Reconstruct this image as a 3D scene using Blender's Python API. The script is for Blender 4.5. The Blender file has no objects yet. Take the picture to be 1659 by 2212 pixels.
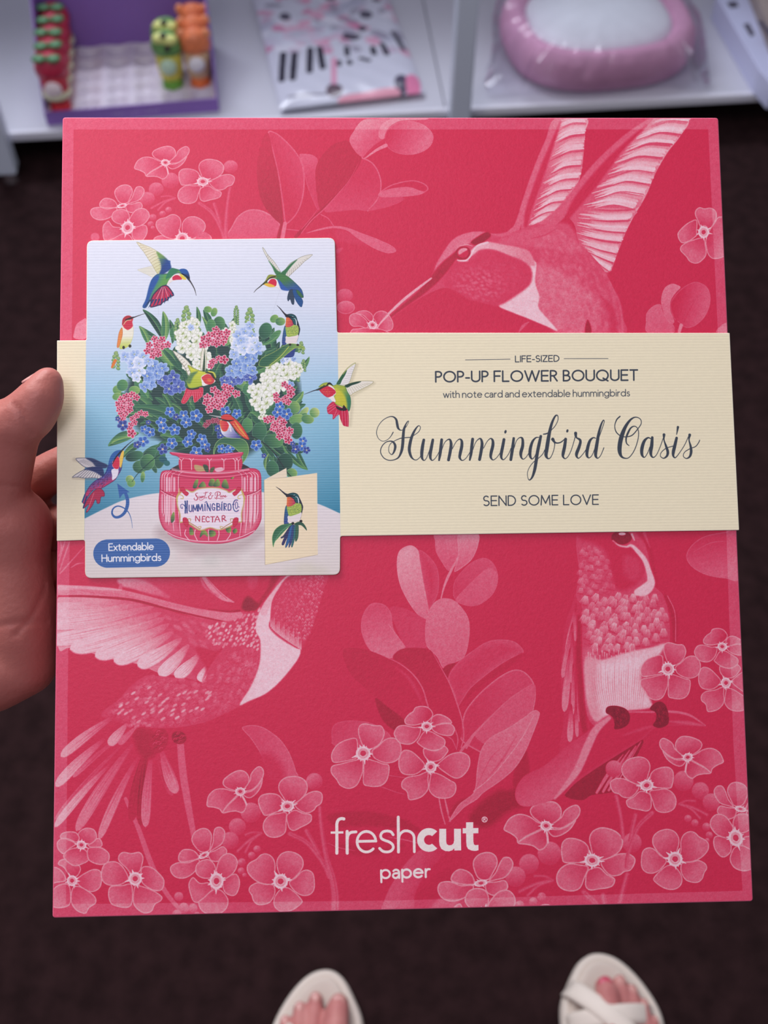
import bpy, bmesh, math, random
import numpy as np
from mathutils import Vector, Matrix

scene = bpy.context.scene
D2R = math.pi / 180

# ------------------------------------------------------------------ camera: a phone held 1.3 m above the floor, looking down
FPX, CX, CY, CAM_H, PITCH = 2300., 829.5, 1106., 1.30, 54.5
cam_data = bpy.data.cameras.new('camera')
cam = bpy.data.objects.new('camera', cam_data)
scene.collection.objects.link(cam)
cam.location = (0, 0, CAM_H)
cam.rotation_euler = ((90 - PITCH) * D2R, 0, 0)
cam_data.sensor_fit = 'VERTICAL'
cam_data.sensor_height = 36.
cam_data.lens = FPX / 2212. * 36.
cam_data.clip_start = .02
cam_data.dof.use_dof = True
cam_data.dof.focus_distance = .42
cam_data.dof.aperture_fstop = 11.
scene.camera = cam

# ------------------------------------------------------------------ light: cool daylight haze of the shop, ceiling panels ahead
world = bpy.data.worlds.new('world')
scene.world = world
world.use_nodes = True
world.node_tree.nodes['Background'].inputs[0].default_value = (.88, .88, 1., 1)
world.node_tree.nodes['Background'].inputs[1].default_value = .25


def area(name, loc, target, size, power, col):
    l = bpy.data.lights.new(name, 'AREA')
    l.shape = 'RECTANGLE'; l.size, l.size_y = size; l.energy = power; l.color = col
    o = bpy.data.objects.new(name, l)
    scene.collection.objects.link(o)
    o.location = loc
    o.rotation_euler = (Vector(target) - Vector(loc)).to_track_quat('-Z', 'Y').to_euler()
    return o


area('ceiling_panel_light', (-.50, .84, 1.62), (0, .25, 1), (.8, .4), 9.2, (1., .96, .95))
area('overhead_lamp', (-.42, -.10, 2.25), (-.1, .3, 1.1), (.5, .5), 4.0, (.98, .90, 1.10))
area('window_light', (-.6, 3.6, 2.3), (0, 2., .2), (2.4, 1.4), 138, (.86, .89, 1.))

scene.view_settings.view_transform = 'Standard'
scene.view_settings.look = 'None'
scene.view_settings.exposure = .46
scene.view_settings.gamma = 1.
scene.view_settings.use_curve_mapping = False

# ------------------------------------------------------------------ geometry of the view: pixel of the photograph -> point of the place
CAM = Vector((0, 0, CAM_H))
RM = Matrix.Rotation((90 - PITCH) * D2R, 3, 'X')


def ray(x, y):
    """direction with unit depth along the camera axis"""
    return RM @ Vector(((x - CX) / FPX, -(y - CY) / FPX, -1.))


def at(x, y, z):
    """point at height z seen at the pixel"""
    d = ray(x, y)
    return CAM + d * ((z - CAM_H) / d.z)


def deep(x, y, d):
    return CAM + ray(x, y) * d


def on_plane(x, y, o, n):
    d = ray(x, y)
    return CAM + d * ((o - CAM).dot(n) / d.dot(n))


# ------------------------------------------------------------------ object helpers
def link(o, parent=None):
    scene.collection.objects.link(o)
    if parent:
        o.parent = parent
        o.matrix_parent_inverse = parent.matrix_world.inverted()
    return o


def tag(o, label=None, cat=None, group=None, kind=None):
    for k, v in (('label', label), ('category', cat), ('group', group), ('kind', kind)):
        if v:
            o[k] = v
    return o


def empty(name, loc, label, cat, group=None, rz=0.):
    o = bpy.data.objects.new(name, None)
    o.location = loc
    o.rotation_euler = (0, 0, rz)
    o.empty_display_size = .02
    scene.collection.objects.link(o)
    o.matrix_world = Matrix.Translation(Vector(loc)) @ Matrix.Rotation(rz, 4, 'Z')
    return tag(o, label, cat, group)


def mesh(name, verts, faces, mat, parent=None, smooth=False, uvs=None, mats=None, local=False):
    """verts in world space unless local (then in the parent's space)"""
    me = bpy.data.meshes.new(name)
    bpy.context.view_layer.update()
    V = [Vector(v) for v in verts]
    if parent is not None and not local:
        inv = parent.matrix_world.inverted()
        V = [inv @ v for v in V]
    me.from_pydata([tuple(v) for v in V], [], faces)
    for m in ([mat] if not isinstance(mat, (list, tuple)) else mat):
        me.materials.append(m)
    if mats:
        me.polygons.foreach_set('material_index', mats)
    if uvs is not None:
        uv = me.uv_layers.new(name='sheet')
        for p in me.polygons:
            for li in p.loop_indices:
                uv.data[li].uv = uvs[me.loops[li].vertex_index]
    me.update()
    if smooth:
        me.polygons.foreach_set('use_smooth', [True] * len(me.polygons))
    o = bpy.data.objects.new(name, me)
    scene.collection.objects.link(o)
    if parent is not None:
        o.parent = parent
    return o


def bm_obj(name, bm, mat, parent=None, smooth=True, world=False):
    if world and parent is not None:
        bpy.context.view_layer.update()
        bm.transform(parent.matrix_world.inverted())
    me = bpy.data.meshes.new(name)
    bmesh.ops.recalc_face_normals(bm, faces=bm.faces)
    bm.to_mesh(me); bm.free()
    me.materials.append(mat)
    if smooth:
        me.polygons.foreach_set('use_smooth', [True] * len(me.polygons))
    o = bpy.data.objects.new(name, me)
    scene.collection.objects.link(o)
    if parent is not None:
        o.parent = parent
    return o


def material(name, col, rough=.6, bump=0., bscale=200., var=0., metal=0., sss=0., spec=.5, coat=0., vscale=None, tint=None):
    m = bpy.data.materials.new(name)
    m.use_nodes = True
    nt = m.node_tree
    b = nt.nodes['Principled BSDF']
    b.inputs['Base Color'].default_value = (*col, 1)
    b.inputs['Roughness'].default_value = rough
    b.inputs['Metallic'].default_value = metal
    b.inputs['Specular IOR Level'].default_value = spec
    b.inputs['Coat Weight'].default_value = coat
    if sss:
        b.inputs['Subsurface Weight'].default_value = sss
        b.inputs['Subsurface Radius'].default_value = (1., .35, .2)
        b.inputs['Subsurface Scale'].default_value = .006
    tc = nt.nodes.new('ShaderNodeTexCoord')
    n = nt.nodes.new('ShaderNodeTexNoise')
    n.inputs['Scale'].default_value = bscale
    n.inputs['Detail'].default_value = 4
    nt.links.new(tc.outputs['Object'], n.inputs['Vector'])
    if bump:
        bp = nt.nodes.new('ShaderNodeBump')
        bp.inputs['Strength'].default_value = bump
        bp.inputs['Distance'].default_value = .3 / bscale
        nt.links.new(n.outputs['Fac'], bp.inputs['Height'])
        nt.links.new(bp.outputs['Normal'], b.inputs['Normal'])
    if var or tint:
        n2 = nt.nodes.new('ShaderNodeTexNoise')
        n2.inputs['Scale'].default_value = vscale or bscale * .3
        n2.inputs['Detail'].default_value = 5
        nt.links.new(tc.outputs['Object'], n2.inputs['Vector'])
        cr = nt.nodes.new('ShaderNodeValToRGB')
        cr.color_ramp.elements[0].position = .32; cr.color_ramp.elements[1].position = .68
        a = tint or tuple(c * (1 - var) for c in col)
        c2 = tuple(min(1, c * (1 + var)) for c in col) if not tint else col
        cr.color_ramp.elements[0].color = (*a, 1)
        cr.color_ramp.elements[1].color = (*c2, 1)
        nt.links.new(n2.outputs['Fac'], cr.inputs['Fac'])
        nt.links.new(cr.outputs['Color'], b.inputs['Base Color'])
    return m


def s2l(r, g, b):
    """display colour 0-255 -> linear"""
    return tuple(((c / 255.) / 12.92 if c <= 10 else ((c / 255. + .055) / 1.055) ** 2.4) for c in (r, g, b))


def tri_box(o, ax, ay, az):
    """8 corners and faces of a parallelepiped"""
    v = [o + ax * i + ay * j + az * k for k in (0, 1) for j in (0, 1) for i in (0, 1)]
    return v, [(0, 2, 3, 1), (4, 5, 7, 6), (0, 1, 5, 4), (2, 6, 7, 3), (0, 4, 6, 2), (1, 3, 7, 5)]


def bevel(o, w, seg=2):
    m = o.modifiers.new('bevel', 'BEVEL')
    m.width = w; m.segments = seg; m.limit_method = 'ANGLE'; m.angle_limit = .6
    return o
# ------------------------------------------------------------------ print raster: draws the flat print of the box, sleeve and packet
def _smooth(p, closed, n):
    p = np.asarray(p, float)
    m = len(p)
    if m < 3 or n < 2:
        return p
    if closed:
        q = np.vstack([p[-1:], p, p[:2]])
    else:
        q = np.vstack([2 * p[:1] - p[1:2], p, 2 * p[-1:] - p[-2:-1]])
    t = (np.arange(n) / n)[:, None]
    out = []
    segs = m if closed else m - 1
    for i in range(segs):
        a, b, c, d = q[i], q[i + 1], q[i + 2], q[i + 3]
        out.append(0.5 * (2 * b + (c - a) * t + (2 * a - 5 * b + 4 * c - d) * t * t + (3 * b - a - 3 * c + d) * t ** 3))
    if not closed:
        out.append(p[-1:])
    return np.vstack(out)


class Canvas:
    """float canvas; points are given in a local frame -> photograph pixels -> sheet -> texels"""

    def __init__(s, W, H, nch, px2tex, dens, base):
        s.W, s.H, s.n = W, H, nch
        s.a = np.empty((H, W, nch), np.float32)
        s.a[:] = base
        s.P, s.dens = px2tex, dens
        s.o = (0., 0.); s.z = 1.; s.A = None; s.k = dens
        s.al = 1.0

    def zoom(s, x0, y0, z, A=None):
        s.o = (x0, y0); s.z = z; s.A = A
        s.k = s.dens / z
        if A is not None:
            s.k *= math.sqrt(abs(A[0][0] * A[1][1] - A[0][1] * A[1][0]))
        return s

    def T(s, p):
        p = np.asarray(p, float)[:, :2] / s.z + s.o
        if s.A is not None:
            A = np.asarray(s.A)
            p = p @ A[:, :2].T + A[:, 2]
        return s.P(p)

    def _win(s, x0, y0, x1, y1):
        return max(0, int(x0)), max(0, int(y0)), min(s.W, int(x1) + 2), min(s.H, int(y1) + 2)

    def _sd(s, p, reach):
        """signed distance (positive inside, clipped to reach) in texels"""
        x0, y0, x1, y1 = s._win(p[:, 0].min() - 2, p[:, 1].min() - 2, p[:, 0].max() + 2, p[:, 1].max() + 2)
        if x1 <= x0 or y1 <= y0:
            return None
        d2 = np.full((y1 - y0, x1 - x0), reach * reach, np.float32)
        ins = np.zeros(d2.shape, bool)
        q = np.roll(p, -1, 0)
        for (ax, ay), (bx, by) in zip(p, q):
            u0 = max(x0, int(min(ax, bx) - reach)); u1 = min(x1, int(max(ax, bx) + reach) + 2)
            v0 = max(y0, int(min(ay, by) - reach)); v1 = min(y1, int(max(ay, by) + reach) + 2)
            ex, ey = bx - ax, by - ay
            L = ex * ex + ey * ey
            if u1 > u0 and v1 > v0 and L > 1e-9:
                X = np.arange(u0, u1, dtype=np.float32)[None, :] - ax
                Y = np.arange(v0, v1, dtype=np.float32)[:, None] - ay
                t = np.clip((X * ex + Y * ey) / L, 0, 1)
                dd = (X - t * ex) ** 2 + (Y - t * ey) ** 2
                w = d2[v0 - y0:v1 - y0, u0 - x0:u1 - x0]
                np.minimum(w, dd, out=w)
            lo, hi = (ay, by) if ay < by else (by, ay)
            r0 = max(y0, math.ceil(lo)); r1 = min(y1, math.ceil(hi))
            if r1 > r0 and hi > lo:
                yy = np.arange(r0, r1, dtype=np.float32)
                xi = ax + (yy - ay) * ex / ey
                ins[r0 - y0:r1 - y0] ^= (np.arange(x0, x1, dtype=np.float32)[None, :] < xi[:, None])
        d = np.sqrt(d2)
        return x0, y0, x1, y1, np.where(ins, d, -d)

    def _grad(s, g, c0, x0, y0, x1, y1):
        (a, b) = s.T([g[0], g[1]])
        e = b - a
        L = max(e @ e, 1e-6)
        X = np.arange(x0, x1, dtype=np.float32)[None, :] - a[0]
        Y = np.arange(y0, y1, dtype=np.float32)[:, None] - a[1]
        t = np.clip((X * e[0] + Y * e[1]) / L, 0, 1)[..., None]
        return np.asarray(c0, np.float32) * (1 - t) + np.asarray(g[2], np.float32) * t

    def fill(s, pts, c, a=1., rim=None, soft=.5, g=None, n=5, core=None, closed=True, holes=None):
        """rim=(colour,width,alpha): line following the inside of the outline. core=(colour,reach): blends towards colour away from the edge"""
        p = s.T(_smooth(pts, True, n) if n > 1 else pts)
        reach = max(3., soft * s.k * 1.5 if soft > 1 else 3., (rim[1] * s.k * 2 if rim else 0), (core[1] * s.k * 1.2 if core else 0))
        r = s._sd(p, reach)
        if r is None:
            return
        x0, y0, x1, y1, d = r
        sf = .5 if soft <= 1 else soft * s.k
        m = np.clip(.5 + d / (2 * sf), 0, 1) * a * s.al
        if sf > .6:
            m = m * m * (3 - 2 * m)
        col = s._grad(g, c, x0, y0, x1, y1) if g is not None else np.broadcast_to(np.asarray(c, np.float32), d.shape + (s.n,))
        if core:
            t = np.clip(d / (core[1] * s.k), 0, 1)[..., None]
            t = t * t * (3 - 2 * t)
            col = col * (1 - t) + np.asarray(core[0], np.float32) * t
        if rim:
            w = rim[1] * s.k
            t = (np.clip(1.5 - d / w, 0, 1) * rim[2])[..., None]
            col = col * (1 - t) + np.asarray(rim[0], np.float32) * t
        w = s.a[y0:y1, x0:x1]
        m = m[..., None]
        w *= 1 - m
        w += col * m

    def line(s, pts, w, c, a=1., n=5, soft=.5, c2=None):
        """stroke; pts (x,y) or (x,y,width) in local units"""
        pts = np.asarray(pts, float)
        ww = pts[:, 2] if pts.shape[1] > 2 else np.full(len(pts), float(w)) if np.isscalar(w) else np.interp(np.linspace(0, 1, len(pts)), np.linspace(0, 1, len(w)), w)
        q = np.column_stack([pts[:, :2], ww])
        q = _smooth(q, False, n)
        p = s.T(q)
        R = np.maximum(q[:, 2] * s.k / 2, .2)
        sf = .5 if soft <= 1 else soft * s.k
        pad = R.max() + 2 + 2 * sf
        x0, y0, x1, y1 = s._win(p[:, 0].min() - pad, p[:, 1].min() - pad, p[:, 0].max() + pad, p[:, 1].max() + pad)
        if x1 <= x0 or y1 <= y0:
            return
        m = np.zeros((y1 - y0, x1 - x0), np.float32)
        for i in range(len(p) - 1):
            (ax, ay), (bx, by) = p[i], p[i + 1]
            ra, rb = R[i], R[i + 1]
            pr = max(ra, rb) + 1 + 2 * sf
            u0 = max(x0, int(min(ax, bx) - pr)); u1 = min(x1, int(max(ax, bx) + pr) + 2)
            v0 = max(y0, int(min(ay, by) - pr)); v1 = min(y1, int(max(ay, by) + pr) + 2)
            if u1 <= u0 or v1 <= v0:
                continue
            ex, ey = bx - ax, by - ay
            X = np.arange(u0, u1, dtype=np.float32)[None, :] - ax
            Y = np.arange(v0, v1, dtype=np.float32)[:, None] - ay
            t = np.clip((X * ex + Y * ey) / max(ex * ex + ey * ey, 1e-9), 0, 1)
            d = ra + (rb - ra) * t - np.sqrt((X - t * ex) ** 2 + (Y - t * ey) ** 2)
            cv = np.clip(.5 + d / (2 * sf), 0, 1)
            r_ = ra + (rb - ra) * t
            cv *= np.minimum(1, r_ * 2)
            w_ = m[v0 - y0:v1 - y0, u0 - x0:u1 - x0]
            np.maximum(w_, cv, out=w_)
        if c2 is not None:
            c = s._grad((pts[0, :2], pts[-1, :2], c2), c, x0, y0, x1, y1)
        m = (m * (a * s.al))[..., None]
        w_ = s.a[y0:y1, x0:x1]
        w_ *= 1 - m
        w_ += np.asarray(c, np.float32) * m

    def ell(s, x, y, rx, ry=None, rot=0, c=0, **k):
        ry = ry or rx
        t = np.linspace(0, 2 * np.pi, 17)[:-1]
        r = math.radians(rot)
        X, Y = rx * np.cos(t), ry * np.sin(t)
        s.fill(np.column_stack([x + X * math.cos(r) - Y * math.sin(r), y + X * math.sin(r) + Y * math.cos(r)]), c, n=3, **k)


def affine3(src, dst):
    S = np.column_stack([np.asarray(src, float), np.ones(3)])
    return np.linalg.solve(S, np.asarray(dst, float)).T


def inside(poly, x, y):
    c = False
    n = len(poly)
    for i in range(n):
        x1, y1 = poly[i][:2]; x2, y2 = poly[(i + 1) % n][:2]
        if (y1 > y) != (y2 > y) and x < (x2 - x1) * (y - y1) / (y2 - y1) + x1:
            c = not c
    return c


def scatter(poly, step, seed, jit=.5):
    R = random.Random(seed)
    xs = [p[0] for p in poly]; ys = [p[1] for p in poly]
    y = min(ys); row = 0
    out = []
    while y < max(ys):
        x = min(xs) + (step / 2 if row % 2 else 0)
        while x < max(xs):
            X = x + R.uniform(-jit, jit) * step; Y = y + R.uniform(-jit, jit) * step
            if inside(poly, X, Y):
                out.append((X, Y, R.random(), R.random()))
            x += step
        y += step * .8; row += 1
    return out


# ---- lettering drawn with a pen of even width; units: capital height = 1, y up
def _arc(cx, cy, rx, ry, a0, a1, n=14):
    t = np.radians(np.linspace(a0, a1, n))
    return [(cx + rx * math.cos(v), cy + ry * math.sin(v)) for v in t]


XH = .66
def _o(cx, r=.33, ry=.33): return _arc(cx, ry, r, ry, 0, 360, 26)
GLYPH = {
    'L': (.46, [[(0, 1), (0, 0), (.46, 0)]]), 'I': (0, [[(0, 1), (0, 0)]]), 'F': (.46, [[(.46, 1), (0, 1), (0, 0)], [(0, .52), (.42, .52)]]),
    'E': (.5, [[(.5, 1), (0, 1), (0, 0), (.5, 0)], [(0, .52), (.46, .52)]]), '-': (.26, [[(0, .36), (.26, .36)]]),
    'S': (.5, [_arc(.25, .75, .22, .25, 40, 250, 12) + _arc(.25, .26, .25, .26, 70, -140, 14)]),
    'Z': (.56, [[(0, 1), (.56, 1), (0, 0), (.58, 0)]]), 'D': (.64, [[(0, 0), (0, 1), (.2, 1)] + _arc(.2, .5, .44, .5, 80, -80, 16) + [(.2, 0), (0, 0)]]),
    'P': (.44, [[(0, 0), (0, 1), (.2, 1)] + _arc(.2, .74, .24, .26, 80, -80, 10) + [(.2, .48), (0, .48)]]),
    'O': (.88, [_arc(.44, .5, .44, .5, 0, 360, 30)]), 'U': (.62, [[(0, 1), (0, .32)] + _arc(.31, .31, .31, .31, 180, 360, 14) + [(.62, 1)]]),
    'W': (1.1, [[(0, 1), (.28, 0), (.55, 1), (.82, 0), (1.1, 1)]]),
    'R': (.5, [[(0, 0), (0, 1), (.2, 1)] + _arc(.2, .75, .25, .25, 80, -80, 10) + [(.2, .5), (0, .5)], [(.22, .5), (.5, 0)]]),
    'B': (.5, [[(0, 0), (0, 1), (.2, 1)] + _arc(.2, .765, .22, .235, 80, -80, 9) + [(0, .53)], [(.2, .53)] + _arc(.22, .265, .27, .265, 80, -80, 10) + [(0, 0)]]),
    'Q': (.9, [_arc(.44, .5, .44, .5, 0, 360, 30), [(.5, .22), (.86, -.04)]]), 'T': (.56, [[(0, 1), (.56, 1)], [(.28, 1), (.28, 0)]]),
    'N': (.64, [[(0, 0), (0, 1), (.64, 0), (.64, 1)]]), 'M': (.8, [[(0, 0), (.06, 1), (.4, .18), (.74, 1), (.8, 0)]]), 'V': (.68, [[(0, 1), (.34, 0), (.68, 1)]]),
    'H': (.62, [[(0, 0), (0, 1)], [(.62, 0), (.62, 1)], [(0, .53), (.62, .53)]]), 'C': (.66, [_arc(.44, .5, .44, .5, 50, 310, 22)]),
    'G': (.78, [_arc(.44, .5, .44, .5, 50, 335, 22) + [(.82, .46), (.5, .46)]]), 'A': (.7, [[(0, 0), (.35, 1), (.7, 0)], [(.12, .34), (.58, .34)]]),
    '.': (0, [[(0, 0), (0, .04)]]),
    'a': (.42, [[(.04, .56)] + _arc(.21, .44, .2, .22, 120, 0, 8) + [(.41, 0)], [(.41, .38), (.22, .37)] + _arc(.18, .18, .18, .19, 100, 290, 12) + [(.36, .1), (.41, .2)]]),
    'b': (.58, [[(0, 1.04), (0, 0)], _o(.29, .29)]), 'c': (.44, [_arc(.3, .33, .3, .33, 50, 310, 18)]), 'd': (.58, [[(.58, 1.04), (.58, 0)], _o(.29, .29)]),
    'e': (.58, [[(0, .36), (.58, .36)] + _arc(.29, .33, .29, .33, 6, 318, 22)]), 'f': (.3, [[(.34, 1.03), (.24, 1.05), (.14, .98), (.12, .86), (.12, 0)], [(0, .64), (.3, .64)]]),
    'g': (.58, [_o(.29, .29), [(.58, .66), (.58, -.02)] + _arc(.3, -.02, .28, .27, 0, -150, 12)]),
    'h': (.46, [[(0, 1.04), (0, 0)], [(0, .38)] + _arc(.23, .42, .23, .24, 170, 0, 10) + [(.46, 0)]]),
    'i': (0, [[(0, .64), (0, 0)], [(0, .93), (0, .96)]]), 'l': (0, [[(0, 1.04), (0, 0)]]),
    'm': (.8, [[(0, .64), (0, 0)], [(0, .38)] + _arc(.2, .44, .2, .22, 170, 0, 10) + [(.4, 0)], [(.4, .38)] + _arc(.6, .44, .2, .22, 170, 0, 10) + [(.8, 0)]]),
    'n': (.46, [[(0, .64), (0, 0)], [(0, .38)] + _arc(.23, .42, .23, .24, 170, 0, 10) + [(.46, 0)]]), 'o': (.64, [_o(.32, .32)]),
    'p': (.58, [[(0, .64), (0, -.32)], _o(.29, .29)]), 'r': (.26, [[(0, .64), (0, 0)], [(0, .4), (.06, .56), (.16, .64), (.27, .63)]]),
    's': (.34, [_arc(.18, .49, .15, .16, 40, 250, 10) + _arc(.17, .17, .17, .17, 70, -140, 12)]),
    't': (.3, [[(.12, .86), (.12, .14), (.17, .02), (.3, .02)], [(0, .64), (.29, .64)]]), 'u': (.46, [[(0, .64), (0, .24)] + _arc(.23, .24, .23, .24, 180, 360, 10) + [(.46, .64)], [(.46, .3), (.46, 0)]]),
    'w': (.76, [[(0, .64), (.2, 0), (.38, .64), (.56, 0), (.76, .64)]]), 'x': (.46, [[(0, .64), (.46, 0)], [(.46, .64), (0, 0)]]),
}


def text(cv, word, x0, y0, x1, y1, h, w, c, gap=.2, space=.46, arch=0, serif=0, a=1.):
    """word from (x0,y0) to (x1,y1) along its baseline, capitals h high, pen width w (photograph pixels)"""
    adv = 0; items = []
    for ch in word:
        if ch == ' ':
            adv += space - gap
            continue
        gw, st = GLYPH[ch]
        items.append((adv, st)); adv += gw + gap
    total = adv - gap
    ex, ey = x1 - x0, y1 - y0
    L = math.hypot(ex, ey); ux, uy = ex / L, ey / L
    sx = L / total
    for off, st in items:
        for pl in st:
            pts = []
            for (gx, gy) in pl:
                t = (off + gx) * sx
                ar = -arch * (1 - (2 * t / L - 1) ** 2)
                pts.append((x0 + ux * t + uy * gy * h, y0 + uy * t - ux * gy * h + ar))
            cv.line(pts, w, c, n=1, a=a)
            if serif:
                for e, f in ((0, 1), (-1, -2)):
                    X, Y = pts[e]
                    if len(pl) < 8 and abs(pl[e][0] - pl[f][0]) < .4:
                        cv.line([(X - serif, Y), (X + serif, Y)], w * .6, c, n=1, a=a)
# ------------------------------------------------------------------ printed artwork of the pink box (one tone channel, 0 = ground ink)
def petal(cv, pts, v=.11, e=.38, rim=.72, rw=10., cx=None):
    d = np.asarray(pts, float)
    w = rw
    if cx is not None:
        far = d[np.argmax(((d - cx) ** 2).sum(1))]
        g = (cx, tuple(far * .75 + np.asarray(cx) * .25), e)
        cv.fill(pts, v - .1, a=.95, g=g, rim=(rim, w * .68, .85), n=5)
    else:
        cv.fill(pts, (v + e) / 2, a=.95, rim=(rim, w * .55, .8), n=5)


def heart(cv, cx, cy, rx, ry, rot=0, u=1., seed=1):
    R = random.Random(seed)
    r = math.radians(rot)
    for i in range(13):
        t = i * 2 * math.pi / 13 + R.uniform(-.2, .2)
        k = R.uniform(1.1, 1.4) if i % 3 else R.uniform(1.45, 1.85)
        p = []
        for q in (.8, k):
            X, Y = rx * q * math.cos(t), ry * q * math.sin(t)
            p.append((cx + X * math.cos(r) - Y * math.sin(r), cy + X * math.sin(r) + Y * math.cos(r)))
        cv.line(p, (min(rx, ry) * .42, min(rx, ry) * .08), .93, n=1)
    cv.ell(cx, cy, rx * 1.12, ry * 1.12, rot, c=.93)
    cv.ell(cx, cy, rx * .8, ry * .8, rot, c=.62)
    cv.ell(cx, cy, rx * .44, ry * .44, rot, c=.08)
    cv.line([(cx - rx * .5, cy + ry * .3), (cx, cy + ry * .55), (cx + rx * .5, cy + ry * .2)], min(rx, ry) * .12, .8)


def bloom(cv, c, petals, r, rot=0, rw=10., seed=1):
    for p in petals:
        petal(cv, p, rw=rw, cx=c)
    heart(cv, c[0], c[1], r[0], r[1], rot, seed=seed)


FA = [((425, 812), [
    [(440, 800), (520, 700), (530, 640), (560, 590), (610, 550), (650, 560), (672, 600), (665, 660), (620, 730), (560, 790), (490, 810)],
    [(450, 830), (540, 800), (600, 750), (650, 680), (660, 690), (640, 770), (590, 840), (530, 880), (480, 870)],
    [(425, 812), (300, 785), (245, 740), (250, 690), (290, 650), (350, 610), (420, 587), (480, 605), (515, 650), (520, 710), (480, 775)],
    [(425, 812), (340, 800), (250, 778), (160, 790), (95, 850), (75, 930), (85, 970), (150, 980), (210, 1000), (240, 1035), (290, 960), (370, 880)],
    [(425, 830), (370, 880), (290, 955), (240, 1020), (250, 1040), (320, 1025), (380, 1020), (440, 1035), (480, 1000), (490, 940), (460, 880)]], (46, 38), 0)]
FB = [((915, 965), [
    [(915, 930), (860, 860), (822, 790), (830, 720), (890, 665), (980, 650), (1060, 665), (1115, 715), (1125, 790), (1090, 860), (1010, 930)],
    [(870, 1000), (800, 1030), (690, 1065), (650, 1030), (615, 950), (612, 890), (650, 845), (730, 828), (810, 840), (860, 890)],
    [(990, 1000), (1080, 1035), (1160, 1050), (1168, 1110), (1130, 1150), (1060, 1185), (990, 1220), (940, 1205), (915, 1150), (905, 1060)],
    [(990, 950), (1060, 880), (1130, 825), (1210, 803), (1270, 825), (1283, 880), (1265, 940), (1220, 970), (1190, 1010), (1120, 1040), (1040, 1010)],
    [(905, 1030), (820, 1035), (730, 1055), (670, 1120), (660, 1200), (700, 1270), (770, 1293), (850, 1275), (900, 1225), (905, 1130)]], (62, 50), -8)]
FE = [((845, 1745), [
    [(800, 1760), (700, 1780), (590, 1745), (510, 1670), (492, 1600), (520, 1550), (590, 1510), (640, 1465), (700, 1455), (760, 1490), (790, 1560), (790, 1650)],
    [(840, 1690), (805, 1600), (805, 1520), (850, 1455), (930, 1430), (1020, 1455), (1075, 1510), (1080, 1590), (1030, 1670), (950, 1740), (900, 1730)],
    [(930, 1760), (1000, 1700), (1060, 1640), (1120, 1622), (1180, 1655), (1200, 1740), (1195, 1830), (1150, 1885), (1070, 1895), (990, 1850)],
    [(770, 1780), (680, 1770), (600, 1755), (530, 1790), (512, 1840), (540, 1890), (560, 1950), (610, 1990), (690, 1985), (750, 1950), (790, 1860)],
    [(860, 1810), (800, 1870), (770, 1940), (780, 2010), (830, 2055), (900, 2065), (980, 2040), (1060, 1980), (1070, 1940), (1010, 1870), (930, 1810)]], (68, 68), 0)]
FC = [((1335, 1240), [
    [(1370, 1225), (1440, 1190), (1500, 1160), (1540, 1210), (1480, 1290), (1400, 1290)],
    [(1310, 1215), (1250, 1160), (1225, 1100), (1250, 1040), (1310, 1003), (1370, 1010), (1405, 1060), (1400, 1130), (1380, 1200)],
    [(1385, 1205), (1410, 1130), (1415, 1060), (1430, 1005), (1475, 990), (1515, 1020), (1520, 1070), (1495, 1140), (1440, 1180)],
    [(1290, 1270), (1200, 1300), (1110, 1300), (1045, 1335), (1045, 1390), (1090, 1435), (1160, 1443), (1230, 1410), (1290, 1340)],
    [(1290, 1265), (1200, 1297), (1120, 1295), (1112, 1240), (1150, 1190), (1220, 1187), (1270, 1215)]], (44, 22), -28)]
FD = [((1445, 1465), [
    [(1500, 1450), (1600, 1400), (1640, 1430), (1650, 1500), (1620, 1580), (1570, 1595), (1510, 1555)],
    [(1380, 1480), (1300, 1480), (1240, 1430), (1200, 1490), (1215, 1580), (1250, 1650), (1330, 1640), (1410, 1560)],
    [(1400, 1440), (1320, 1440), (1265, 1400), (1265, 1330), (1310, 1285), (1380, 1275), (1430, 1320), (1440, 1390)],
    [(1440, 1400), (1450, 1320), (1485, 1250), (1550, 1220), (1610, 1250), (1632, 1310), (1600, 1390), (1530, 1445), (1490, 1440)],
    [(1410, 1540), (1330, 1610), (1285, 1650), (1310, 1720), (1380, 1762), (1460, 1760), (1530, 1710), (1550, 1640), (1530, 1590), (1480, 1540)]], (54, 64), 0)]
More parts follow.
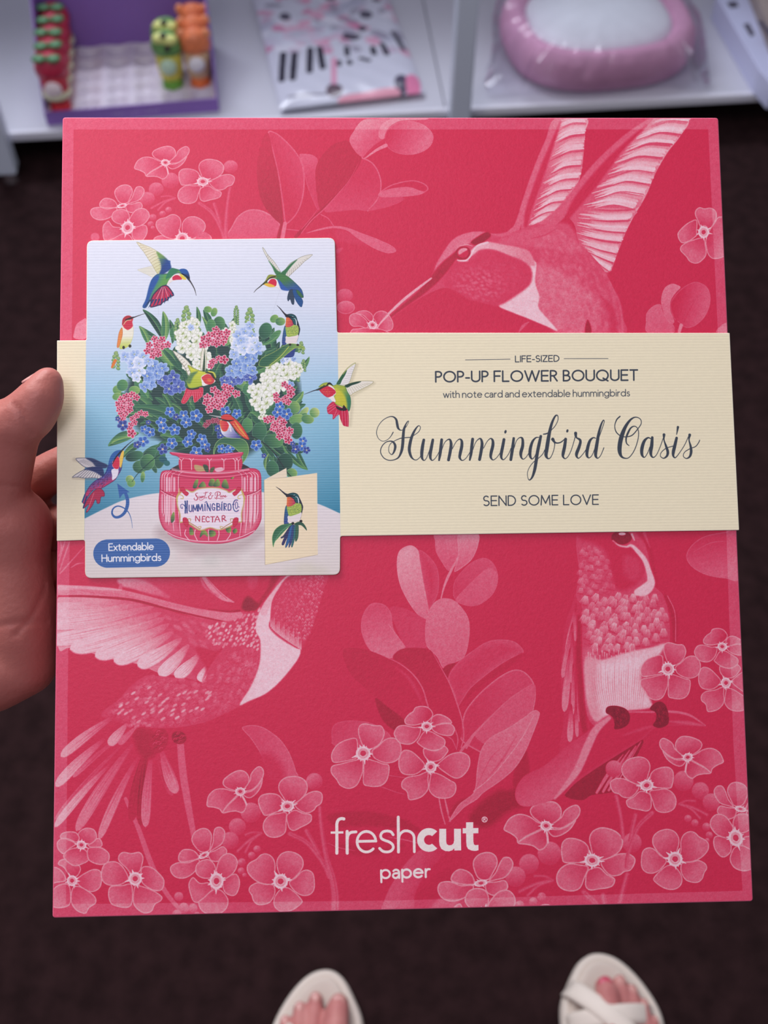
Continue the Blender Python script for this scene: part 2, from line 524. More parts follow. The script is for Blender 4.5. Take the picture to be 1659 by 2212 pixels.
TRIO = [
    ((318, 428), [
        [(320, 380), (295, 330), (280, 270), (290, 225), (330, 208), (400, 222), (450, 225), (475, 270), (465, 320), (430, 370), (370, 400)],
        [(280, 410), (270, 320), (200, 325), (130, 360), (88, 420), (85, 470), (110, 498), (200, 485), (270, 465)],
        [(330, 470), (400, 480), (460, 500), (508, 515), (505, 590), (480, 645), (430, 672), (360, 670), (318, 650), (318, 560)],
        [(310, 470), (240, 480), (160, 500), (90, 520), (82, 570), (120, 620), (150, 665), (210, 688), (270, 665), (305, 600), (320, 540)],
        [(380, 410), (430, 370), (470, 330), (520, 312), (570, 325), (598, 380), (590, 450), (550, 490), (480, 500), (400, 465)]], (48, 46), 0),
    ((812, 528), [
        [(810, 490), (765, 450), (755, 400), (780, 390), (850, 405), (905, 370), (940, 400), (930, 430), (880, 480)],
        [(770, 510), (720, 450), (670, 410), (620, 402), (590, 430), (575, 480), (580, 540), (610, 580), (680, 588), (740, 560)],
        [(860, 520), (900, 470), (960, 430), (1030, 418), (1085, 440), (1102, 490), (1085, 550), (1040, 600), (990, 612), (930, 580)],
        [(790, 560), (720, 585), (640, 600), (600, 635), (600, 680), (635, 710), (650, 765), (690, 768), (750, 745), (795, 690), (795, 620)],
        [(820, 570), (800, 640), (800, 700), (840, 745), (900, 760), (960, 750), (995, 710), (995, 650), (950, 620), (880, 580)]], (38, 38), 0),
    ((783, 232), [
        [(760, 270), (720, 330), (710, 350), (760, 390), (820, 410), (880, 400), (915, 370), (915, 325), (860, 290), (810, 265)],
        [(810, 215), (820, 165), (860, 140), (910, 150), (955, 180), (965, 210), (900, 210), (840, 235)],
        [(820, 230), (880, 212), (950, 208), (985, 235), (985, 270), (960, 300), (890, 295), (830, 265)],
        [(770, 205), (690, 225), (630, 215), (620, 180), (650, 140), (680, 120), (700, 90), (750, 80), (800, 95), (830, 140), (810, 180)],
        [(740, 235), (690, 235), (620, 220), (570, 230), (542, 275), (550, 310), (580, 350), (640, 365), (690, 350), (730, 300)]], (36, 30), 0)]
Q3 = 4.046 / 4.809


def r3to4(pts):
    return [((110 + x / 4.046 - 430) * 4.809, (y / 4.046) * 4.809) for x, y in pts]


def cluster(cv, A, short=False):
    cv.zoom(430, 1540, 4.809, A)
    for st, w in (([(940, 1250), (1100, 1330), (1220, 1460), (1310, 1600), (1350, 1700)], 34), ([(1110, 1220), (1180, 1340), (1240, 1450)], 30),
                  ([(1250, 980), (1270, 1200), (1320, 1500), (1380, 1700), (1410, 1900), (1405, 2090), (1400, 2300)], (28, 32, 44, 60, 66, 60)) if not short else ([(1250, 980), (1265, 1200), (1300, 1400)], 30),
                  ([(640, 1250), (520, 1320), (400, 1430)], 22), ([(640, 1245), (540, 1330), (480, 1440)], 18), ([(480, 1260), (560, 1235), (620, 1240)], 16)):
        cv.line(st, w, .26, soft=8); cv.line([(x + 14, y + 6) for x, y in st], 6, -.06, a=.6, soft=6)
    for x, y, r in ((535, 1030, 104), (395, 1175, 88), (320, 1320, 90), (1195, 705, 86), (600, 1410, 38), (543, 1475, 38), (440, 1545, 42), (435, 1635, 36), (470, 1680, 24)):
        cv.ell(x, y, r, c=.08, g=((x + r * .4, y + r * .7), (x - r * .3, y - r * .6), .38), soft=5)
        if r < 50:
            cv.ell(x - r * .3, y - r * .3, r * .4, c=.55, a=.5, soft=9)
    for c, ps, r, rot in FC:
        bloom(cv, r3to4([c])[0], [r3to4(p) for p in ps], (r[0] / Q3, r[1] / Q3), rot, 13, 3)
    for c, ps, r, rot in FD:
        bloom(cv, r3to4([c])[0], [r3to4(p) for p in ps], (r[0] / Q3, r[1] / Q3), rot, 13, 4)
    for c, ps, r, rot in FA + FB + ([] if short else FE):
        bloom(cv, c, ps, r, rot, 13, int(c[0]))
    cv.line([(445, 855), (470, 900), (490, 945)], 16, .75)


def quill(cv, root, tip, w, v, dark=.1, bend=0., streak=4, seed=0, vt=None):
    """one printed feather: tapered blade with darker streaks along it"""
    R = random.Random(seed)
    (ax, ay), (bx, by) = root, tip
    mx, my = (ax + bx) / 2 - (by - ay) * bend, (ay + by) / 2 + (bx - ax) * bend
    nx, ny = -(by - ay), bx - ax
    L = math.hypot(nx, ny) or 1
    nx /= L; ny /= L
    P = lambda t: ((1 - t) ** 2 * ax + 2 * t * (1 - t) * mx + t * t * bx, (1 - t) ** 2 * ay + 2 * t * (1 - t) * my + t * t * by)
    prof = [(0, .25), (.3, .7), (.6, 1), (.85, .95), (.96, .6), (1, .05)]
    l = []; r = []
    for t, k in prof:
        x, y = P(t)
        l.append((x + nx * w * k / 2, y + ny * w * k / 2)); r.append((x - nx * w * k / 2, y - ny * w * k / 2))
    cv.fill(l + r[::-1], dark, g=(root, P(.6), v if vt is None else vt), n=4, soft=1.5)
    for i in range(streak):
        k = (i + .5) / streak - .5 + R.uniform(-.05, .05)
        a = R.uniform(.05, .3); b = R.uniform(.75, .95)
        pts = []
        for t in np.linspace(a, b, 5):
            x, y = P(t)
            kk = np.interp(t, [q[0] for q in prof], [q[1] for q in prof])
            pts.append((x + nx * w * k * kk, y + ny * w * k * kk))
        cv.line(pts, (1, w * .06 + 1, 1), v - R.uniform(.1, .42), a=.7, n=2)
    e = [(x, y) for x, y in r]
    cv.line(e, w * .08, dark, a=.55, n=3, soft=2)


def tuft(cv, x, y, ang, L, W, v, seed, n=5):
    R = random.Random(seed)
    r = math.radians(ang)
    cv.ell(x, y, L * .5, W * .46, ang, c=v - .2, a=.45, soft=W * .22)
    cv.line([(x + math.cos(r) * L * .62 - math.sin(r) * W * q, y + math.sin(r) * L * .62 + math.cos(r) * W * q) for q in (-.4, 0, .4)], W * .12, -.08, a=.45, n=3, soft=3)
    for i in range(n):
        t = (i / (n - 1) - .5) * 1.1
        a = r + t * .7
        x0 = x - math.cos(r) * L * .4 - math.sin(r) * W * t * .35
        y0 = y - math.sin(r) * L * .4 + math.cos(r) * W * t * .35
        k = L * R.uniform(.75, 1.05) * (1 - abs(t) * .25)
        cv.line([(x0, y0), (x0 + math.cos(a) * k, y0 + math.sin(a) * k)], (W * .05, W * .10, W * .03), v + R.uniform(-.12, .2), n=1)


def streak_wing(cv, st, en, nf, n, base=.45, hi=.96, bend=-.06, w=7., seed=0):
    """wing of overlapping flight feathers drawn with fine pencil streaks"""
    R = random.Random(seed)
    st = np.asarray(st, float); en = np.asarray(en, float)
    u = np.linspace(0, 1, len(st))
    cv.fill([tuple(p) for p in st] + [tuple(p) for p in en[::-1]], base * .6, n=3, soft=2, g=(tuple(st[len(st) // 2]), tuple((st[len(st) // 2] + en[len(en) // 2]) / 2), base))
    for i in range(n):
        t = (i + R.uniform(-.3, .3)) / n
        t = min(1, max(0, t))
        ph = (t * nf) % 1
        a = np.array([np.interp(t, u, st[:, 0]), np.interp(t, u, st[:, 1])]); b = np.array([np.interp(t, u, en[:, 0]), np.interp(t, u, en[:, 1])])
        d = b - a
        k0, k1 = R.uniform(0, .3), R.uniform(.93, 1.)
        if ph < .16:
            v = base * .35 + R.uniform(0, .12)
        else:
            v = base + (hi - base) * min(1, (ph - .1) * 2.2) * R.uniform(.7, 1.)
        p0 = a + d * k0; p1 = a + d * k1; m = (p0 + p1) / 2 + np.array([-d[1], d[0]]) * bend
        cv.line([tuple(p0), tuple(m), tuple(p1)], (w * .2, w, w * .8), v, a=.85, n=3)
    for i in range(nf + 1):
        t = i / nf
        b = np.array([np.interp(t, u, en[:, 0]), np.interp(t, u, en[:, 1])])
        a = np.array([np.interp(t, u, st[:, 0]), np.interp(t, u, st[:, 1])]); d = b - a
        m = a + d * .6 + np.array([-d[1], d[0]]) * bend
        cv.line([tuple(a + d * .25), tuple(m), tuple(b)], (2, 5, 6), .16, a=.8, n=4)


def bird_one(cv):
    cv.zoom(940, 240, 2.592)
    # far wing
    cv.fill([(665, 43), (845, 43), (838, 120), (822, 300), (800, 400), (760, 490), (690, 570), (600, 625), (520, 652), (480, 668), (500, 540), (560, 350), (610, 200)], .3, soft=2, g=((620, 300), (740, 330), .6))
    st = [(700, 43), (665, 90), (650, 170), (640, 250), (620, 330), (600, 400), (580, 460), (560, 520), (545, 570), (530, 610), (520, 645)]
    en = [(845, 30), (843, 60), (838, 110), (832, 190), (826, 265), (815, 345), (790, 400), (750, 455), (715, 515), (680, 565), (620, 622)]
    streak_wing(cv, st, en, 9, 90, bend=-.07, w=11, seed=1)
    cv.line([(690, 43), (650, 130), (600, 250), (550, 380), (500, 520), (460, 640), (420, 690)], (26, 34, 40, 40, 34, 34, 44), .34, soft=3)
    cv.line([(700, 60), (655, 180), (610, 300), (560, 440), (520, 560), (505, 640)], (8, 20, 30, 34, 30, 20), -.02, a=.85, soft=6)
    # near wing
    cv.fill([(1200, 43), (1412, 43), (1370, 140), (1300, 230), (1230, 350), (1180, 470), (1110, 590), (1060, 690), (1020, 790), (972, 900), (900, 860), (820, 780), (780, 640), (740, 560), (860, 430), (960, 300), (1080, 180)], .3, soft=2, g=((860, 430), (1080, 480), .6))
    st = [(1260, 30), (1180, 90), (1100, 160), (1040, 230), (980, 300), (930, 370), (890, 430), (850, 490), (820, 545), (790, 600), (790, 640), (790, 690), (810, 740), (840, 780), (870, 810)]
    en = [(1440, 20), (1412, 60), (1375, 130), (1325, 185), (1270, 260), (1232, 345), (1200, 410), (1165, 465), (1115, 550), (1090, 610), (1062, 680), (1040, 735), (1015, 800), (995, 850), (972, 898)]
    streak_wing(cv, st[:9], en[:9], 8, 90, bend=-.08, w=13, seed=2); streak_wing(cv, st[8:], en[8:], 6, 60, bend=.03, w=11, seed=3)
    cv.line([(1210, 43), (1100, 130), (980, 240), (880, 345), (790, 460), (700, 570), (600, 650), (520, 690)], (20, 44, 54, 56, 56, 60, 60, 60), .3, soft=4)
    cv.line([(1180, 80), (1050, 200), (960, 300), (880, 400), (800, 500), (740, 590)], (10, 26, 44, 56, 50, 26), -.04, a=.85, soft=7)
    # body
    body = [(811.6, 711.3), (826, 690), (848, 670), (881, 637.5), (924.5, 603), (942, 570), (957, 544), (976.5, 518), (1000, 505), (1029, 499.7), (1055, 502), (1078, 508), (1110, 500), (1156, 484), (1200, 492), (1240, 520),
            (1268, 541), (1306, 587), (1329, 633), (1343, 683), (1345, 722), (1215, 722), (1194, 708), (1140, 685), (1079, 658.6), (1055, 656.7), (1017, 645), (978, 625), (955, 622), (925, 634), (900, 648), (860, 676), (826, 704)]
    cv.zoom(0, 0, 1)
    cv.fill(body, .17, soft=1)
    cv.zoom(1020, 480, 4.366)
    cv.fill([(620, 380), (900, 500), (1150, 700), (1200, 900), (1100, 1060), (760, 1000), (620, 860), (590, 620)], .42, soft=28, a=.8)
    cv.fill([(350, 110), (800, 0), (950, 60), (1000, 260), (700, 250), (430, 220), (240, 200)], .3, soft=20, a=.7)
    for i, (x, y, a, b) in enumerate(scatter([(560, 180), (900, 100), (1060, 260), (1250, 480), (1370, 740), (1400, 1060), (800, 1060), (600, 850), (600, 560), (640, 320)], 44, 5)):
        cv.ell(x, y, 24 + 20 * a, 15 + 10 * b, 40 + 60 * b, c=.28 + .34 * a - (x - 600) / 4500, a=.4, soft=10)
        cv.line([(x - 14, y + 14), (x + 4, y + 20), (x + 16, y + 8)], 6, .1, a=.25, n=1, soft=4)
    for i, (x, y, a, b) in enumerate(scatter([(260, 110), (800, 10), (960, 60), (980, 200), (500, 240), (250, 190)], 34, 6)):
        cv.line([(x, y), (x + 34, y - 8 + 20 * b)], (2, 9, 2), .3 + .25 * a, a=.6, n=1)
    # white collar and breast
    W = .92
    cv.fill([(520, 370), (600, 380), (590, 560), (630, 700), (620, 800), (700, 900), (800, 1020), (700, 980), (520, 905), (380, 850), (245, 785), (330, 710), (420, 640), (450, 545), (505, 480), (515, 440)], W, soft=9)
    cv.fill([(0, 250), (80, 200), (160, 185), (300, 210), (440, 235), (540, 280), (590, 400), (520, 400), (450, 350), (340, 310), (200, 260), (80, 255), (0, 310), (-60, 330)], W - .16, soft=12, g=((80, 220), (480, 300), .5))
    for i, (x, y, a, b) in enumerate(scatter([(440, 560), (590, 480), (640, 900), (780, 1000), (300, 790)], 20, 7)):
        cv.line([(x - 20, y), (x + 24, y + 5)], (1, 5, 1), .55 + .35 * a, a=.7, n=1)
    for i, (x, y, a, b) in enumerate(scatter([(20, 230), (160, 185), (540, 290), (520, 380), (300, 290), (60, 270)], 24, 8)):
        cv.line([(x - 16, y - 4), (x + 22, y + 8)], (1, 5, 1), .5 + .4 * a, a=.6, n=1)
    for p in ([(1060, 1040), (1080, 920), (1110, 960), (1120, 1040)],):
        cv.fill(p, -.25, soft=8)
    cv.line([(1210, 700), (1300, 820), (1340, 1040)], (10, 60, 60), .02, a=.7, soft=14)
    cv.line([(1290, 560), (1380, 740), (1410, 900), (1415, 1040)], (6, 14, 20, 24), .34, a=.8, soft=8)
    cv.line([(440, 1030), (480, 975), (530, 940)], (10, 26, 8), .3, soft=5)
    cv.line([(560, 150), (680, 120), (790, 60)], (6, 10, 4), -.02, a=.5, soft=4)
    # throat
    cv.zoom(740, 440, 4.608)
    cv.fill([(1130, 575), (1280, 560), (1380, 470), (1500, 460), (1700, 540), (1860, 620), (1880, 760), (1800, 860), (1560, 1010), (1420, 990), (1250, 950), (1110, 860), (1000, 800), (1060, 660)], .1, soft=16)
    for i, (x, y, a, b) in enumerate(scatter([(1060, 680), (1200, 600), (1420, 560), (1700, 620), (1830, 760), (1700, 860), (1500, 980), (1300, 950), (1060, 820)], 38, 9)):
        q = max(.15, 1 - ((x - 1360) / 330.) ** 2 - ((y - 800) / 230.) ** 2)
        cv.ell(x, y, 19, 15, 30, c=.12 + (.12 + .22 * a) * q, a=.6, soft=8)
        cv.line([(x - 14, y + 13), (x, y + 18), (x + 13, y + 10)], 4, .02, a=.5 * q + .1, n=1, soft=2)
    # crown, bill, eye
    cv.fill([(875, 740), (905, 690), (930, 600), (1000, 480), (1090, 360), (1200, 300), (1330, 275), (1440, 290), (1330, 340), (1250, 400), (1160, 430), (1120, 500), (1080, 590), (1000, 640), (930, 690)], .42, soft=9)
    for i, (x, y, a, b) in enumerate(scatter([(930, 620), (1060, 420), (1200, 310), (1330, 290), (1200, 400), (1080, 520), (960, 680)], 24, 10)):
        cv.line([(x + 14, y - 20), (x - 10, y + 16)], (1, 5, 1), .3 + .4 * a, a=.6, n=1)
    cv.fill([(1280, 370), (1400, 290), (1450, 285), (1470, 320), (1400, 380), (1330, 410), (1290, 400)], -.32, soft=9)
    cv.line([(1480, 300), (1560, 310), (1660, 290)], (10, 30, 30), .3, soft=6)
    cv.line([(1130, 500), (1000, 640), (900, 760), (780, 880), (640, 990), (500, 1100), (400, 1190), (340, 1245)], (50, 90, 76, 52, 36, 24, 14, 6), -.26, a=.85, soft=9)
    cv.line([(880, 740), (760, 830), (620, 940), (500, 1050), (400, 1150), (338, 1240)], (16, 22, 24, 22, 16, 8), .72, soft=3)
    cv.ell(1195, 490, 78, 66, -20, c=-.25, soft=6)
    cv.ell(1195, 487, 56, 50, 0, c=.0)
    cv.fill([(1148, 480), (1170, 450), (1215, 438), (1240, 455), (1200, 480), (1160, 505)], .62, soft=7)
    cv.line([(1140, 560), (1180, 565), (1230, 560), (1270, 520), (1300, 460), (1350, 410), (1440, 385)], (8, 14, 14, 14, 16, 18, 20), W, soft=3)
    for i in range(9):
        cv.line([(1150 + i * 12, 562), (1144 + i * 12, 582)], (5, 1), W, n=1)
    cv.line([(1160, 420), (1230, 405), (1290, 420)], (4, 10, 4), .6)


def bird_two(cv):
    cv.zoom(110, 1160, 3.687)
    for st in ([(112, 28), (92, 90), (60, 200)], [(150, 30), (110, 140), (70, 260)], [(262, 76), (150, 200), (70, 290)], [(255, 205), (210, 210), (160, 240)], [(75, 30), (82, 90), (62, 150)]):
        cv.line(st, (4, 10, 6), .34, soft=3)
    cv.fill([(530, 335), (700, 325), (1000, 330), (1210, 325), (1330, 470), (1420, 585), (1000, 535), (850, 455), (640, 410), (560, 390)], .16, soft=5, g=((600, 360), (1100, 500), .04))
    cv.fill([(530, 340), (640, 330), (760, 350), (900, 440), (940, 480), (800, 455), (640, 405), (560, 385)], .55, soft=12, g=((600, 360), (900, 470), .3))
    for i in range(14):
        cv.line([(560 + i * 30, 345 + i * 3), (800 + i * 28, 420 + i * 8)], (1, 4, 1), .3 + .1 * (i % 3), a=.4, n=1)
    cv.line([(555, 380), (550, 420)], (22, 30), .3, soft=3)
    cv.line([(1215, 318), (1290, 410), (1370, 480), (1455, 516)], (30, 42, 38, 8), .5, soft=3)
    cv.line([(1235, 322), (1320, 420), (1400, 492)], 5, .25, soft=2)
    cv.line([(1190, 318), (1230, 400), (1330, 470)], (14, 18, 6), .26, soft=5)
    # wing
    cv.fill([(58, 478), (600, 490), (850, 550), (1050, 620), (1300, 660), (1420, 760), (1250, 1030), (1200, 1140), (1000, 1100), (860, 1080), (690, 1010), (500, 975), (350, 930), (150, 880), (58, 880)], .14, soft=3, g=((880, 620), (560, 820), .6))
    fs = [((640, 500), (-60, 545), 46), ((720, 530), (-60, 610), 60), ((790, 560), (-60, 700), 80), ((850, 610), (-30, 830), 92), ((880, 650), (150, 892), 104), ((920, 700), (350, 950), 98), ((960, 760), (500, 992), 92),
          ((1030, 810), (690, 1028), 86), ((1090, 860), (860, 1100), 80), ((1180, 930), (990, 1118), 74), ((1260, 1010), (1190, 1152), 76)]
    for i, (a, b, w) in enumerate(fs):
        quill(cv, a, b, w * 1.3, .78 + .1 * min(1, i / 4), .3, bend=-.06, streak=6, seed=60 + i)
    for i, (x, y, a, b) in enumerate(scatter([(860, 620), (1050, 660), (1300, 700), (1380, 800), (1260, 980), (1080, 880), (960, 760)], 60, 11)):
        cv.ell(x, y, 36, 15, 28, c=.2 + .22 * a, a=.7, soft=9)
    cv.fill([(1150, 880), (1330, 900), (1400, 820), (1420, 840), (1260, 1060), (1210, 1130), (1230, 1040)], .0, soft=14)
    # body
    cv.zoom(0, 0, 1)
    cv.fill([(703.8, 1237), (697, 1276), (684, 1321.5), (669, 1365), (648.5, 1401.8), (641, 1425.7), (606, 1469), (569, 1499.5), (521.5, 1523), (476, 1545), (432.5, 1562), (367.7, 1572), (316, 1569.6), (283, 1566.8), (218, 1545),
             (256, 1510), (283, 1480), (316, 1459), (345, 1460), (400, 1466), (438, 1474), (452, 1440), (492, 1377), (463, 1341), (495, 1339), (519.6, 1322), (544, 1306), (571, 1296), (590, 1270), (620, 1237)], .13, soft=1.5)
    cv.zoom(110, 1160, 3.687)
    for i, (x, y, a, b) in enumerate(scatter([(450, 1400), (560, 1280), (700, 1150), (800, 1110), (1000, 1125), (1200, 1160), (1290, 1070), (1480, 900), (1600, 860), (1650, 1000), (1600, 1200), (1400, 1380), (1150, 1460), (900, 1510), (640, 1480)], 40, 12)):
        tuft(cv, x, y, 150 - 26 * (x > 1300) - 14 * b, 54, 30, .3 + .36 * a * (1 if b > .35 else .3), i, 4)
        if i % 3 == 0:
            cv.line([(x - 20, y + 12), (x + 6, y + 2), (x + 26, y - 12)], (1, 6, 1), -.02, a=.6, n=2)
    for i, (x, y, a, b) in enumerate(scatter([(470, 1390), (560, 1290), (700, 1170), (1000, 1160), (1300, 1240), (1200, 1400), (900, 1480), (640, 1470)], 62, 23)):
        if b > .35:
            cv.ell(x, y, 22, 10, 145, c=.55 + .3 * a, a=.75, soft=5)
    for i, (x, y, a, b) in enumerate(scatter([(1180, 740), (1300, 680), (1500, 610), (1659, 560), (1650, 900), (1500, 860), (1400, 880), (1290, 850)], 34, 13)):
        cv.ell(x, y, 15, 9, 130, c=.4 + .45 * a, a=.85, soft=3)
    for i, (x, y, a, b) in enumerate(scatter([(1500, 900), (1659, 850), (1659, 1200), (1560, 1260)], 30, 14)):
        cv.line([(x, y), (x - 8, y + 32)], (2, 8, 2), .3 + .35 * a, a=.7, n=1)
    for i in range(40):
        t = i / 39.
        x, y = 640 + 900 * t, 1500 - 320 * t * t - 20 * math.sin(i * 2.1)
        cv.line([(x, y), (x - 70, y + 30 - 12 * t)], (2, 7, 1), .35 + .2 * math.sin(i * 1.7), a=.7, n=1)
    cv.line([(60, 425), (300, 432), (500, 440), (700, 476), (850, 518), (1000, 560), (1200, 608), (1400, 630), (1500, 615)], (84, 70, 60, 46, 50, 54, 62, 62, 44), .46, soft=4)
    cv.line([(60, 400), (300, 402), (560, 420)], (30, 26, 8), .72, a=.8, soft=5)
    for i in range(7):
        cv.line([(60 + 60 * i, 400 + 9 * i), (420 + 90 * i, 430 + 20 * i), (700 + 110 * i, 490 + 18 * i)], (2, 4, 1), .3, a=.6)
    cv.line([(60, 468), (300, 470), (600, 492), (740, 520), (900, 562), (1100, 612), (1300, 655), (1380, 668)], (12, 14, 16, 18, 14, 12, 10, 4), -.2, soft=3)
    cv.line([(1250, 570), (1400, 590), (1500, 585)], (4, 12, 14), -.2, soft=4)
    cv.zoom(400, 1200, 4.608)
    cv.fill([(560, 500), (620, 400), (720, 470), (760, 460), (700, 540), (600, 550)], -.4, soft=16)
    cv.line([(900, 190), (840, 320), (760, 440), (700, 490)], (60, 40, 30, 10), -.24, a=.8, soft=12)
    cv.fill([(620, 190), (720, 190), (700, 300), (640, 330)], .12, soft=20)
    W = .93
    cv.fill([(790, 470), (850, 430), (850, 600), (830, 700), (890, 780), (1000, 860), (1090, 910), (1146, 938), (1110, 1040), (950, 1240), (800, 1370), (640, 1440), (540, 1480), (650, 1300), (735, 1080), (745, 850), (700, 740), (720, 600)], W, soft=9)
    cv.line([(1050, 190), (960, 270), (880, 370), (820, 470), (780, 560)], (40, 34, 36, 56, 60), W - .15, soft=6)
    cv.fill([(1060, 190), (1400, 185), (1370, 350), (1310, 560), (1240, 760), (1146, 920), (1050, 880), (960, 810), (890, 740), (850, 640), (860, 480), (920, 340)], .1, soft=8)
    for i, (x, y, a, b) in enumerate(scatter([(1060, 190), (1400, 190), (1370, 350), (1310, 560), (1240, 760), (1140, 900), (950, 800), (870, 640), (900, 400)], 32, 15)):
        q = min(1, max(0, (x + y * .35 - 1150) / 350))
        cv.line([(x - 7, y + 12), (x - 7, y), (x, y - 9), (x + 8, y), (x + 8, y + 12)], (3, 5, 6, 5, 2), .16 + .22 * a + .5 * q * b, a=.85, n=1)
    for i in range(26):
        x = 846 + i * 12; y = 690 + 225 * (i / 25.) ** .8
        cv.line([(x, y - 70), (x - 2, y + 14 + 14 * (i % 3))], (1, 6, 1), .2 + .1 * (i % 2), n=1, a=.7); cv.line([(x + 5, y + 14), (x + 4, y - 70 - 26 * (i % 4))], (8, 1), W - .15, n=1)
    for i in range(30):
        t = i / 29.
        x = 745 - 160 * t * t; y = 830 + 600 * t
        cv.line([(x + 10, y), (x - 26, y + 46)], (1, 8, 1), .3 + .3 * (i % 2), a=.8, n=1)
    # tail
    cv.zoom(110, 1540, 4.046)
    cv.line([(1130, 270), (1150, 500), (1190, 760), (1245, 1060)], (50, 56, 52, 40), .3, soft=3)
    cv.line([(650, 745), (760, 1000), (880, 1330), (1000, 1560), (1130, 1720)], (24, 34, 40, 34, 28), .3, soft=3)
    cv.fill([(420, 60), (700, 110), (900, 180), (1000, 330), (930, 420), (900, 700), (780, 960), (700, 700), (560, 700), (430, 1000), (250, 980), (120, 900), (300, 560)], .02, soft=26, a=.8)
    fs = [((560, 20), (85, 380), 88, .6), ((470, 220), (40, 640), 90, .68), ((600, 210), (190, 560), 46, .34), ((640, 260), (30, 930), 44, .3), ((520, 440), (30, 995), 70, .72), ((720, 260), (220, 1030), 100, .46), ((760, 380), (420, 1100), 78, .5),
          ((830, 300), (700, 940), 90, -.08), ((840, 300), (780, 980), 70, -.14), ((880, 350), (825, 995), 84, .44), ((930, 380), (1060, 720), 60, .12), ((960, 310), (1095, 700), 100, .48)]
    for i, (a, b, w, v) in enumerate(fs):
        quill(cv, a, b, w, v, .04 if v > 0 else v, bend=.04, streak=7, seed=90 + i, vt=v)
    cv.fill([(720, 150), (880, 150), (930, 300), (860, 400), (760, 340)], -.16, soft=26)
    for a, b, w, v in (((660, 95), (505, 278), 84, .62), ((740, 120), (590, 270), 54, .34)):
        quill(cv, a, b, w, v, .3, seed=7)
    for i, (x, y, a, b) in enumerate(scatter([(640, 60), (760, 60), (860, 100), (800, 130), (680, 110)], 40, 16)):
        tuft(cv, x, y, 170, 50, 34, .55 + .2 * a, i)
    for cx, cy, rx, ry, v in ((945, 240, 76, 112, -.12), (1118, 212, 66, 56, -.26)):
        cv.ell(cx, cy, rx, ry, 20, c=v, soft=3)
        for i in range(16):
            x = cx + rx * .75 * math.cos(i * 2.4) * (i / 16.) ** .5; y = cy + ry * .75 * math.sin(i * 2.4) * (i / 16.) ** .5
            cv.line([(x - 16, y + 8), (x - 4, y - 8), (x + 14, y - 6)], 5, v + .4 if i % 2 else v - .25, a=.8, n=2)


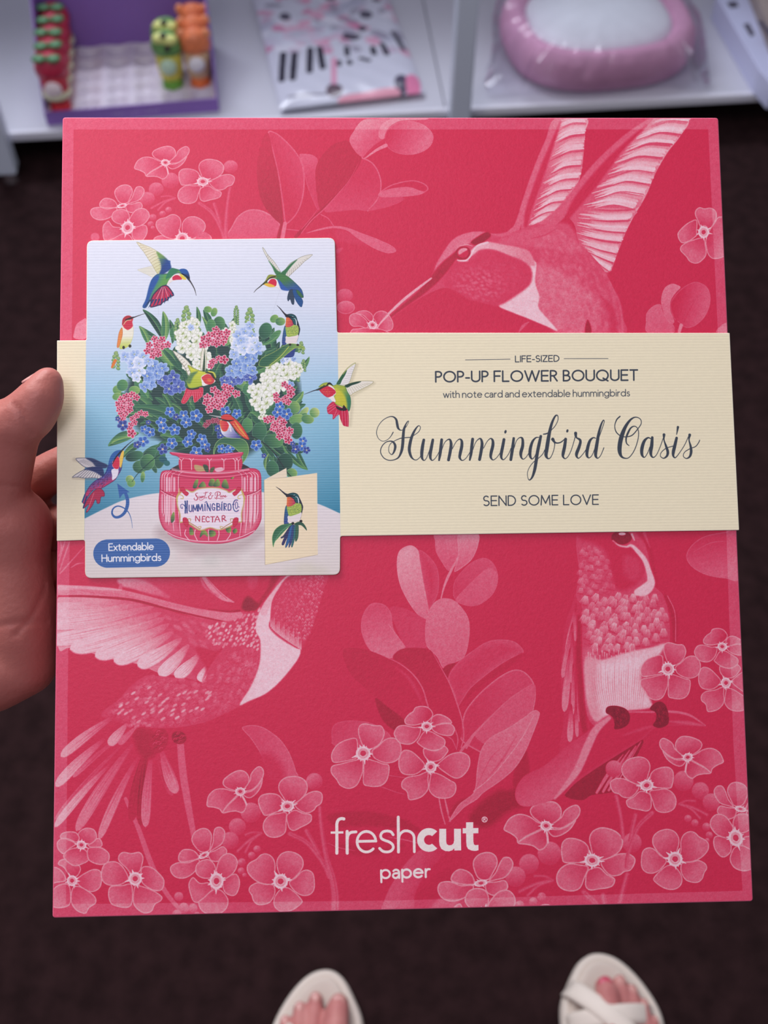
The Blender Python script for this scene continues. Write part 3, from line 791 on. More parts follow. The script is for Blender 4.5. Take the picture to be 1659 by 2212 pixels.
def bird_three(cv):
    cv.zoom(1180, 1130, 3.77)
    cv.fill([(240, 570), (200, 680), (155, 820), (130, 1000), (118, 1200), (120, 1400), (140, 1530), (130, 1650), (105, 1880), (200, 1790), (320, 1680), (350, 1660), (300, 1500), (290, 1100), (290, 700)], .06, soft=3)
    for i, (a, b, w, v) in enumerate([((240, 660), (160, 1060), 40, .36), ((210, 820), (130, 1260), 46, .3), ((235, 700), (235, 960), 26, .3), ((190, 1030), (145, 1535), 60, .34), ((210, 900), (200, 1300), 30, .26), ((215, 1150), (215, 1560), 30, .3),
                                      ((250, 1050), (265, 1620), 26, .34), ((200, 1480), (190, 1780), 50, .36), ((240, 1500), (250, 1740), 30, .3)]):
        quill(cv, a, b, w, v + .14, -.04, streak=5, seed=120 + i)
    cv.line([(265, 760), (262, 1100), (285, 1500), (310, 1680)], (24, 40, 50, 40), -.2, a=.8, soft=10)
    body = [(275, 60), (740, 60), (800, 160), (835, 300), (855, 480), (960, 600), (1000, 800), (1000, 970), (950, 1100), (840, 1250), (860, 1440), (840, 1500), (680, 1520), (600, 1520), (470, 1580), (400, 1650), (330, 1560), (300, 1300), (290, 1000), (290, 700), (240, 590), (265, 400)]
    cv.fill(body, .17, soft=2)
    cv.line([(965, 590), (1030, 720), (1045, 860), (1040, 990)], (20, 44, 40, 24), -.12, soft=8)
    cv.line([(985, 590), (1045, 730), (1050, 960)], 7, .34, soft=3)
    cv.fill([(275, 60), (560, 60), (560, 160), (690, 190), (780, 290), (790, 400), (740, 480), (640, 540), (560, 520), (520, 380), (480, 230), (380, 160), (275, 130)], .0, soft=24)
    cv.fill([(640, 260), (760, 300), (770, 420), (700, 470), (630, 400)], .12, soft=30)
    for i, (x, y, a, b) in enumerate(scatter([(560, 230), (700, 220), (790, 380), (700, 500), (560, 500), (540, 350)], 20, 17)):
        cv.line([(x, y), (x + 3 - 8 * b, y + 20)], (1, 4, 1), .2 if a > .5 else -.1, a=.5, n=1)
    for i, (x, y, a, b) in enumerate(scatter([(275, 160), (400, 180), (500, 270), (530, 420), (560, 540), (350, 570), (262, 560)], 46, 18)):
        tuft(cv, x, y, 95 + 10 * b, 46, 50, .36 + .3 * a * (1 if x < 430 else .5), i)
    for i, (x, y, a, b) in enumerate(scatter([(300, 610), (600, 575), (760, 560), (900, 590), (980, 760), (985, 930), (800, 980), (600, 1040), (400, 1040), (310, 1020), (300, 760)], 62, 19, .35)):
        tuft(cv, x, y, 100 - 14 * (x > 650) + 16 * b, 74, 66, .44 + .28 * a, i, 9)
    W = .93
    cv.fill([(320, 1090), (450, 1110), (650, 1050), (850, 1010), (965, 980), (900, 1090), (790, 1180), (770, 1300), (840, 1430), (840, 1500), (640, 1525), (480, 1570), (400, 1610), (340, 1500), (312, 1300)], .8, soft=12, core=(W, 60))
    cv.fill([(300, 1040), (420, 1060), (420, 1400), (460, 1560), (400, 1620), (335, 1540), (305, 1300)], .5, soft=30, a=.6)
    for i in range(30):
        x = 330 + i * 19; y = 1040 + 30 * math.sin(i * 2.7)
        cv.line([(x, y), (x + 4, y + 70 + 20 * (i % 3))], (2, 9, 1), .28 + .15 * (i % 2), a=.8, n=1)
        cv.line([(x + 8, y + 10), (x + 10, y + 60)], (8, 1), .75, a=.8, n=1)
    for i in range(26):
        x = 345 + i * 19
        cv.line([(x, 1150 + 50 * math.sin(i * 3.3)), (x + 10 - i, 1300), (x + 40 - i * 3, 1430), (x + 70 - i * 4.5, 1540)], (1, 4 + 3 * (i % 3), 6, 1), .5, a=.6, n=3)
    cv.ell(610, 115, 84, 56, 0, c=-.42, soft=5)
    cv.ell(615, 85, 30, 12, 0, c=.9, soft=4)
    cv.line([(540, 140), (590, 178), (650, 190), (690, 180), (740, 225), (800, 300), (835, 400), (850, 480), (800, 540), (740, 560)], (6, 9, 12, 20, 30, 34, 40, 60, 80, 50), W - .08, soft=6)
    cv.line([(695, 90), (715, 135)], (18, 8), .75, soft=4)
    cv.line([(760, 70), (830, 180), (860, 300), (900, 500)], (50, 30, 22, 14), -.1, a=.7, soft=10)
    cv.line([(795, 80), (840, 190)], (22, 8), .2, soft=6)
    # branch of leaves
    cv.zoom(1130, 1480, 3.253)
    cv.fill([(840, 380), (640, 500), (400, 660), (290, 770), (410, 805), (480, 770), (640, 740), (700, 640), (770, 540)], -.34, soft=3)
    for i, (a, b) in enumerate([((825, 395), (640, 715)), ((790, 425), (600, 735)), ((745, 455), (560, 745)), ((700, 485), (515, 752))]):
        cv.line([a, ((a[0] + b[0]) / 2 - 10, (a[1] + b[1]) / 2), b], (5, 22, 16), .34, soft=3); cv.line([(a[0] + 14, a[1]), (b[0] + 18, b[1])], (2, 7, 5), -.3, n=1)
    cv.fill([(600, 230), (750, 182), (1020, 180), (1180, 210), (1280, 282), (1100, 282), (930, 298), (840, 375), (640, 500), (400, 655), (285, 768), (370, 640), (450, 450), (500, 330)], .0, soft=1.5, rim=(.08, 12, .8))
    cv.fill([(600, 225), (500, 290), (300, 430), (150, 560), (0, 640), (-60, 760), (0, 850), (210, 800), (330, 680), (430, 520), (480, 400)], .02, soft=4, g=((150, 420), (300, 650), .28))
    cv.line([(600, 228), (510, 310), (450, 430), (380, 590), (300, 700), (220, 795)], (26, 44, 50, 44, 30, 10), .5, soft=5)
    cv.line([(740, 185), (880, 186), (1020, 182), (1160, 205), (1278, 280)], (6, 10, 14, 14, 4), .36, soft=3)
    cv.line([(1000, 250), (1150, 262), (1275, 282)], (4, 22, 6), .3, a=.8, soft=6)
    cv.line([(700, 350), (850, 300), (930, 285)], (3, 16, 4), .16, soft=8)
    for P in ([(580, 190), (590, 150), (650, 142), (720, 165), (748, 215), (735, 270), (690, 300), (640, 305), (640, 270), (625, 220)], [(888, 165), (920, 125), (960, 112), (1000, 140), (1020, 210), (1015, 270), (960, 298), (910, 280), (930, 240), (930, 190)]):
        cv.fill(P, -.5, soft=3)
        mx = sum(p[0] for p in P) / len(P); my = sum(p[1] for p in P) / len(P)
        for i in range(22):
            t = i * 2.4; q = 55 * (i / 22.) ** .5
            x, y = mx + 12 + q * math.cos(t), my + q * 1.2 * math.sin(t)
            if inside(P, x, y):
                cv.line([(x - 9, y - 6), (x + 2, y), (x - 5, y + 9)], 3, -.2 if i % 2 else -.75, n=2)


def leaves(cv):
    cv.zoom(500, 240, 3.456)
    F = cv.fill; L = cv.line
    F([(0, 860), (40, 790), (110, 740), (190, 732), (270, 760), (355, 830), (345, 960), (0, 960), (-70, 960), (-40, 920)], .3, rim=(.5, 7, .8), g=((200, 740), (180, 940), .24))
    F([(505, 325), (560, 318), (610, 330), (642, 365), (625, 450), (630, 560), (655, 700), (640, 735), (600, 650), (565, 560), (545, 480), (530, 400)], .3, g=((560, 330), (600, 500), .12), rim=(.34, 4, .6))
    F([(270, 158), (330, 160), (400, 215), (470, 290), (520, 370), (543, 470), (540, 600), (510, 720), (460, 800), (400, 837), (380, 700), (350, 500), (310, 320)], .02, rim=(.38, 8, .8), g=((340, 500), (530, 420), .16))
    F([(270, 158), (310, 320), (350, 500), (385, 832), (350, 830), (280, 760), (220, 660), (192, 520), (190, 380), (215, 250)], -.06, g=((250, 300), (330, 760), -.2))
    F([(970, 345), (1050, 385), (1100, 460), (1115, 560), (1090, 660), (1020, 742), (930, 735), (800, 747), (690, 742), (790, 600), (900, 480)], .06, g=((900, 500), (880, 740), .18))
    L([(970, 345), (1050, 388), (1100, 470), (1114, 560), (1092, 650), (1016, 744)], 9, .34)
    F([(880, 230), (820, 225), (740, 260), (660, 350), (625, 440), (630, 580), (655, 722), (700, 690), (800, 590), (900, 480), (970, 345)], -.1, soft=2)
    L([(965, 352), (900, 480), (800, 600), (690, 715), (560, 850), (480, 935)], (5, 6, 8, 12, 20, 24), -.2, soft=2)
    L([(955, 372), (880, 510), (780, 630), (690, 730), (600, 810), (520, 910)], (2, 4, 6, 8, 8, 6), .26, soft=1.5)
    L([(635, 740), (590, 800), (520, 880)], (5, 6, 5), .2)
    F([(1125, 620), (1290, 650), (1180, 710), (1020, 743), (1075, 690), (1098, 640)], .16)
    F([(1110, 600), (1200, 545), (1340, 515), (1430, 535), (1467, 572), (1450, 600), (1380, 628), (1200, 641), (1100, 636)], .0, rim=(.38, 7, .9))
    F([(1112, 602), (1200, 575), (1320, 565), (1400, 590), (1440, 606), (1330, 632), (1200, 641), (1100, 634)], .34)
    F([(880, 230), (910, 150), (980, 66), (1100, 56), (1300, 45), (1180, 95), (1150, 130), (1140, 200), (1060, 270), (972, 342)], .46, g=((930, 100), (1080, 240), .24))
    F([(1095, 180), (1110, 110), (1160, 70), (1250, 40), (1450, 40), (1460, 60), (1380, 65), (1270, 70), (1200, 100), (1160, 140), (1142, 200), (1110, 205)], .46)
    F([(1140, 190), (1180, 120), (1270, 75), (1380, 80), (1460, 120), (1505, 180), (1490, 250), (1430, 300), (1340, 325), (1240, 315), (1165, 270)], .06, g=((1180, 180), (1420, 300), .4), rim=(.36, 5, .6))
    L([(1150, 210), (1060, 270), (985, 345)], (20, 18, 10), .05); L([(1150, 255), (1080, 290), (995, 350)], (26, 18, 8), .5, soft=2)
    F([(780, 885), (900, 900), (960, 940), (1010, 1000), (850, 980), (790, 960)], .07, soft=16)
    F([(550, 912), (640, 880), (760, 856), (860, 868), (960, 905), (1080, 950), (1190, 1000), (1227, 1035), (1210, 1055), (1150, 1057), (1050, 1017), (930, 942), (860, 890), (760, 872), (640, 892)], .36, g=((700, 870), (1150, 1030), .32), rim=(.4, 4, .5))
    L([(665, 770), (720, 800), (762, 858)], 7, .28); L([(410, 880), (500, 890)], 6, .28)
    L([(398, 838), (378, 940)], (26, 30), .42, soft=2); L([(372, 840), (350, 940)], (16, 24), -.2, soft=3)
    F([(780, 1030), (830, 1020), (810, 1050), (780, 1060)], .16, soft=6)
    # middle spray
    cv.zoom(700, 1140, 3.456)
    F([(830, 40), (1005, 40), (1000, 220), (970, 290), (925, 318), (880, 260), (835, 180), (826, 100)], .42, g=((900, 40), (900, 300), .26), rim=(.45, 4, .5))
    F([(1005, 40), (1145, 40), (1150, 120), (1110, 220), (1050, 280), (970, 327), (990, 250), (1000, 190)], .56, g=((1050, 60), (1050, 300), .3), rim=(.6, 5, .6))
    F([(700, 165), (760, 190), (830, 270), (855, 360), (850, 480), (810, 570), (778, 612), (740, 400), (715, 250)], .16, core=(.06, 60), rim=(.3, 5, .6), soft=3)
    F([(640, 128), (700, 165), (715, 250), (740, 400), (778, 612), (760, 680), (700, 650), (620, 540), (560, 410), (540, 270), (560, 170)], .62, g=((600, 200), (740, 640), .4), rim=(.56, 4, .5))
    F([(975, 530), (960, 480), (980, 380), (1080, 270), (1180, 222), (1250, 250), (1290, 320), (1295, 400), (1260, 490), (1180, 560), (1100, 584), (1020, 565)], .1, g=((1000, 480), (1200, 260), .22), rim=(.3, 5, .6))
    F([(980, 530), (1100, 400), (1220, 300), (1285, 330), (1295, 400), (1260, 490), (1180, 560), (1100, 584), (1020, 567)], .32, g=((1200, 330), (1100, 560), .26), soft=1.5)
    F([(490, 600), (600, 600), (720, 660), (765, 700), (752, 800), (775, 890), (620, 900), (560, 800)], .1, g=((520, 620), (700, 800), .14), soft=4)
    F([(340, 570), (400, 558), (460, 580), (500, 640), (520, 760), (600, 885), (560, 960), (500, 972), (420, 950), (340, 910), (290, 820), (273, 730), (290, 640)], .2, g=((400, 600), (450, 900), .4), rim=(.36, 5, .6), soft=3)
    L([(480, 720), (540, 800), (606, 890)], 5, .42)
    F([(870, 526), (960, 535), (1040, 610), (1082, 700), (1080, 830), (1045, 960), (960, 1010), (890, 1048), (840, 960), (770, 890), (752, 800), (760, 680), (800, 580)], .42, g=((900, 560), (950, 980), .34), rim=(.46, 5, .6))
    L([(1005, 60), (1000, 200), (960, 290), (920, 370), (890, 450), (872, 522)], (6, 8, 14, 18, 12, 8), .5, soft=2)
    F([(885, 1060), (920, 1020), (980, 1010), (940, 1060), (915, 1120)], -.2, soft=3)
    F([(925, 1120), (990, 1010), (1120, 905), (1230, 842), (1340, 832), (1430, 853), (1488, 925), (1400, 970), (1300, 1030), (1180, 1120), (1080, 1210), (1000, 1330), (970, 1240)], .14, rim=(.32, 6, .7), g=((1000, 1000), (1300, 900), .2), core=(.1, 60))
    F([(1480, 930), (1400, 972), (1300, 1032), (1180, 1122), (1080, 1215), (1000, 1340), (1040, 1300), (1180, 1170), (1350, 1060), (1450, 980)], -.06, soft=6)
    F([(1030, 1440), (1060, 1350), (1160, 1230), (1290, 1120), (1400, 1060), (1480, 1065), (1550, 1130), (1578, 1220), (1565, 1340), (1520, 1460), (1300, 1700), (1100, 1640), (1010, 1560)], .08, rim=(.46, 8, .8), g=((1100, 1300), (1400, 1200), .16))
    F([(1180, 1460), (1330, 1320), (1500, 1190), (1572, 1170), (1572, 1260), (1540, 1380), (1480, 1500), (1300, 1640), (1130, 1560)], .26, soft=3)
    L([(1060, 1640), (1130, 1530), (1280, 1370), (1400, 1260), (1560, 1160)], (14, 10, 6, 5, 2), .36)
    F([(510, 968), (560, 910), (650, 893), (760, 900), (810, 930), (870, 1040), (930, 1150), (980, 1280), (1027, 1440), (1000, 1600), (900, 1500), (780, 1345), (750, 1230), (680, 1100), (580, 1010)], -.12, soft=1.5, g=((600, 930), (900, 1300), -.02))
    L([(810, 930), (870, 1040), (930, 1150), (980, 1280), (1030, 1440), (1040, 1560), (1020, 1640)], (3, 5, 7, 8, 9, 9, 7), .32)
    F([(135, 930), (180, 893), (300, 905), (430, 950), (560, 1010), (660, 1090), (730, 1190), (770, 1300), (785, 1400), (700, 1420), (600, 1440), (450, 1330), (300, 1190), (190, 1080)], -.08, g=((250, 950), (650, 1300), -.01))
    L([(430, 950), (560, 1010), (660, 1090), (730, 1190), (765, 1300), (778, 1345), (790, 1420)], (3, 6, 8, 9, 9, 8, 7), .32)
    L([(520, 1030), (620, 1110), (690, 1220), (740, 1330)], (2, 20, 20, 4), .1, soft=8)
    F([(380, 1270), (480, 1340), (600, 1440), (560, 1520), (440, 1440)], -.24, soft=6)
    cv.zoom(690, 1500, 3.386)
    F([(88, 330), (88, 260), (110, 215), (180, 190), (290, 190), (400, 215), (520, 300), (500, 420), (300, 420), (110, 370)], .1, rim=(.26, 6, .6), g=((120, 200), (250, 330), .2))
    F([(1090, 900), (1160, 800), (1300, 700), (1400, 690), (1560, 590), (1659, 560), (1659, 700), (1530, 800), (1380, 860), (1250, 960), (1150, 970)], -.28, soft=24, a=.85)
    F([(1430, 530), (1500, 420), (1520, 440), (1530, 600), (1420, 680)], -.16, soft=10)
    F([(50, 890), (150, 855), (350, 850), (520, 880), (650, 920), (745, 1000), (600, 985), (400, 965), (250, 965), (120, 965)], -.14, soft=12, a=.8)
    F([(80, 1100), (250, 1090), (420, 1120), (620, 1090), (560, 1130), (300, 1180)], -.1, soft=14)
    L([(60, 1085), (150, 1120), (260, 1140)], (3, 7, 3), .2, soft=2); L([(500, 1040), (620, 1060), (720, 1085)], (3, 8, 6), .26, soft=2)
    F([(455, 1620), (490, 1460), (560, 1330), (640, 1220), (740, 1130), (850, 1112), (1000, 1095), (900, 1190), (800, 1280), (720, 1400), (690, 1500), (680, 1620)], .24, soft=5, g=((640, 1230), (860, 1320), .02))
    F([(760, 1620), (800, 1530), (880, 1470), (1000, 1480), (980, 1620)], .18, soft=14)
    F([(700, 1480), (820, 1350), (950, 1260), (980, 1360), (860, 1500), (760, 1590)], -.04, soft=14)
    L([(300, 620), (450, 672), (560, 712), (620, 726)], (3, 6, 5, 3), .22, soft=2); L([(510, 590), (620, 605)], 5, .22, soft=2)
    L([(870, 745), (890, 850), (917, 945)], (8, 10, 7), .38); L([(912, 745), (935, 850), (955, 925)], (8, 12, 8), .4)
    L([(1090, 760), (1010, 800), (950, 880)], (20, 30, 10), -.16, soft=8)
    L([(985, 240), (1010, 320), (1000, 400)], (6, 8, 4), .3); L([(925, 300), (970, 330), (1000, 400)], (5, 7, 4), .26)
    L([(1030, 415), (1080, 350), (1130, 285), (1220, 190)], (16, 16, 14, 6), .36, soft=1.5); L([(1130, 290), (1230, 255), (1300, 225)], (3, 5, 3), .3)
    F([(1600, 120), (1560, 115), (1500, 160), (1380, 240), (1250, 310), (1180, 400), (1150, 540), (1140, 660), (1120, 720), (1075, 757), (1010, 810), (943, 928), (1000, 882), (1060, 822), (1150, 765), (1200, 715), (1330, 625), (1430, 535), (1500, 425), (1560, 285), (1607, 155)], .34, g=((1180, 600), (1550, 180), .42), rim=(.5, 6, .7))
    L([(1125, 705), (1210, 640), (1300, 550), (1420, 400), (1500, 280), (1565, 150)], 5, .56); L([(1140, 690), (1200, 560), (1260, 450), (1350, 370)], (2, 5, 2), .2); L([(1190, 650), (1330, 480), (1440, 300)], (2, 10, 2), .22, soft=4)
    # right edge leaves
    cv.zoom(1360, 420, 6.9125)
    F([(1290, 2060), (1350, 1960), (1450, 1905), (1520, 1900), (1520, 2060)], .34, soft=2)
    F([(240, 1900), (245, 1780), (300, 1700), (380, 1645), (460, 1640), (480, 1720), (540, 1840), (640, 1930), (655, 2060), (265, 2060)], .36, rim=(.42, 8, .6), g=((300, 1700), (550, 2000), .3))
    F([(960, 1303), (1060, 1320), (1150, 1380), (1200, 1500), (1190, 1660), (1120, 1820), (1000, 1940), (880, 1990), (800, 1970), (720, 1900), (670, 1870), (620, 1760), (600, 1640), (640, 1550), (720, 1450), (830, 1360)], .0, g=((700, 1600), (1100, 1700), .3), rim=(.34, 10, .7), soft=3)
    L([(780, 1960), (850, 1800), (960, 1600)], (6, 16, 4), .06, a=.7, soft=10)
    F([(620, 1330), (700, 1345), (755, 1385), (680, 1470), (620, 1560), (598, 1650), (610, 1750), (660, 1880), (645, 1925), (600, 1920), (530, 1840), (490, 1720), (465, 1600), (480, 1480), (530, 1380)], .46, g=((560, 1400), (600, 1850), .36), rim=(.5, 8, .5))
    L([(765, 1950), (730, 2060)], (50, 40), .5, soft=4); L([(690, 1880), (690, 2060)], (30, 44), .02, soft=8)
    cv.zoom(1180, 1130, 3.77)
    F([(1140, 290), (1150, 220), (1210, 150), (1300, 100), (1450, 70), (1580, 60), (1580, 440), (1450, 447), (1300, 420), (1190, 360)], .08, g=((1300, 150), (1350, 400), .3), rim=(.34, 6, .7))
    L([(1200, 230), (1330, 160), (1450, 145)], (3, 5, 3), .26)
    # single leaf low left
    cv.zoom(430, 1540, 4.809)
    F([(445, 160), (480, 130), (560, 122), (650, 140), (740, 190), (840, 270), (920, 380), (970, 490), (1005, 600), (1015, 660), (800, 700), (720, 640), (640, 430), (540, 270)], .16, g=((560, 300), (900, 350), .26), rim=(.42, 7, .8), soft=3)
    F([(600, 420), (760, 420), (880, 560), (900, 700), (760, 760), (640, 600)], .02, soft=50, a=.8)


def box_art(cv):
    I = [(518.4, 1708.9), (620.3, 1740.7), (605.7, 1902.9)]
    leaves(cv)
    bird_one(cv); bird_two(cv)
    cluster(cv, affine3([I[0], I[1], I[2]], [(356.9, 350.9), (437.5, 392), (393.2, 514.5)]))
    cluster(cv, [[1, 0, 0], [0, 1, 0]])
    cluster(cv, affine3([I[0], I[1], (440, 1846)], [(1178.9, 1783.1), (1278.5, 1857.6), (1037.9, 1906.3)]))
    bird_three(cv)
    cluster(cv, affine3([I[0], I[1], (440, 1846)], [(1484.7, 1635), (1396, 1695.6), (1598.6, 1746.3)]), True)
    cv.zoom(430, 1540, 4.809, affine3([I[2], (620, 1902.9), (605.7, 1920)], [(1457.5, 1854.8), (1443.2, 1854.8), (1457.5, 1871.9)]))
    c, ps, r, rot = FE[0]
    bloom(cv, c, ps, r, rot, 13, 8)
    src = [(783.9, 1626.4), (921.2, 1568.5), (929.8, 1655.9)]
    for A in ([[1, 0, 0], [0, 1, 0]], affine3(src, [(1442, 1444.3), (1559.3, 1396), (1567.3, 1474.3)])):
        cv.zoom(690, 1500, 3.386, A)
        for c, p, r, rot in TRIO:
            bloom(cv, c, p, r, rot, 9, int(c[0]))
    cv.zoom(1360, 420, 6.9125)
    bloom(cv, (1100, 560), [[(1010, 600), (1000, 560), (1000, 380), (900, 400), (800, 470), (720, 560), (712, 620), (740, 690), (790, 725), (900, 690)],
                            [(1190, 520), (1260, 420), (1310, 340), (1380, 325), (1500, 330), (1600, 500), (1560, 800), (1400, 930), (1250, 960), (1170, 900), (1135, 780), (1130, 660)],
                            [(1060, 640), (950, 670), (840, 710), (760, 770), (750, 830), (790, 880), (840, 930), (890, 1000), (980, 1030), (1060, 1000), (1140, 900), (1130, 750), (1110, 660)],
                            [(1050, 480), (1010, 390), (970, 300), (980, 230), (1040, 188), (1110, 205), (1200, 195), (1270, 230), (1298, 300), (1280, 390), (1190, 520), (1120, 470)]], (72, 78), 0, 18, 2)
    cv.zoom(110, 1540, 4.046)
    bloom(cv, (183, 1462), [[(130, 1460), (50, 1480), (-20, 1490), (-60, 1400), (20, 1340), (100, 1380)], [(160, 1420), (110, 1350), (60, 1320), (80, 1280), (150, 1270), (240, 1320), (260, 1370), (220, 1430)],
                            [(230, 1440), (300, 1390), (370, 1360), (430, 1375), (445, 1440), (430, 1520), (370, 1560), (300, 1550), (230, 1490)], [(150, 1490), (60, 1500), (0, 1560), (-40, 1640), (20, 1695), (100, 1700), (165, 1670), (175, 1580)],
                            [(190, 1520), (170, 1600), (180, 1670), (230, 1730), (300, 1750), (335, 1700), (390, 1660), (390, 1610), (340, 1560), (250, 1510)]], (40, 42), 0, 11, 5)
    bloom(cv, (265, 1150), [[(320, 1150), (400, 1090), (440, 1110), (445, 1160), (380, 1180)], [(230, 1110), (240, 1040), (300, 1000), (370, 1010), (400, 1060), (390, 1110), (320, 1150)], [(220, 1130), (150, 1100), (80, 1090), (90, 1050), (150, 1030), (220, 1040), (250, 1090)],
                            [(220, 1140), (150, 1100), (90, 1090), (50, 1130), (60, 1190), (110, 1230), (170, 1180)], [(240, 1170), (150, 1190), (105, 1240), (130, 1290), (200, 1335), (270, 1320), (330, 1280), (310, 1200)],
                            [(320, 1180), (400, 1165), (460, 1180), (510, 1230), (500, 1300), (440, 1325), (370, 1310), (320, 1270)]], (38, 34), 20, 11, 6)
    bloom(cv, (735, 1445), [[(780, 1400), (800, 1340), (870, 1340), (940, 1390), (990, 1460), (970, 1540), (900, 1550), (800, 1490)], [(730, 1510), (800, 1510), (900, 1550), (970, 1600), (960, 1640), (910, 1670), (880, 1730), (820, 1748), (760, 1720), (715, 1650)],
                            [(700, 1490), (620, 1500), (520, 1510), (497, 1580), (520, 1660), (580, 1690), (660, 1700), (705, 1670), (715, 1580)], [(680, 1440), (650, 1370), (600, 1310), (530, 1290), (460, 1320), (435, 1400), (450, 1470), (510, 1505), (600, 1500), (660, 1470)],
                            [(700, 1400), (650, 1350), (590, 1290), (590, 1240), (630, 1210), (700, 1220), (770, 1210), (805, 1250), (800, 1310), (770, 1390)]], (52, 52), 0, 11, 7)
    for x, y, r in ((1115, 1600, 40), (1160, 1700, 46), (1100, 1755, 40), (1240, 1700, 38), (1275, 1760, 26)):
        cv.ell(x, y, r, c=.14, g=((x, y + r), (x, y - r), .46), soft=5)
    cv.zoom(740, 440, 4.608)
    cv.ell(20, 910, 80, 66, 0, c=.1, g=((20, 960), (20, 850), .34)); cv.ell(30, 1030, 90, 66, 0, c=.1, g=((20, 1080), (20, 980), .4), rim=(.5, 8, .6))
    bloom(cv, (295, 1205), [[(330, 1180), (300, 1130), (330, 1080), (390, 1062), (450, 1090), (500, 1180), (490, 1250), (420, 1270), (350, 1240)], [(250, 1180), (200, 1120), (130, 1085), (70, 1110), (65, 1180), (100, 1220), (170, 1220), (240, 1240)],
                            [(260, 1165), (200, 1110), (120, 1090), (180, 1062), (250, 1065), (300, 1110), (300, 1160)], [(290, 1240), (240, 1230), (150, 1240), (90, 1250), (100, 1320), (480, 1320), (400, 1250)]], (40, 34), 30, 9, 9)
    cv.line([(338, 1240), (380, 1180), (450, 1105)], (8, 14, 18), .72, soft=2)
    cv.zoom(120, 240, 3.77)
    for x, y, r in ((320, 1025, 36), (1200, 1040, 60)):
        cv.ell(x, y, r, c=.3, soft=4)
    cv.zoom(0, 0, 1)
    cv.fill([(160, 716), (165, 700), (178, 690), (186, 690), (186, 730), (160, 730)], .5)
    # lighter printed frame along the edges
    inner = [(158.5, 279.5), (1529, 279), (1550, 720), (1568, 1145), (1583, 1600), (1603, 1923), (850, 1944), (142, 1952), (146, 1500), (151, 1100), (156, 600)]
    outer = [(120, 240), (1660, 240), (1660, 2010), (90, 2010)]
    before = cv.a.copy()
    cv.fill(outer, 1., a=.22, n=1)
    keep = Canvas(cv.W, cv.H, 1, cv.P, cv.dens, 0.)
    keep.fill(inner, 1., n=1)
    cv.a = before * keep.a + cv.a * (1 - keep.a)
    # lettering
    W = 1.6
    cv.zoom(680, 1740, 4.1475)
    L = cv.line
    L([(258, 116), (238, 113), (212, 122), (197, 150), (195, 200), (195, 422)], 23, W, n=3); cv.fill([(140, 229), (253, 227), (253, 246), (140, 248)], W, n=1)
    L([(287, 228), (288, 422)], 23, W); L([(288, 300), (296, 262), (320, 238), (366, 232)], 21, W, n=4)
    L([(378, 318), (545, 314)] + [(460 + 84 * math.cos(math.radians(t)), 320 - 92 * math.sin(math.radians(t))) for t in range(4, 322, 12)], 20, W, n=1)
    L([(700, 258), (680, 232), (645, 224), (608, 232), (588, 260), (594, 290), (625, 308), (664, 322), (694, 346), (700, 376), (680, 402), (645, 412), (606, 405), (578, 380)], 20, W, n=3)
    L([(745, 100), (747, 412)], 22, W); L([(748, 312), (756, 262), (785, 230), (820, 222), (860, 236), (884, 268), (888, 320), (889, 410)], 20, W, n=4)
    arc = lambda R_, t0, t1: [(1020 + R_ * math.cos(math.radians(t)), 304 - R_ * math.sin(math.radians(t))) for t in np.linspace(t0, t1, 40)]
    cv.fill(arc(106, 46, 314) + arc(44, 310, 50), W, n=1)
    cv.fill([(1112, 205), (1174, 205), (1174, 318), (1180, 342), (1198, 353), (1222, 350), (1240, 335), (1245, 310), (1245, 204), (1306, 204), (1308, 397), (1248, 398), (1247, 378), (1230, 396), (1200, 406), (1165, 403), (1132, 385), (1115, 352), (1112, 320)], W, n=1)
    cv.fill([(1352, 147), (1416, 146), (1416, 198), (1462, 198), (1462, 244), (1417, 245), (1418, 320), (1422, 342), (1436, 352), (1462, 348), (1463, 396), (1440, 402), (1405, 400), (1372, 386), (1357, 360), (1354, 320), (1353, 245), (1322, 246), (1322, 199), (1352, 199)], W, n=1)
    cv.line([(1518 + 23 * math.cos(t * .3), 121 + 23 * math.sin(t * .3)) for t in range(22)], 5, W, n=1)
    cv.line([(1510, 133), (1510, 108), (1520, 108), (1527, 114), (1520, 121), (1511, 121)], 4, W, n=1); cv.line([(1519, 121), (1528, 133)], 4, W, n=1)
    cv.zoom(0, 0, 1)
    text(cv, 'paper', 823, 1896, 927.5, 1893.3, 26.5, 3.7, W, gap=.2)


TONES = ([-1., -.5, -.25, 0., .3, .6, 1., 1.6],
         [[96, 12, 30], [150, 22, 48], [182, 26, 56], [216, 32, 74], [230, 88, 118], [239, 150, 164], [250, 214, 220], [252, 236, 228]])


def pencil(cv, seed=5):
    """fine pencil grain of the drawing, stronger where there is drawing"""
    r = np.random.default_rng(seed)
    H, W = cv.a.shape[:2]
    n = r.standard_normal((H, W)).astype(np.float32)
    for ax in (0, 1):
        n = (n + np.roll(n, 1, ax) + np.roll(n, -1, ax)) / 1.9
    m = r.standard_normal((H // 5 + 2, W // 5 + 2)).astype(np.float32)
    m = np.repeat(np.repeat(m, 5, 0), 5, 1)[:H, :W]
    for k in (1, 2, 2):
        for ax in (0, 1):
            m = (m + np.roll(m, k, ax) + np.roll(m, -k, ax)) / 3
    v = cv.a[..., 0]
    s = .018 + .03 * np.clip(np.abs(v) * 2.5, 0, 1) * (v < 1.05)
    cv.a[..., 0] = v + n * s * .8 + m * s * .6


def tone_to_rgb(v):
    v = v[..., 0]
    return np.stack([np.interp(v, TONES[0], [t[i] / 255. for t in TONES[1]]) for i in range(3)], -1)
# ------------------------------------------------------------------ printed artwork of the cream sleeve (colour)
def rgb(r, g, b): return (r / 255., g / 255., b / 255.)


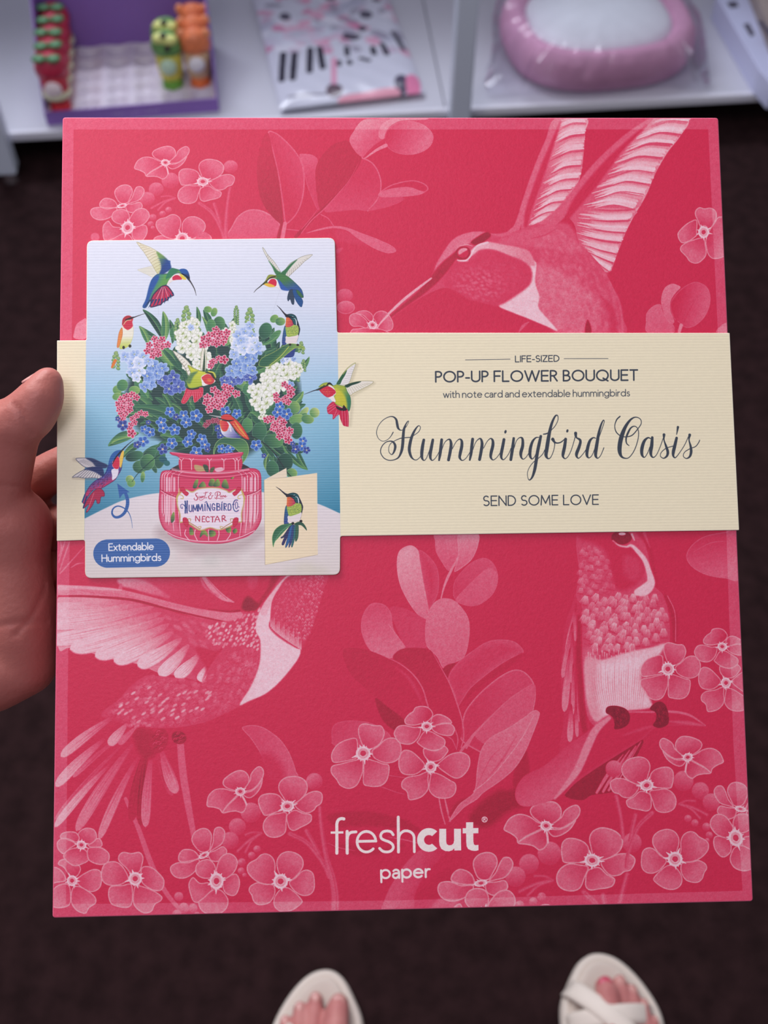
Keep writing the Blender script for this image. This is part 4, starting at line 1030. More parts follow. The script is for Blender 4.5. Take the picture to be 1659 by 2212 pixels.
INK = rgb(62, 70, 80)
GRN = [rgb(34, 66, 60), rgb(48, 92, 72), rgb(66, 122, 84), rgb(92, 148, 88), rgb(140, 178, 96), rgb(196, 208, 128)]
SCRIPT6 = [
    [(225, 292, 9), (200, 335, 6), (165, 368, 5), (120, 380, 5), (80, 355, 5), (60, 300, 6), (75, 235, 5), (120, 175, 6), (180, 140, 7), (225, 138, 11), (255, 165, 19), (265, 210, 23), (275, 250, 20), (300, 272, 8), (330, 262, 6), (352, 235, 6)],
    [(335, 262, 6), (362, 225, 5), (380, 186, 5), (370, 184, 8), (350, 215, 12), (333, 262, 22), (325, 330, 26), (320, 410, 27), (308, 480, 24), (280, 540, 14), (235, 566, 9), (180, 570, 8), (130, 545, 8), (100, 490, 8), (112, 435, 8), (150, 393, 8), (195, 380, 10), (228, 392, 17), (246, 430, 23), (236, 480, 18), (212, 514, 8), (185, 490, 6), (182, 445, 5), (200, 405, 6), (245, 375, 6), (300, 352, 8), (350, 345, 8), (398, 342, 8)],
    [(430, 324, 6), (478, 288, 6), (496, 248, 6), (487, 228, 6), (468, 234, 10), (436, 280, 19), (408, 345, 25), (392, 410, 28), (386, 470, 27), (402, 530, 21), (430, 562, 10), (460, 566, 7), (490, 542, 6), (502, 520, 6)],
    [(530, 368, 24), (518, 430, 29), (510, 500, 29), (513, 548, 22), (532, 572, 9), (556, 550, 6), (580, 490, 6), (608, 410, 7), (620, 366, 22), (608, 430, 28), (595, 505, 28), (597, 550, 21), (614, 572, 9), (640, 555, 6), (668, 515, 6), (685, 480, 6)],
    [(708, 366, 25), (700, 440, 28), (692, 510, 26), (682, 570, 16)], [(708, 470, 6), (735, 400, 6), (768, 366, 9), (792, 368, 18), (802, 415, 27), (792, 490, 28), (776, 567, 26)],
    [(815, 455, 6), (850, 390, 6), (885, 360, 10), (907, 378, 22), (908, 430, 28), (893, 500, 28), (888, 545, 22), (912, 572, 9), (945, 555, 6), (975, 515, 6), (990, 490, 6)],
    [(1016, 360, 26), (1008, 430, 28), (1000, 505, 26), (988, 567, 16)], [(1018, 465, 6), (1045, 395, 6), (1078, 358, 9), (1100, 362, 18), (1110, 410, 27), (1100, 485, 28), (1085, 563, 26)],
    [(1125, 450, 6), (1160, 385, 6), (1194, 354, 10), (1216, 374, 22), (1217, 425, 28), (1200, 495, 28), (1197, 540, 22), (1218, 567, 9), (1250, 550, 6), (1280, 512, 6), (1298, 485, 6)],
    [(1328, 364, 26), (1316, 430, 28), (1302, 500, 28), (1302, 545, 20), (1322, 565, 9), (1350, 542, 6), (1378, 500, 6), (1398, 450, 6)],
    [(1425, 352, 22), (1416, 430, 28), (1406, 500, 28), (1396, 564, 26)], [(1428, 450, 6), (1452, 378, 6), (1486, 345, 9), (1512, 358, 21), (1514, 425, 28), (1496, 495, 29), (1500, 540, 18), (1520, 560, 8), (1548, 540, 6), (1575, 500, 6)]]
SCRIPT7 = [
    [(98, 316, 7), (72, 320, 11), (42, 355, 20), (22, 420, 26), (19, 480, 24), (35, 514, 11), (58, 498, 6), (85, 440, 6), (102, 385, 6)], [(118, 306, 22), (102, 380, 27), (86, 460, 27), (73, 550, 27), (60, 620, 25), (40, 680, 17), (15, 708, 9), (0, 690, 5), (-4, 640, 5), (15, 590, 5), (50, 545, 6), (100, 505, 6), (135, 470, 6), (155, 430, 6)],
    [(143, 287, 9), (165, 284, 11), (185, 275, 7)], [(215, 250, 6), (252, 208, 6), (276, 155, 6), (272, 116, 8), (250, 122, 14), (220, 185, 21), (198, 270, 27), (184, 350, 31), (172, 430, 31), (166, 480, 27), (182, 510, 12), (206, 503, 7), (232, 450, 6), (246, 385, 7), (240, 355, 16), (228, 334, 28)],
    [(234, 350, 18), (262, 368, 12), (300, 362, 10), (335, 335, 7)], [(346, 332, 24), (337, 400, 27), (324, 460, 27), (322, 492, 18), (342, 512, 8), (368, 492, 6), (395, 440, 6), (418, 370, 6), (432, 318, 7)],
    [(438, 278, 26), (440, 305, 20), (450, 322, 12), (475, 336, 20), (482, 360, 22), (468, 410, 26), (448, 462, 27), (448, 492, 18), (466, 508, 8), (495, 482, 6), (520, 450, 6), (532, 430, 6)],
    [(622, 324, 7), (598, 320, 11), (568, 350, 22), (547, 420, 27), (542, 480, 23), (560, 505, 9), (588, 482, 6), (612, 425, 6), (625, 380, 6)], [(655, 310, 6), (685, 225, 6), (701, 172, 6), (692, 160, 9), (672, 200, 15), (652, 270, 21), (638, 350, 27), (626, 425, 29), (622, 482, 24), (640, 508, 9), (668, 482, 6), (698, 412, 7)],
    [(845, 124, 11), (815, 155, 10), (798, 210, 7), (810, 265, 9), (850, 302, 8), (900, 312, 8), (958, 296, 9), (1008, 240, 8), (1040, 190, 7), (1032, 148, 7), (988, 131, 9), (942, 155, 17), (898, 215, 26), (866, 290, 35), (846, 370, 37), (842, 440, 34), (858, 490, 20), (892, 508, 10), (930, 500, 7), (972, 445, 7), (1002, 370, 7), (1017, 290, 7), (1008, 236, 7), (980, 214, 8), (945, 230, 13), (917, 280, 17), (902, 325, 14), (906, 370, 10), (928, 392, 7)],
    [(1128, 328, 8), (1102, 320, 13), (1068, 352, 24), (1047, 420, 29), (1048, 475, 23), (1070, 500, 8), (1098, 462, 6), (1120, 405, 6)], [(1142, 318, 22), (1137, 390, 29), (1128, 450, 27), (1135, 488, 17), (1156, 500, 8), (1185, 470, 6), (1218, 395, 6), (1242, 325, 6)],
    [(1250, 292, 24), (1250, 340, 11), (1270, 400, 19), (1285, 450, 23), (1276, 488, 18), (1246, 508, 9), (1218, 490, 6), (1225, 455, 6), (1270, 416, 7), (1335, 396, 7)],
    [(1366, 322, 22), (1350, 390, 27), (1336, 450, 27), (1336, 488, 17), (1356, 502, 8), (1395, 455, 6), (1440, 385, 6), (1474, 310, 6)], [(1378, 222, 20), (1371, 265, 11), (1366, 290, 6)],
    [(1486, 294, 24), (1480, 340, 11), (1495, 400, 19), (1499, 450, 23), (1487, 492, 17), (1456, 510, 8), (1428, 490, 6), (1440, 452, 6), (1490, 420, 7), (1540, 400, 7), (1568, 365, 7), (1578, 342, 7)]]


def lf(cv, x0, y0, x1, y1, w, a=1, b=3, vein=True, bend=.08):
    """leaf from its stalk to its tip"""
    A = GRN[a] if isinstance(a, int) else a; B = GRN[b] if isinstance(b, int) else b
    dx, dy = x1 - x0, y1 - y0
    L = math.hypot(dx, dy); nx, ny = -dy / L, dx / L
    P = lambda t, k: (x0 + dx * t + nx * (k * w / 2 + bend * L * 4 * t * (1 - t)), y0 + dy * t + ny * (k * w / 2 + bend * L * 4 * t * (1 - t)))
    up = [P(t, k) for t, k in ((0, 0), (.2, .7), (.5, 1), (.8, .66), (1, 0))]
    dn = [P(t, -k) for t, k in ((0, 0), (.2, .7), (.5, 1), (.8, .66), (1, 0))]
    mid = [P(t, 0) for t in (0, .25, .5, .75, 1)]
    cv.fill(up + dn[::-1][1:-1], A, n=4, rim=(B, max(1.2, w * .08), .5))
    cv.fill(up + mid[::-1][1:-1], B, n=4, g=(mid[2], up[2], A), a=.9)
    if vein:
        cv.line(mid, (.6, 1.1, .4), [.5 * q + .5 * p for q, p in zip(B, GRN[5])], a=.8)


def rl(cv, x, y, rx, ry, rot=0, a=2, b=4):
    """round leaf"""
    A, B = GRN[a], GRN[b]
    r = math.radians(rot)
    cv.ell(x, y, rx, ry, rot, c=A, g=((x - rx * .7, y + ry * .3), (x + rx * .8, y - ry * .5), B), rim=([.6 * q + .4 for q in B], .8, .5))
    cv.line([(x - rx * .9 * math.cos(r), y - rx * .9 * math.sin(r)), (x + rx * .7 * math.cos(r), y + rx * .7 * math.sin(r))], (1.2, .5), [.5 * (q + p) for q, p in zip(A, B)], a=.8, n=1)


def five(cv, x, y, r, fillc, rimc, mid, rot=0, sq=1., n=5, core=None, seed=0):
    R = random.Random(seed + int(x * 7 + y * 13))
    for i in range(n):
        t = math.radians(rot) + 2 * math.pi * i / n + R.uniform(-.12, .12)
        k = R.uniform(.9, 1.08)
        px, py = x + r * .56 * k * math.cos(t), y + r * .56 * k * math.sin(t) * sq
        cv.ell(px, py, r * .47, r * .42, math.degrees(t), c=fillc, rim=(rimc, max(.8, r * .12), .85))
        cv.line([(x + r * .15 * math.cos(t), y + r * .15 * sq * math.sin(t)), (px, py)], (r * .12, .4), mid, a=.6, n=1)
    cv.ell(x, y, r * .19, r * .19 * sq, c=core or rimc)
    if core is None:
        cv.ell(x, y, r * .08, c=mid)


def forget(cv, x, y, r=11, rot=0, sq=1., dark=False):
    five(cv, x, y, r, rgb(54, 98, 180) if not dark else rgb(50, 66, 140), rgb(140, 176, 222) if not dark else rgb(104, 130, 190), rgb(34, 54, 120), rot, sq, core=rgb(240, 226, 196))
    cv.ell(x, y, r * .09, c=rgb(200, 130, 60))


def dian(cv, pts, r=8.5, dim=0):
    for i, (x, y) in enumerate(pts):
        f = rgb(206, 62, 98) if i % 2 else rgb(196, 50, 88)
        if dim:
            f = rgb(150, 60, 84)
        five(cv, x, y, r, f, rgb(250, 222, 228) if not dim else rgb(200, 130, 140), rgb(146, 24, 60), i * 31, .95, core=rgb(120, 16, 40))


def delph(cv, x, y, r, light, seed=0):
    R = random.Random(seed)
    base = [(rgb(72, 110, 190), rgb(150, 180, 226)), (rgb(112, 150, 214), rgb(196, 212, 240)), (rgb(154, 184, 228), rgb(232, 236, 248)), (rgb(46, 62, 150), rgb(96, 120, 190))][light]
    for i in range(6):
        t = R.uniform(0, .6) + i * 1.05
        k = R.uniform(.4, .7)
        px, py = x + r * k * math.cos(t), y + r * k * math.sin(t)
        cv.ell(px, py, r * R.uniform(.4, .6), r * R.uniform(.3, .45), math.degrees(t) + R.uniform(-40, 40), c=base[0], g=((x, y), (px + r * .3 * math.cos(t), py + r * .3 * math.sin(t)), base[1]), rim=([q * .5 + .5 for q in base[1]], 1, .7))
    cv.ell(x, y, r * .16, c=rgb(216, 226, 190)); cv.line([(x - 1.5, y + 1.5), (x + 1.5, y - 1)], .9, rgb(60, 80, 120), n=1, a=.7)


def stock(cv, x, y, r, seed=0):
    R = random.Random(seed)
    for i in range(6):
        t = R.uniform(0, .7) + i * 1.05
        k = R.uniform(.4, .65)
        px, py = x + r * k * math.cos(t), y + r * k * math.sin(t)
        cv.ell(px, py, r * R.uniform(.42, .6), r * R.uniform(.34, .46), math.degrees(t) + R.uniform(-40, 40), c=rgb(206, 216, 176), g=((x, y), (px, py), rgb(246, 246, 236)), rim=(rgb(178, 190, 150), .8, .6))
    cv.line([(x - r * .3, y + r * .2), (x, y), (x + r * .1, y - r * .3)], (1, 2.4, .6), rgb(150, 170, 90))


def birdparts(cv, z, items):
    cv.zoom(*z)
    for it in items:
        k = it[0]
        if k == 'f':
            cv.fill(it[1], rgb(*it[2]), **(it[3] if len(it) > 3 else {}))
        elif k == 'l':
            cv.line(it[1], it[2], rgb(*it[3]), **(it[4] if len(it) > 4 else {}))
    cv.zoom(0, 0, 1)


def fan(cv, st, en, w, c, dark=None):
    for a, b in zip(st, en):
        cv.line([a, ((a[0] + b[0]) / 2, (a[1] + b[1]) / 2), b], (w * .5, w, w * .5), c, n=3)
    if dark is not None:
        for a, b in zip(st, en):
            cv.line([(a[0] + w * .3, a[1] + w * .4), (b[0] + w * .25, b[1] + w * .4)], w * .22, dark, n=1, a=.8)


def lerpn(pts, n):
    pts = np.asarray(pts, float)
    d = np.r_[0, np.cumsum(np.hypot(*np.diff(pts, axis=0).T))]
    t = np.linspace(0, d[-1], n)
    return list(zip(np.interp(t, d, pts[:, 0]), np.interp(t, d, pts[:, 1])))


def small_birds_top(cv):
    cv.zoom(280, 510, 6.9125)
    F, L = cv.fill, cv.line
    # blue and green bird, upper left
    F([(115, 500), (180, 480), (300, 450), (340, 450), (420, 560), (350, 615), (250, 570), (160, 530)], rgb(232, 230, 214), rim=(rgb(196, 190, 160), 4, .8))
    for i in range(6):
        L([(320 + i * 14, 470 + i * 20), (150 + i * 26, 505 + i * 14)], 3, rgb(196, 192, 170), n=1)
    F([(100, 85), (200, 120), (330, 175), (440, 245), (520, 310), (580, 380), (612, 470), (560, 520), (450, 590), (400, 545), (340, 440), (280, 350), (210, 240), (150, 165)], rgb(236, 228, 200), g=((300, 300), (520, 400), rgb(214, 214, 160)), rim=(rgb(150, 140, 90), 5, .6))
    for i, (a, b) in enumerate(zip(lerpn([(170, 120), (460, 270), (560, 420), (520, 520)], 14), lerpn([(120, 100), (150, 165), (210, 240), (280, 350), (340, 440), (400, 545), (440, 580)], 14))):
        L([a, ((a[0] + b[0]) / 2, (a[1] + b[1]) / 2 - 8), b], 5, rgb(176, 160, 110), n=3, a=.85)
    F([(400, 230), (500, 290), (580, 370), (620, 475), (560, 530), (460, 590), (440, 560), (470, 480), (460, 400), (430, 320)], rgb(120, 160, 90), g=((440, 330), (540, 420), rgb(40, 70, 130)), soft=14)
    for i in range(8):
        L([(600, 470 - i * 14), (470 - i * 8, 540 - i * 30)], (16, 3), rgb(38, 78, 150), n=1, a=.8)
    F([(620, 475), (700, 490), (740, 500), (790, 485), (850, 500), (885, 560), (895, 640), (880, 665), (840, 620), (760, 560), (690, 560), (620, 620), (560, 720), (470, 760), (400, 820), (340, 900), (250, 1060), (190, 1055), (240, 940), (290, 750), (330, 640), (410, 565), (500, 560), (600, 540)], rgb(50, 120, 160), g=((350, 640), (480, 700), rgb(96, 160, 80)), rim=(rgb(36, 64, 120), 10, .7))
    F([(290, 740), (340, 640), (430, 580), (430, 640), (380, 740), (320, 860), (250, 1050), (195, 1050), (245, 930)], rgb(42, 88, 160), soft=14)
    F([(620, 480), (700, 490), (740, 505), (690, 545), (620, 600), (540, 640), (560, 560)], rgb(50, 128, 90), soft=8)
    F([(740, 500), (800, 484), (860, 510), (892, 590), (895, 645), (860, 640), (830, 590), (770, 550)], rgb(40, 90, 160), g=((850, 540), (870, 640), rgb(26, 34, 60)))
    L([(780, 560), (850, 600), (890, 650)], 16, rgb(24, 26, 36))
    F([(690, 560), (760, 560), (840, 625), (830, 650), (740, 650), (640, 670), (590, 710), (550, 735), (580, 660), (640, 590)], rgb(240, 232, 224), rim=(rgb(200, 190, 170), 4, .5))
    F([(750, 560), (800, 590), (845, 640), (800, 645), (760, 610)], rgb(232, 208, 70), soft=6)
    F([(640, 610), (680, 582), (730, 585), (770, 620), (775, 645), (700, 650), (645, 655), (636, 635)], rgb(208, 44, 78))
    F([(480, 740), (560, 735), (620, 800), (660, 880), (600, 915), (560, 960), (500, 990), (470, 1025), (420, 1040), (350, 1060), (300, 1050), (330, 900), (400, 810)], rgb(196, 48, 84), rim=(rgb(34, 44, 76), 14, .9))
    for i in range(7):
        L([(470 + i * 10, 760), (330 + i * 48, 1000 - i * 20)], 5, rgb(236, 208, 214) if i % 2 else rgb(40, 50, 90), n=1)
    for a, b in zip(lerpn([(300, 960), (560, 930), (640, 850)], 9), lerpn([(220, 1060), (330, 1065), (470, 1030), (575, 965), (660, 885)], 9)):
        L([a, b], (24, 5), rgb(34, 60, 104), n=1)
    L([(880, 640), (930, 720), (970, 800), (992, 885)], (22, 16, 12, 4), rgb(60, 58, 62)); L([(905, 690), (950, 770), (985, 860)], 3, rgb(210, 208, 206))
    L([(425, 1040), (432, 1180)], 2, rgb(150, 150, 160), n=1)
    # green bird, upper right
    cv.zoom(520, 510, 7.54)
    F([(350, 180), (385, 210), (440, 300), (540, 410), (600, 500), (650, 590), (600, 610), (560, 600), (510, 490), (430, 360), (370, 250)], rgb(230, 226, 214), rim=(rgb(110, 120, 90), 5, .8))
    F([(450, 400), (520, 470), (600, 560), (650, 590), (600, 640), (555, 600), (510, 500)], rgb(66, 124, 78), soft=10)
    for i in range(9):
        L([(420 + i * 20, 340 + i * 28), (440 + i * 20, 300 + i * 30)], 4, rgb(120, 110, 96), n=1)
    F([(660, 600), (720, 540), (800, 440), (900, 380), (1020, 320), (1165, 295), (1120, 350), (1030, 420), (950, 500), (860, 580), (780, 660), (720, 740), (695, 690)], rgb(228, 224, 212), rim=(rgb(120, 116, 90), 5, .8))
    for i in range(12):
        t = i / 11.
        L([(730 + 330 * t, 600 - 240 * t), (720 + 370 * t, 720 - 360 * t)], 4, rgb(130, 122, 110), n=1)
    F([(650, 600), (720, 540), (820, 440), (920, 380), (830, 480), (740, 600), (700, 680), (640, 680)], rgb(58, 118, 76), soft=8)
    F([(455, 630), (560, 635), (640, 600), (740, 640), (800, 680), (880, 750), (960, 830), (1000, 890), (1020, 990), (960, 970), (900, 900), (780, 885), (720, 880), (650, 860), (560, 825), (470, 828), (380, 790), (340, 790), (400, 720)], rgb(70, 126, 72), g=((700, 720), (760, 870), rgb(50, 90, 150)), rim=(rgb(40, 84, 60), 6, .6))
    for i, (x, y, a, b) in enumerate(scatter([(640, 640), (780, 680), (960, 840), (860, 860), (700, 780)], 26, 31)):
        L([(x, y), (x + 22, y + 18)], (2, 9, 2), GRN[4] if a > .5 else GRN[1], n=1, a=.7)
    F([(400, 720), (455, 630), (560, 635), (575, 670), (500, 690), (440, 730), (380, 790), (365, 775)], rgb(150, 160, 70)); L([(560, 655), (480, 680), (400, 750), (330, 800)], (22, 26, 20, 14), rgb(66, 60, 40))
    F([(560, 690), (600, 730), (650, 860), (560, 825), (480, 790), (430, 740), (480, 690)], rgb(240, 236, 236)); F([(450, 745), (490, 700), (550, 698), (580, 740), (575, 800), (540, 822), (480, 800), (440, 770)], rgb(214, 40, 72))
    F([(380, 785), (440, 765), (540, 800), (550, 824), (460, 826)], rgb(238, 190, 70), soft=5)
    F([(600, 700), (650, 740), (700, 800), (780, 880), (720, 885), (655, 862), (620, 780)], rgb(50, 92, 168), soft=10)
    for p, c in (([(790, 880), (850, 870), (870, 1000), (865, 1105), (830, 1105), (800, 1030), (770, 1060), (755, 1000)], (52, 70, 90)), ([(840, 880), (920, 880), (960, 960), (1010, 1050), (1005, 1110), (985, 1155), (940, 1120), (880, 1020)], (36, 84, 140)), ([(900, 870), (960, 900), (1020, 990), (980, 1000), (920, 940)], (60, 110, 70))):
        F(p, rgb(*c), rim=(rgb(30, 50, 80), 5, .6))
    L([(370, 770), (300, 830), (250, 870), (212, 915)], (16, 12, 9, 5), rgb(56, 54, 50))
    L([(560, 825), (640, 862), (570, 1080), (492, 1320)], 2, rgb(160, 160, 168), n=1)


def perched(cv, z, sc=1.):
    """bird sitting upright, coordinates of the note card bird"""
    cv.zoom(*z)
    F, L = cv.fill, cv.line
    F([(640, 850), (690, 860), (700, 1000), (690, 1170), (610, 1180), (612, 1000)], rgb(44, 100, 130), g=((640, 870), (650, 1170), rgb(50, 70, 140)), rim=(rgb(24, 34, 60), 5, .7))
    F([(880, 700), (940, 830), (945, 900), (900, 1090), (870, 1100), (900, 900), (860, 760)], rgb(36, 40, 56))
    F([(690, 1020), (910, 960), (900, 1080), (880, 1120), (690, 1150), (675, 1090)], rgb(234, 222, 218))
    F([(660, 860), (740, 830), (830, 790), (890, 800), (920, 850), (910, 960), (800, 1010), (700, 1030), (668, 940)], rgb(150, 180, 80), core=(rgb(178, 196, 86), 40))
    for i, (x, y, a, b) in enumerate(scatter([(680, 880), (880, 820), (900, 950), (700, 1000)], 26, 33)):
        L([(x - 9, y - 4), (x, y + 6), (x + 9, y - 4)], 4, rgb(48, 92, 66), a=.8, n=1)
    F([(668, 680), (740, 690), (800, 750), (810, 800), (740, 850), (660, 858), (658, 780)], rgb(226, 110, 60), g=((670, 760), (800, 790), rgb(186, 50, 90)))
    for i, (x, y, a, b) in enumerate(scatter([(672, 700), (780, 740), (780, 820), (670, 850)], 20, 34)):
        L([(x, y), (x + 7, y + 6)], 3, rgb(240, 180, 90) if a > .5 else rgb(160, 40, 70), n=1, a=.8)
    F([(700, 625), (780, 612), (850, 640), (885, 710), (890, 790), (860, 800), (810, 790), (780, 730), (720, 690), (665, 680), (650, 655)], rgb(30, 84, 88), rim=(rgb(18, 26, 36), 10, .8))
    L([(660, 668), (740, 670), (810, 680)], (40, 26, 8), rgb(22, 24, 34)); L([(780, 655), (800, 650)], 8, rgb(190, 190, 190), n=1)
    L([(810, 682), (850, 700), (868, 760), (870, 800)], (6, 12, 16, 10), rgb(226, 232, 230))
    L([(680, 665), (620, 630), (540, 560), (462, 506)], (50, 26, 16, 4), rgb(36, 36, 46)); L([(640, 625), (560, 568)], 5, rgb(170, 164, 170), n=1)


def sleeve_art(cv):
    W = (1., 1., 1.)
    cv.zoom(0, 0, 1)
    F, L = cv.fill, cv.line
    # ---- picture panel
    H, Wd = cv.H, cv.W
    sky = [(500, (235, 237, 245)), (660, (222, 228, 240)), (760, (196, 216, 234)), (830, (160, 202, 226)), (900, (124, 186, 210)), (980, (96, 164, 192)), (1060, (70, 144, 172)), (1130, (52, 128, 158))]
    panel = [(186, 500), (724, 500), (729, 720), (735, 1158), (735, 1262), (182, 1262), (182, 1166), (185.5, 735)]
    ys = np.array([s[0] for s in sky], float)
    m = Canvas(Wd, H, 1, cv.P, cv.dens, 0.); m.fill(panel, 1., n=1)
    t0 = cv.P(np.array([[460., y] for y in ys]))[:, 1]
    row = np.arange(H)
    col = np.stack([np.interp(row, t0, [s[1][i] / 255. for s in sky]) for i in range(3)], -1)[:, None, :]
    xx = np.arange(Wd, dtype=np.float32)[None, :, None]
    cxp = cv.P(np.array([[470., 900.]]))[0]
    rr = np.sqrt(((xx - cxp[0]) / (330 * cv.dens)) ** 2 + ((row[:, None, None] - cxp[1]) / (260 * cv.dens)) ** 2)
    glow = np.clip(1 - rr, 0, 1) ** .8
    img = col * (1 - .55 * glow) + np.array(rgb(206, 224, 236)) * .55 * glow
    cv.a = (cv.a * (1 - m.a) + img * m.a).astype(np.float32)
    low = cv.a.copy()
    F([(170, 1127), (184, 1119), (230, 1096), (273, 1078), (345, 1064), (460, 1056), (563, 1062), (640, 1074), (690, 1089), (733, 1108), (760, 1120), (760, 1280), (170, 1280)], rgb(232, 222, 222), g=((460, 1080), (460, 1250), rgb(226, 214, 206)), soft=1.2)
    L([(350, 1150), (400, 1176), (460, 1184), (520, 1176), (560, 1150)], 26, rgb(150, 120, 120), a=.4, soft=10)
    for x, y, c in ((400, 1200, (214, 176, 176)), (500, 1205, (206, 180, 180)), (455, 1212, (176, 180, 168)), (560, 1196, (214, 186, 186)), (660, 1226, (200, 196, 150)), (690, 1232, (196, 192, 160)), (430, 1190, (190, 160, 166)), (630, 1232, (206, 202, 180))):
        cv.ell(x, y, 22, 16, c=rgb(*c), a=.3, soft=10)
    cv.a = (low * (1 - m.a) + cv.a * m.a).astype(np.float32)
    # ---- bouquet, back to front
    for x, y, w, h, c in ((458, 830, 95, 95, 0), (460, 900, 130, 100, 0), (360, 860, 90, 90, 0), (560, 860, 90, 100, 0)):
        cv.ell(x, y, w, h, c=rgb(38, 66, 62), soft=10)
    R = random.Random(4)
    for i in range(150):
        a = R.uniform(-math.pi, 0) if i % 3 else R.uniform(0, math.pi)
        k = R.uniform(.1, 1) ** .7
        x, y = 462 + 165 * k * math.cos(a), 870 + (175 if a < 0 else 100) * k * math.sin(a)
        d = math.atan2(y - 960, x - 462) + R.uniform(-.5, .5)
        ln = R.uniform(24, 46)
        lf(cv, x, y, x + ln * math.cos(d), y + ln * math.sin(d), R.uniform(9, 17), R.choice([0, 0, 1, 1]), R.choice([1, 2, 2, 3]), bend=R.uniform(-.1, .1))
    # stalks and outer leaves (base x,y, tip x,y, width, dark, light)
    for q in [(352, 735, 308, 668, 17, 0, 2), (300, 704, 352, 738, 16, 1, 3), (352, 740, 352, 672, 18, 2, 4), (372, 742, 366, 690, 12, 0, 2), (320, 745, 301, 705, 14, 2, 4), (375, 735, 372, 705, 20, 2, 3), (345, 748, 380, 790, 24, 2, 4), (390, 800, 352, 752, 22, 1, 3),
              (410, 830, 372, 760, 20, 1, 2), (400, 860, 372, 800, 22, 1, 2), (455, 745, 436, 683, 10, 2, 4), (480, 735, 475, 690, 24, 1, 2), (470, 735, 455, 700, 20, 2, 3), (585, 770, 572, 705, 26, 0, 2), (565, 745, 606, 718, 10, 2, 3), (570, 760, 596, 750, 12, 1, 2),
              (545, 805, 628, 742, 30, 1, 3), (620, 750, 658, 750, 14, 1, 2), (640, 805, 668, 770, 11, 2, 4), (618, 815, 668, 772, 14, 1, 3), (300, 895, 258, 848, 24, 1, 2), (330, 890, 290, 855, 26, 1, 3), (320, 860, 300, 838, 18, 2, 3), (400, 905, 330, 880, 26, 1, 2), (380, 905, 290, 880, 22, 1, 2),
              (300, 935, 233, 963, 22, 1, 3), (285, 945, 240, 958, 14, 2, 4), (330, 900, 250, 900, 18, 1, 3), (370, 890, 350, 850, 14, 1, 3), (320, 950, 262, 990, 16, 1, 3), (345, 960, 300, 1010, 20, 1, 2), (400, 960, 345, 940, 20, 1, 3), (400, 955, 340, 962, 18, 0, 2),
              (620, 880, 655, 845, 17, 2, 4), (600, 880, 660, 873, 18, 1, 2), (560, 900, 600, 850, 22, 1, 2), (545, 890, 530, 850, 20, 1, 2), (570, 920, 540, 890, 26, 1, 3), (590, 950, 640, 968, 30, 0, 2), (570, 945, 640, 1000, 14, 0, 2), (560, 940, 600, 1000, 20, 1, 2),
              (610, 960, 665, 1015, 13, 1, 3), (640, 965, 664, 1014, 12, 1, 3), (590, 985, 610, 1030, 26, 1, 2), (580, 980, 575, 1016, 12, 1, 4), (520, 900, 500, 850, 18, 1, 2), (480, 905, 470, 860, 16, 1, 2)]:
        lf(cv, *q)
    for q in [(449, 668, 9, 7, 10, 3, 4), (462, 674, 7, 10, 20, 3, 4), (473, 698, 13, 15, 0, 1, 3), (456, 703, 10, 14, 0, 2, 3), (592, 688, 10, 8, -40, 3, 4), (605, 694, 11, 9, 0, 2, 4), (573, 714, 14, 18, 20, 1, 2), (595, 722, 14, 6, -35, 2, 3), (253, 842, 10, 10, 0, 3, 4), (264, 832, 12, 13, 30, 2, 3), (252, 856, 10, 8, -20, 3, 4),
              (299, 828, 9, 14, 0, 2, 3), (290, 843, 12, 10, 0, 3, 4), (520, 829, 12, 10, 10, 2, 4), (535, 840, 12, 13, 20, 2, 3), (634, 880, 14, 14, 0, 2, 4), (655, 892, 16, 7, -50, 3, 5), (652, 902, 14, 7, -40, 1, 3), (640, 905, 16, 11, -20, 3, 4), (664, 905, 14, 10, 10, 2, 4), (679, 891, 11, 11, 0, 3, 5),
              (488, 732, 12, 15, 10, 3, 4), (560, 932, 16, 20, 10, 1, 2), (534, 918, 12, 16, 0, 2, 3), (590, 952, 22, 15, 10, 1, 3), (640, 930, 13, 18, 0, 1, 2), (614, 1000, 18, 22, 20, 0, 1), (630, 1022, 12, 11, 10, 2, 4), (638, 968, 20, 12, 10, 0, 1), (588, 1012, 14, 18, -10, 1, 2),
              (302, 1008, 16, 14, 0, 1, 3), (290, 985, 20, 11, -15, 0, 2), (280, 1035, 9, 9, 0, 3, 5), (283, 1043, 9, 9, 0, 3, 4), (308, 1030, 5, 12, 5, 2, 4), (325, 985, 16, 20, 40, 0, 2), (330, 1005, 6, 18, -25, 1, 3), (345, 990, 12, 22, 10, 1, 2), (318, 998, 16, 18, 20, 1, 3)]:
        rl(cv, *q)
    L([(400, 950), (340, 985), (300, 1020), (285, 1040)], (2, 1.6, 1), GRN[0]); L([(520, 930), (580, 965), (620, 1020), (636, 1034)], (2, 2, 1.2), rgb(40, 50, 52))
    # bud spikes
    for x, y, n, s in ((402, 664, 6, 7), (539, 668, 6, 7), (510, 662, 8, 4), (383, 690, 7, 5), (425, 700, 4, 6), (640, 800, 4, 5), (250, 762, 5, 6), (650, 740, 4, 5), (655, 778, 5, 4)):
        for i in range(n * 2):
            yy = y + i * s * .62
            cv.ell(x + (s * .8 if i % 2 else -s * .8) * min(1, i / 3), yy, s * .8, s * .62, 30 if i % 2 else -30, c=GRN[3], g=((x, yy + s), (x, yy - s), GRN[5]), rim=(GRN[1], .8, .5))
    # pale stock spikes
    for i, (x, y, a, b) in enumerate(scatter([(385, 705), (420, 695), (440, 740), (450, 780), (440, 800), (400, 770), (385, 735)], 16, 41)):
        stock(cv, x, y, 13, i)
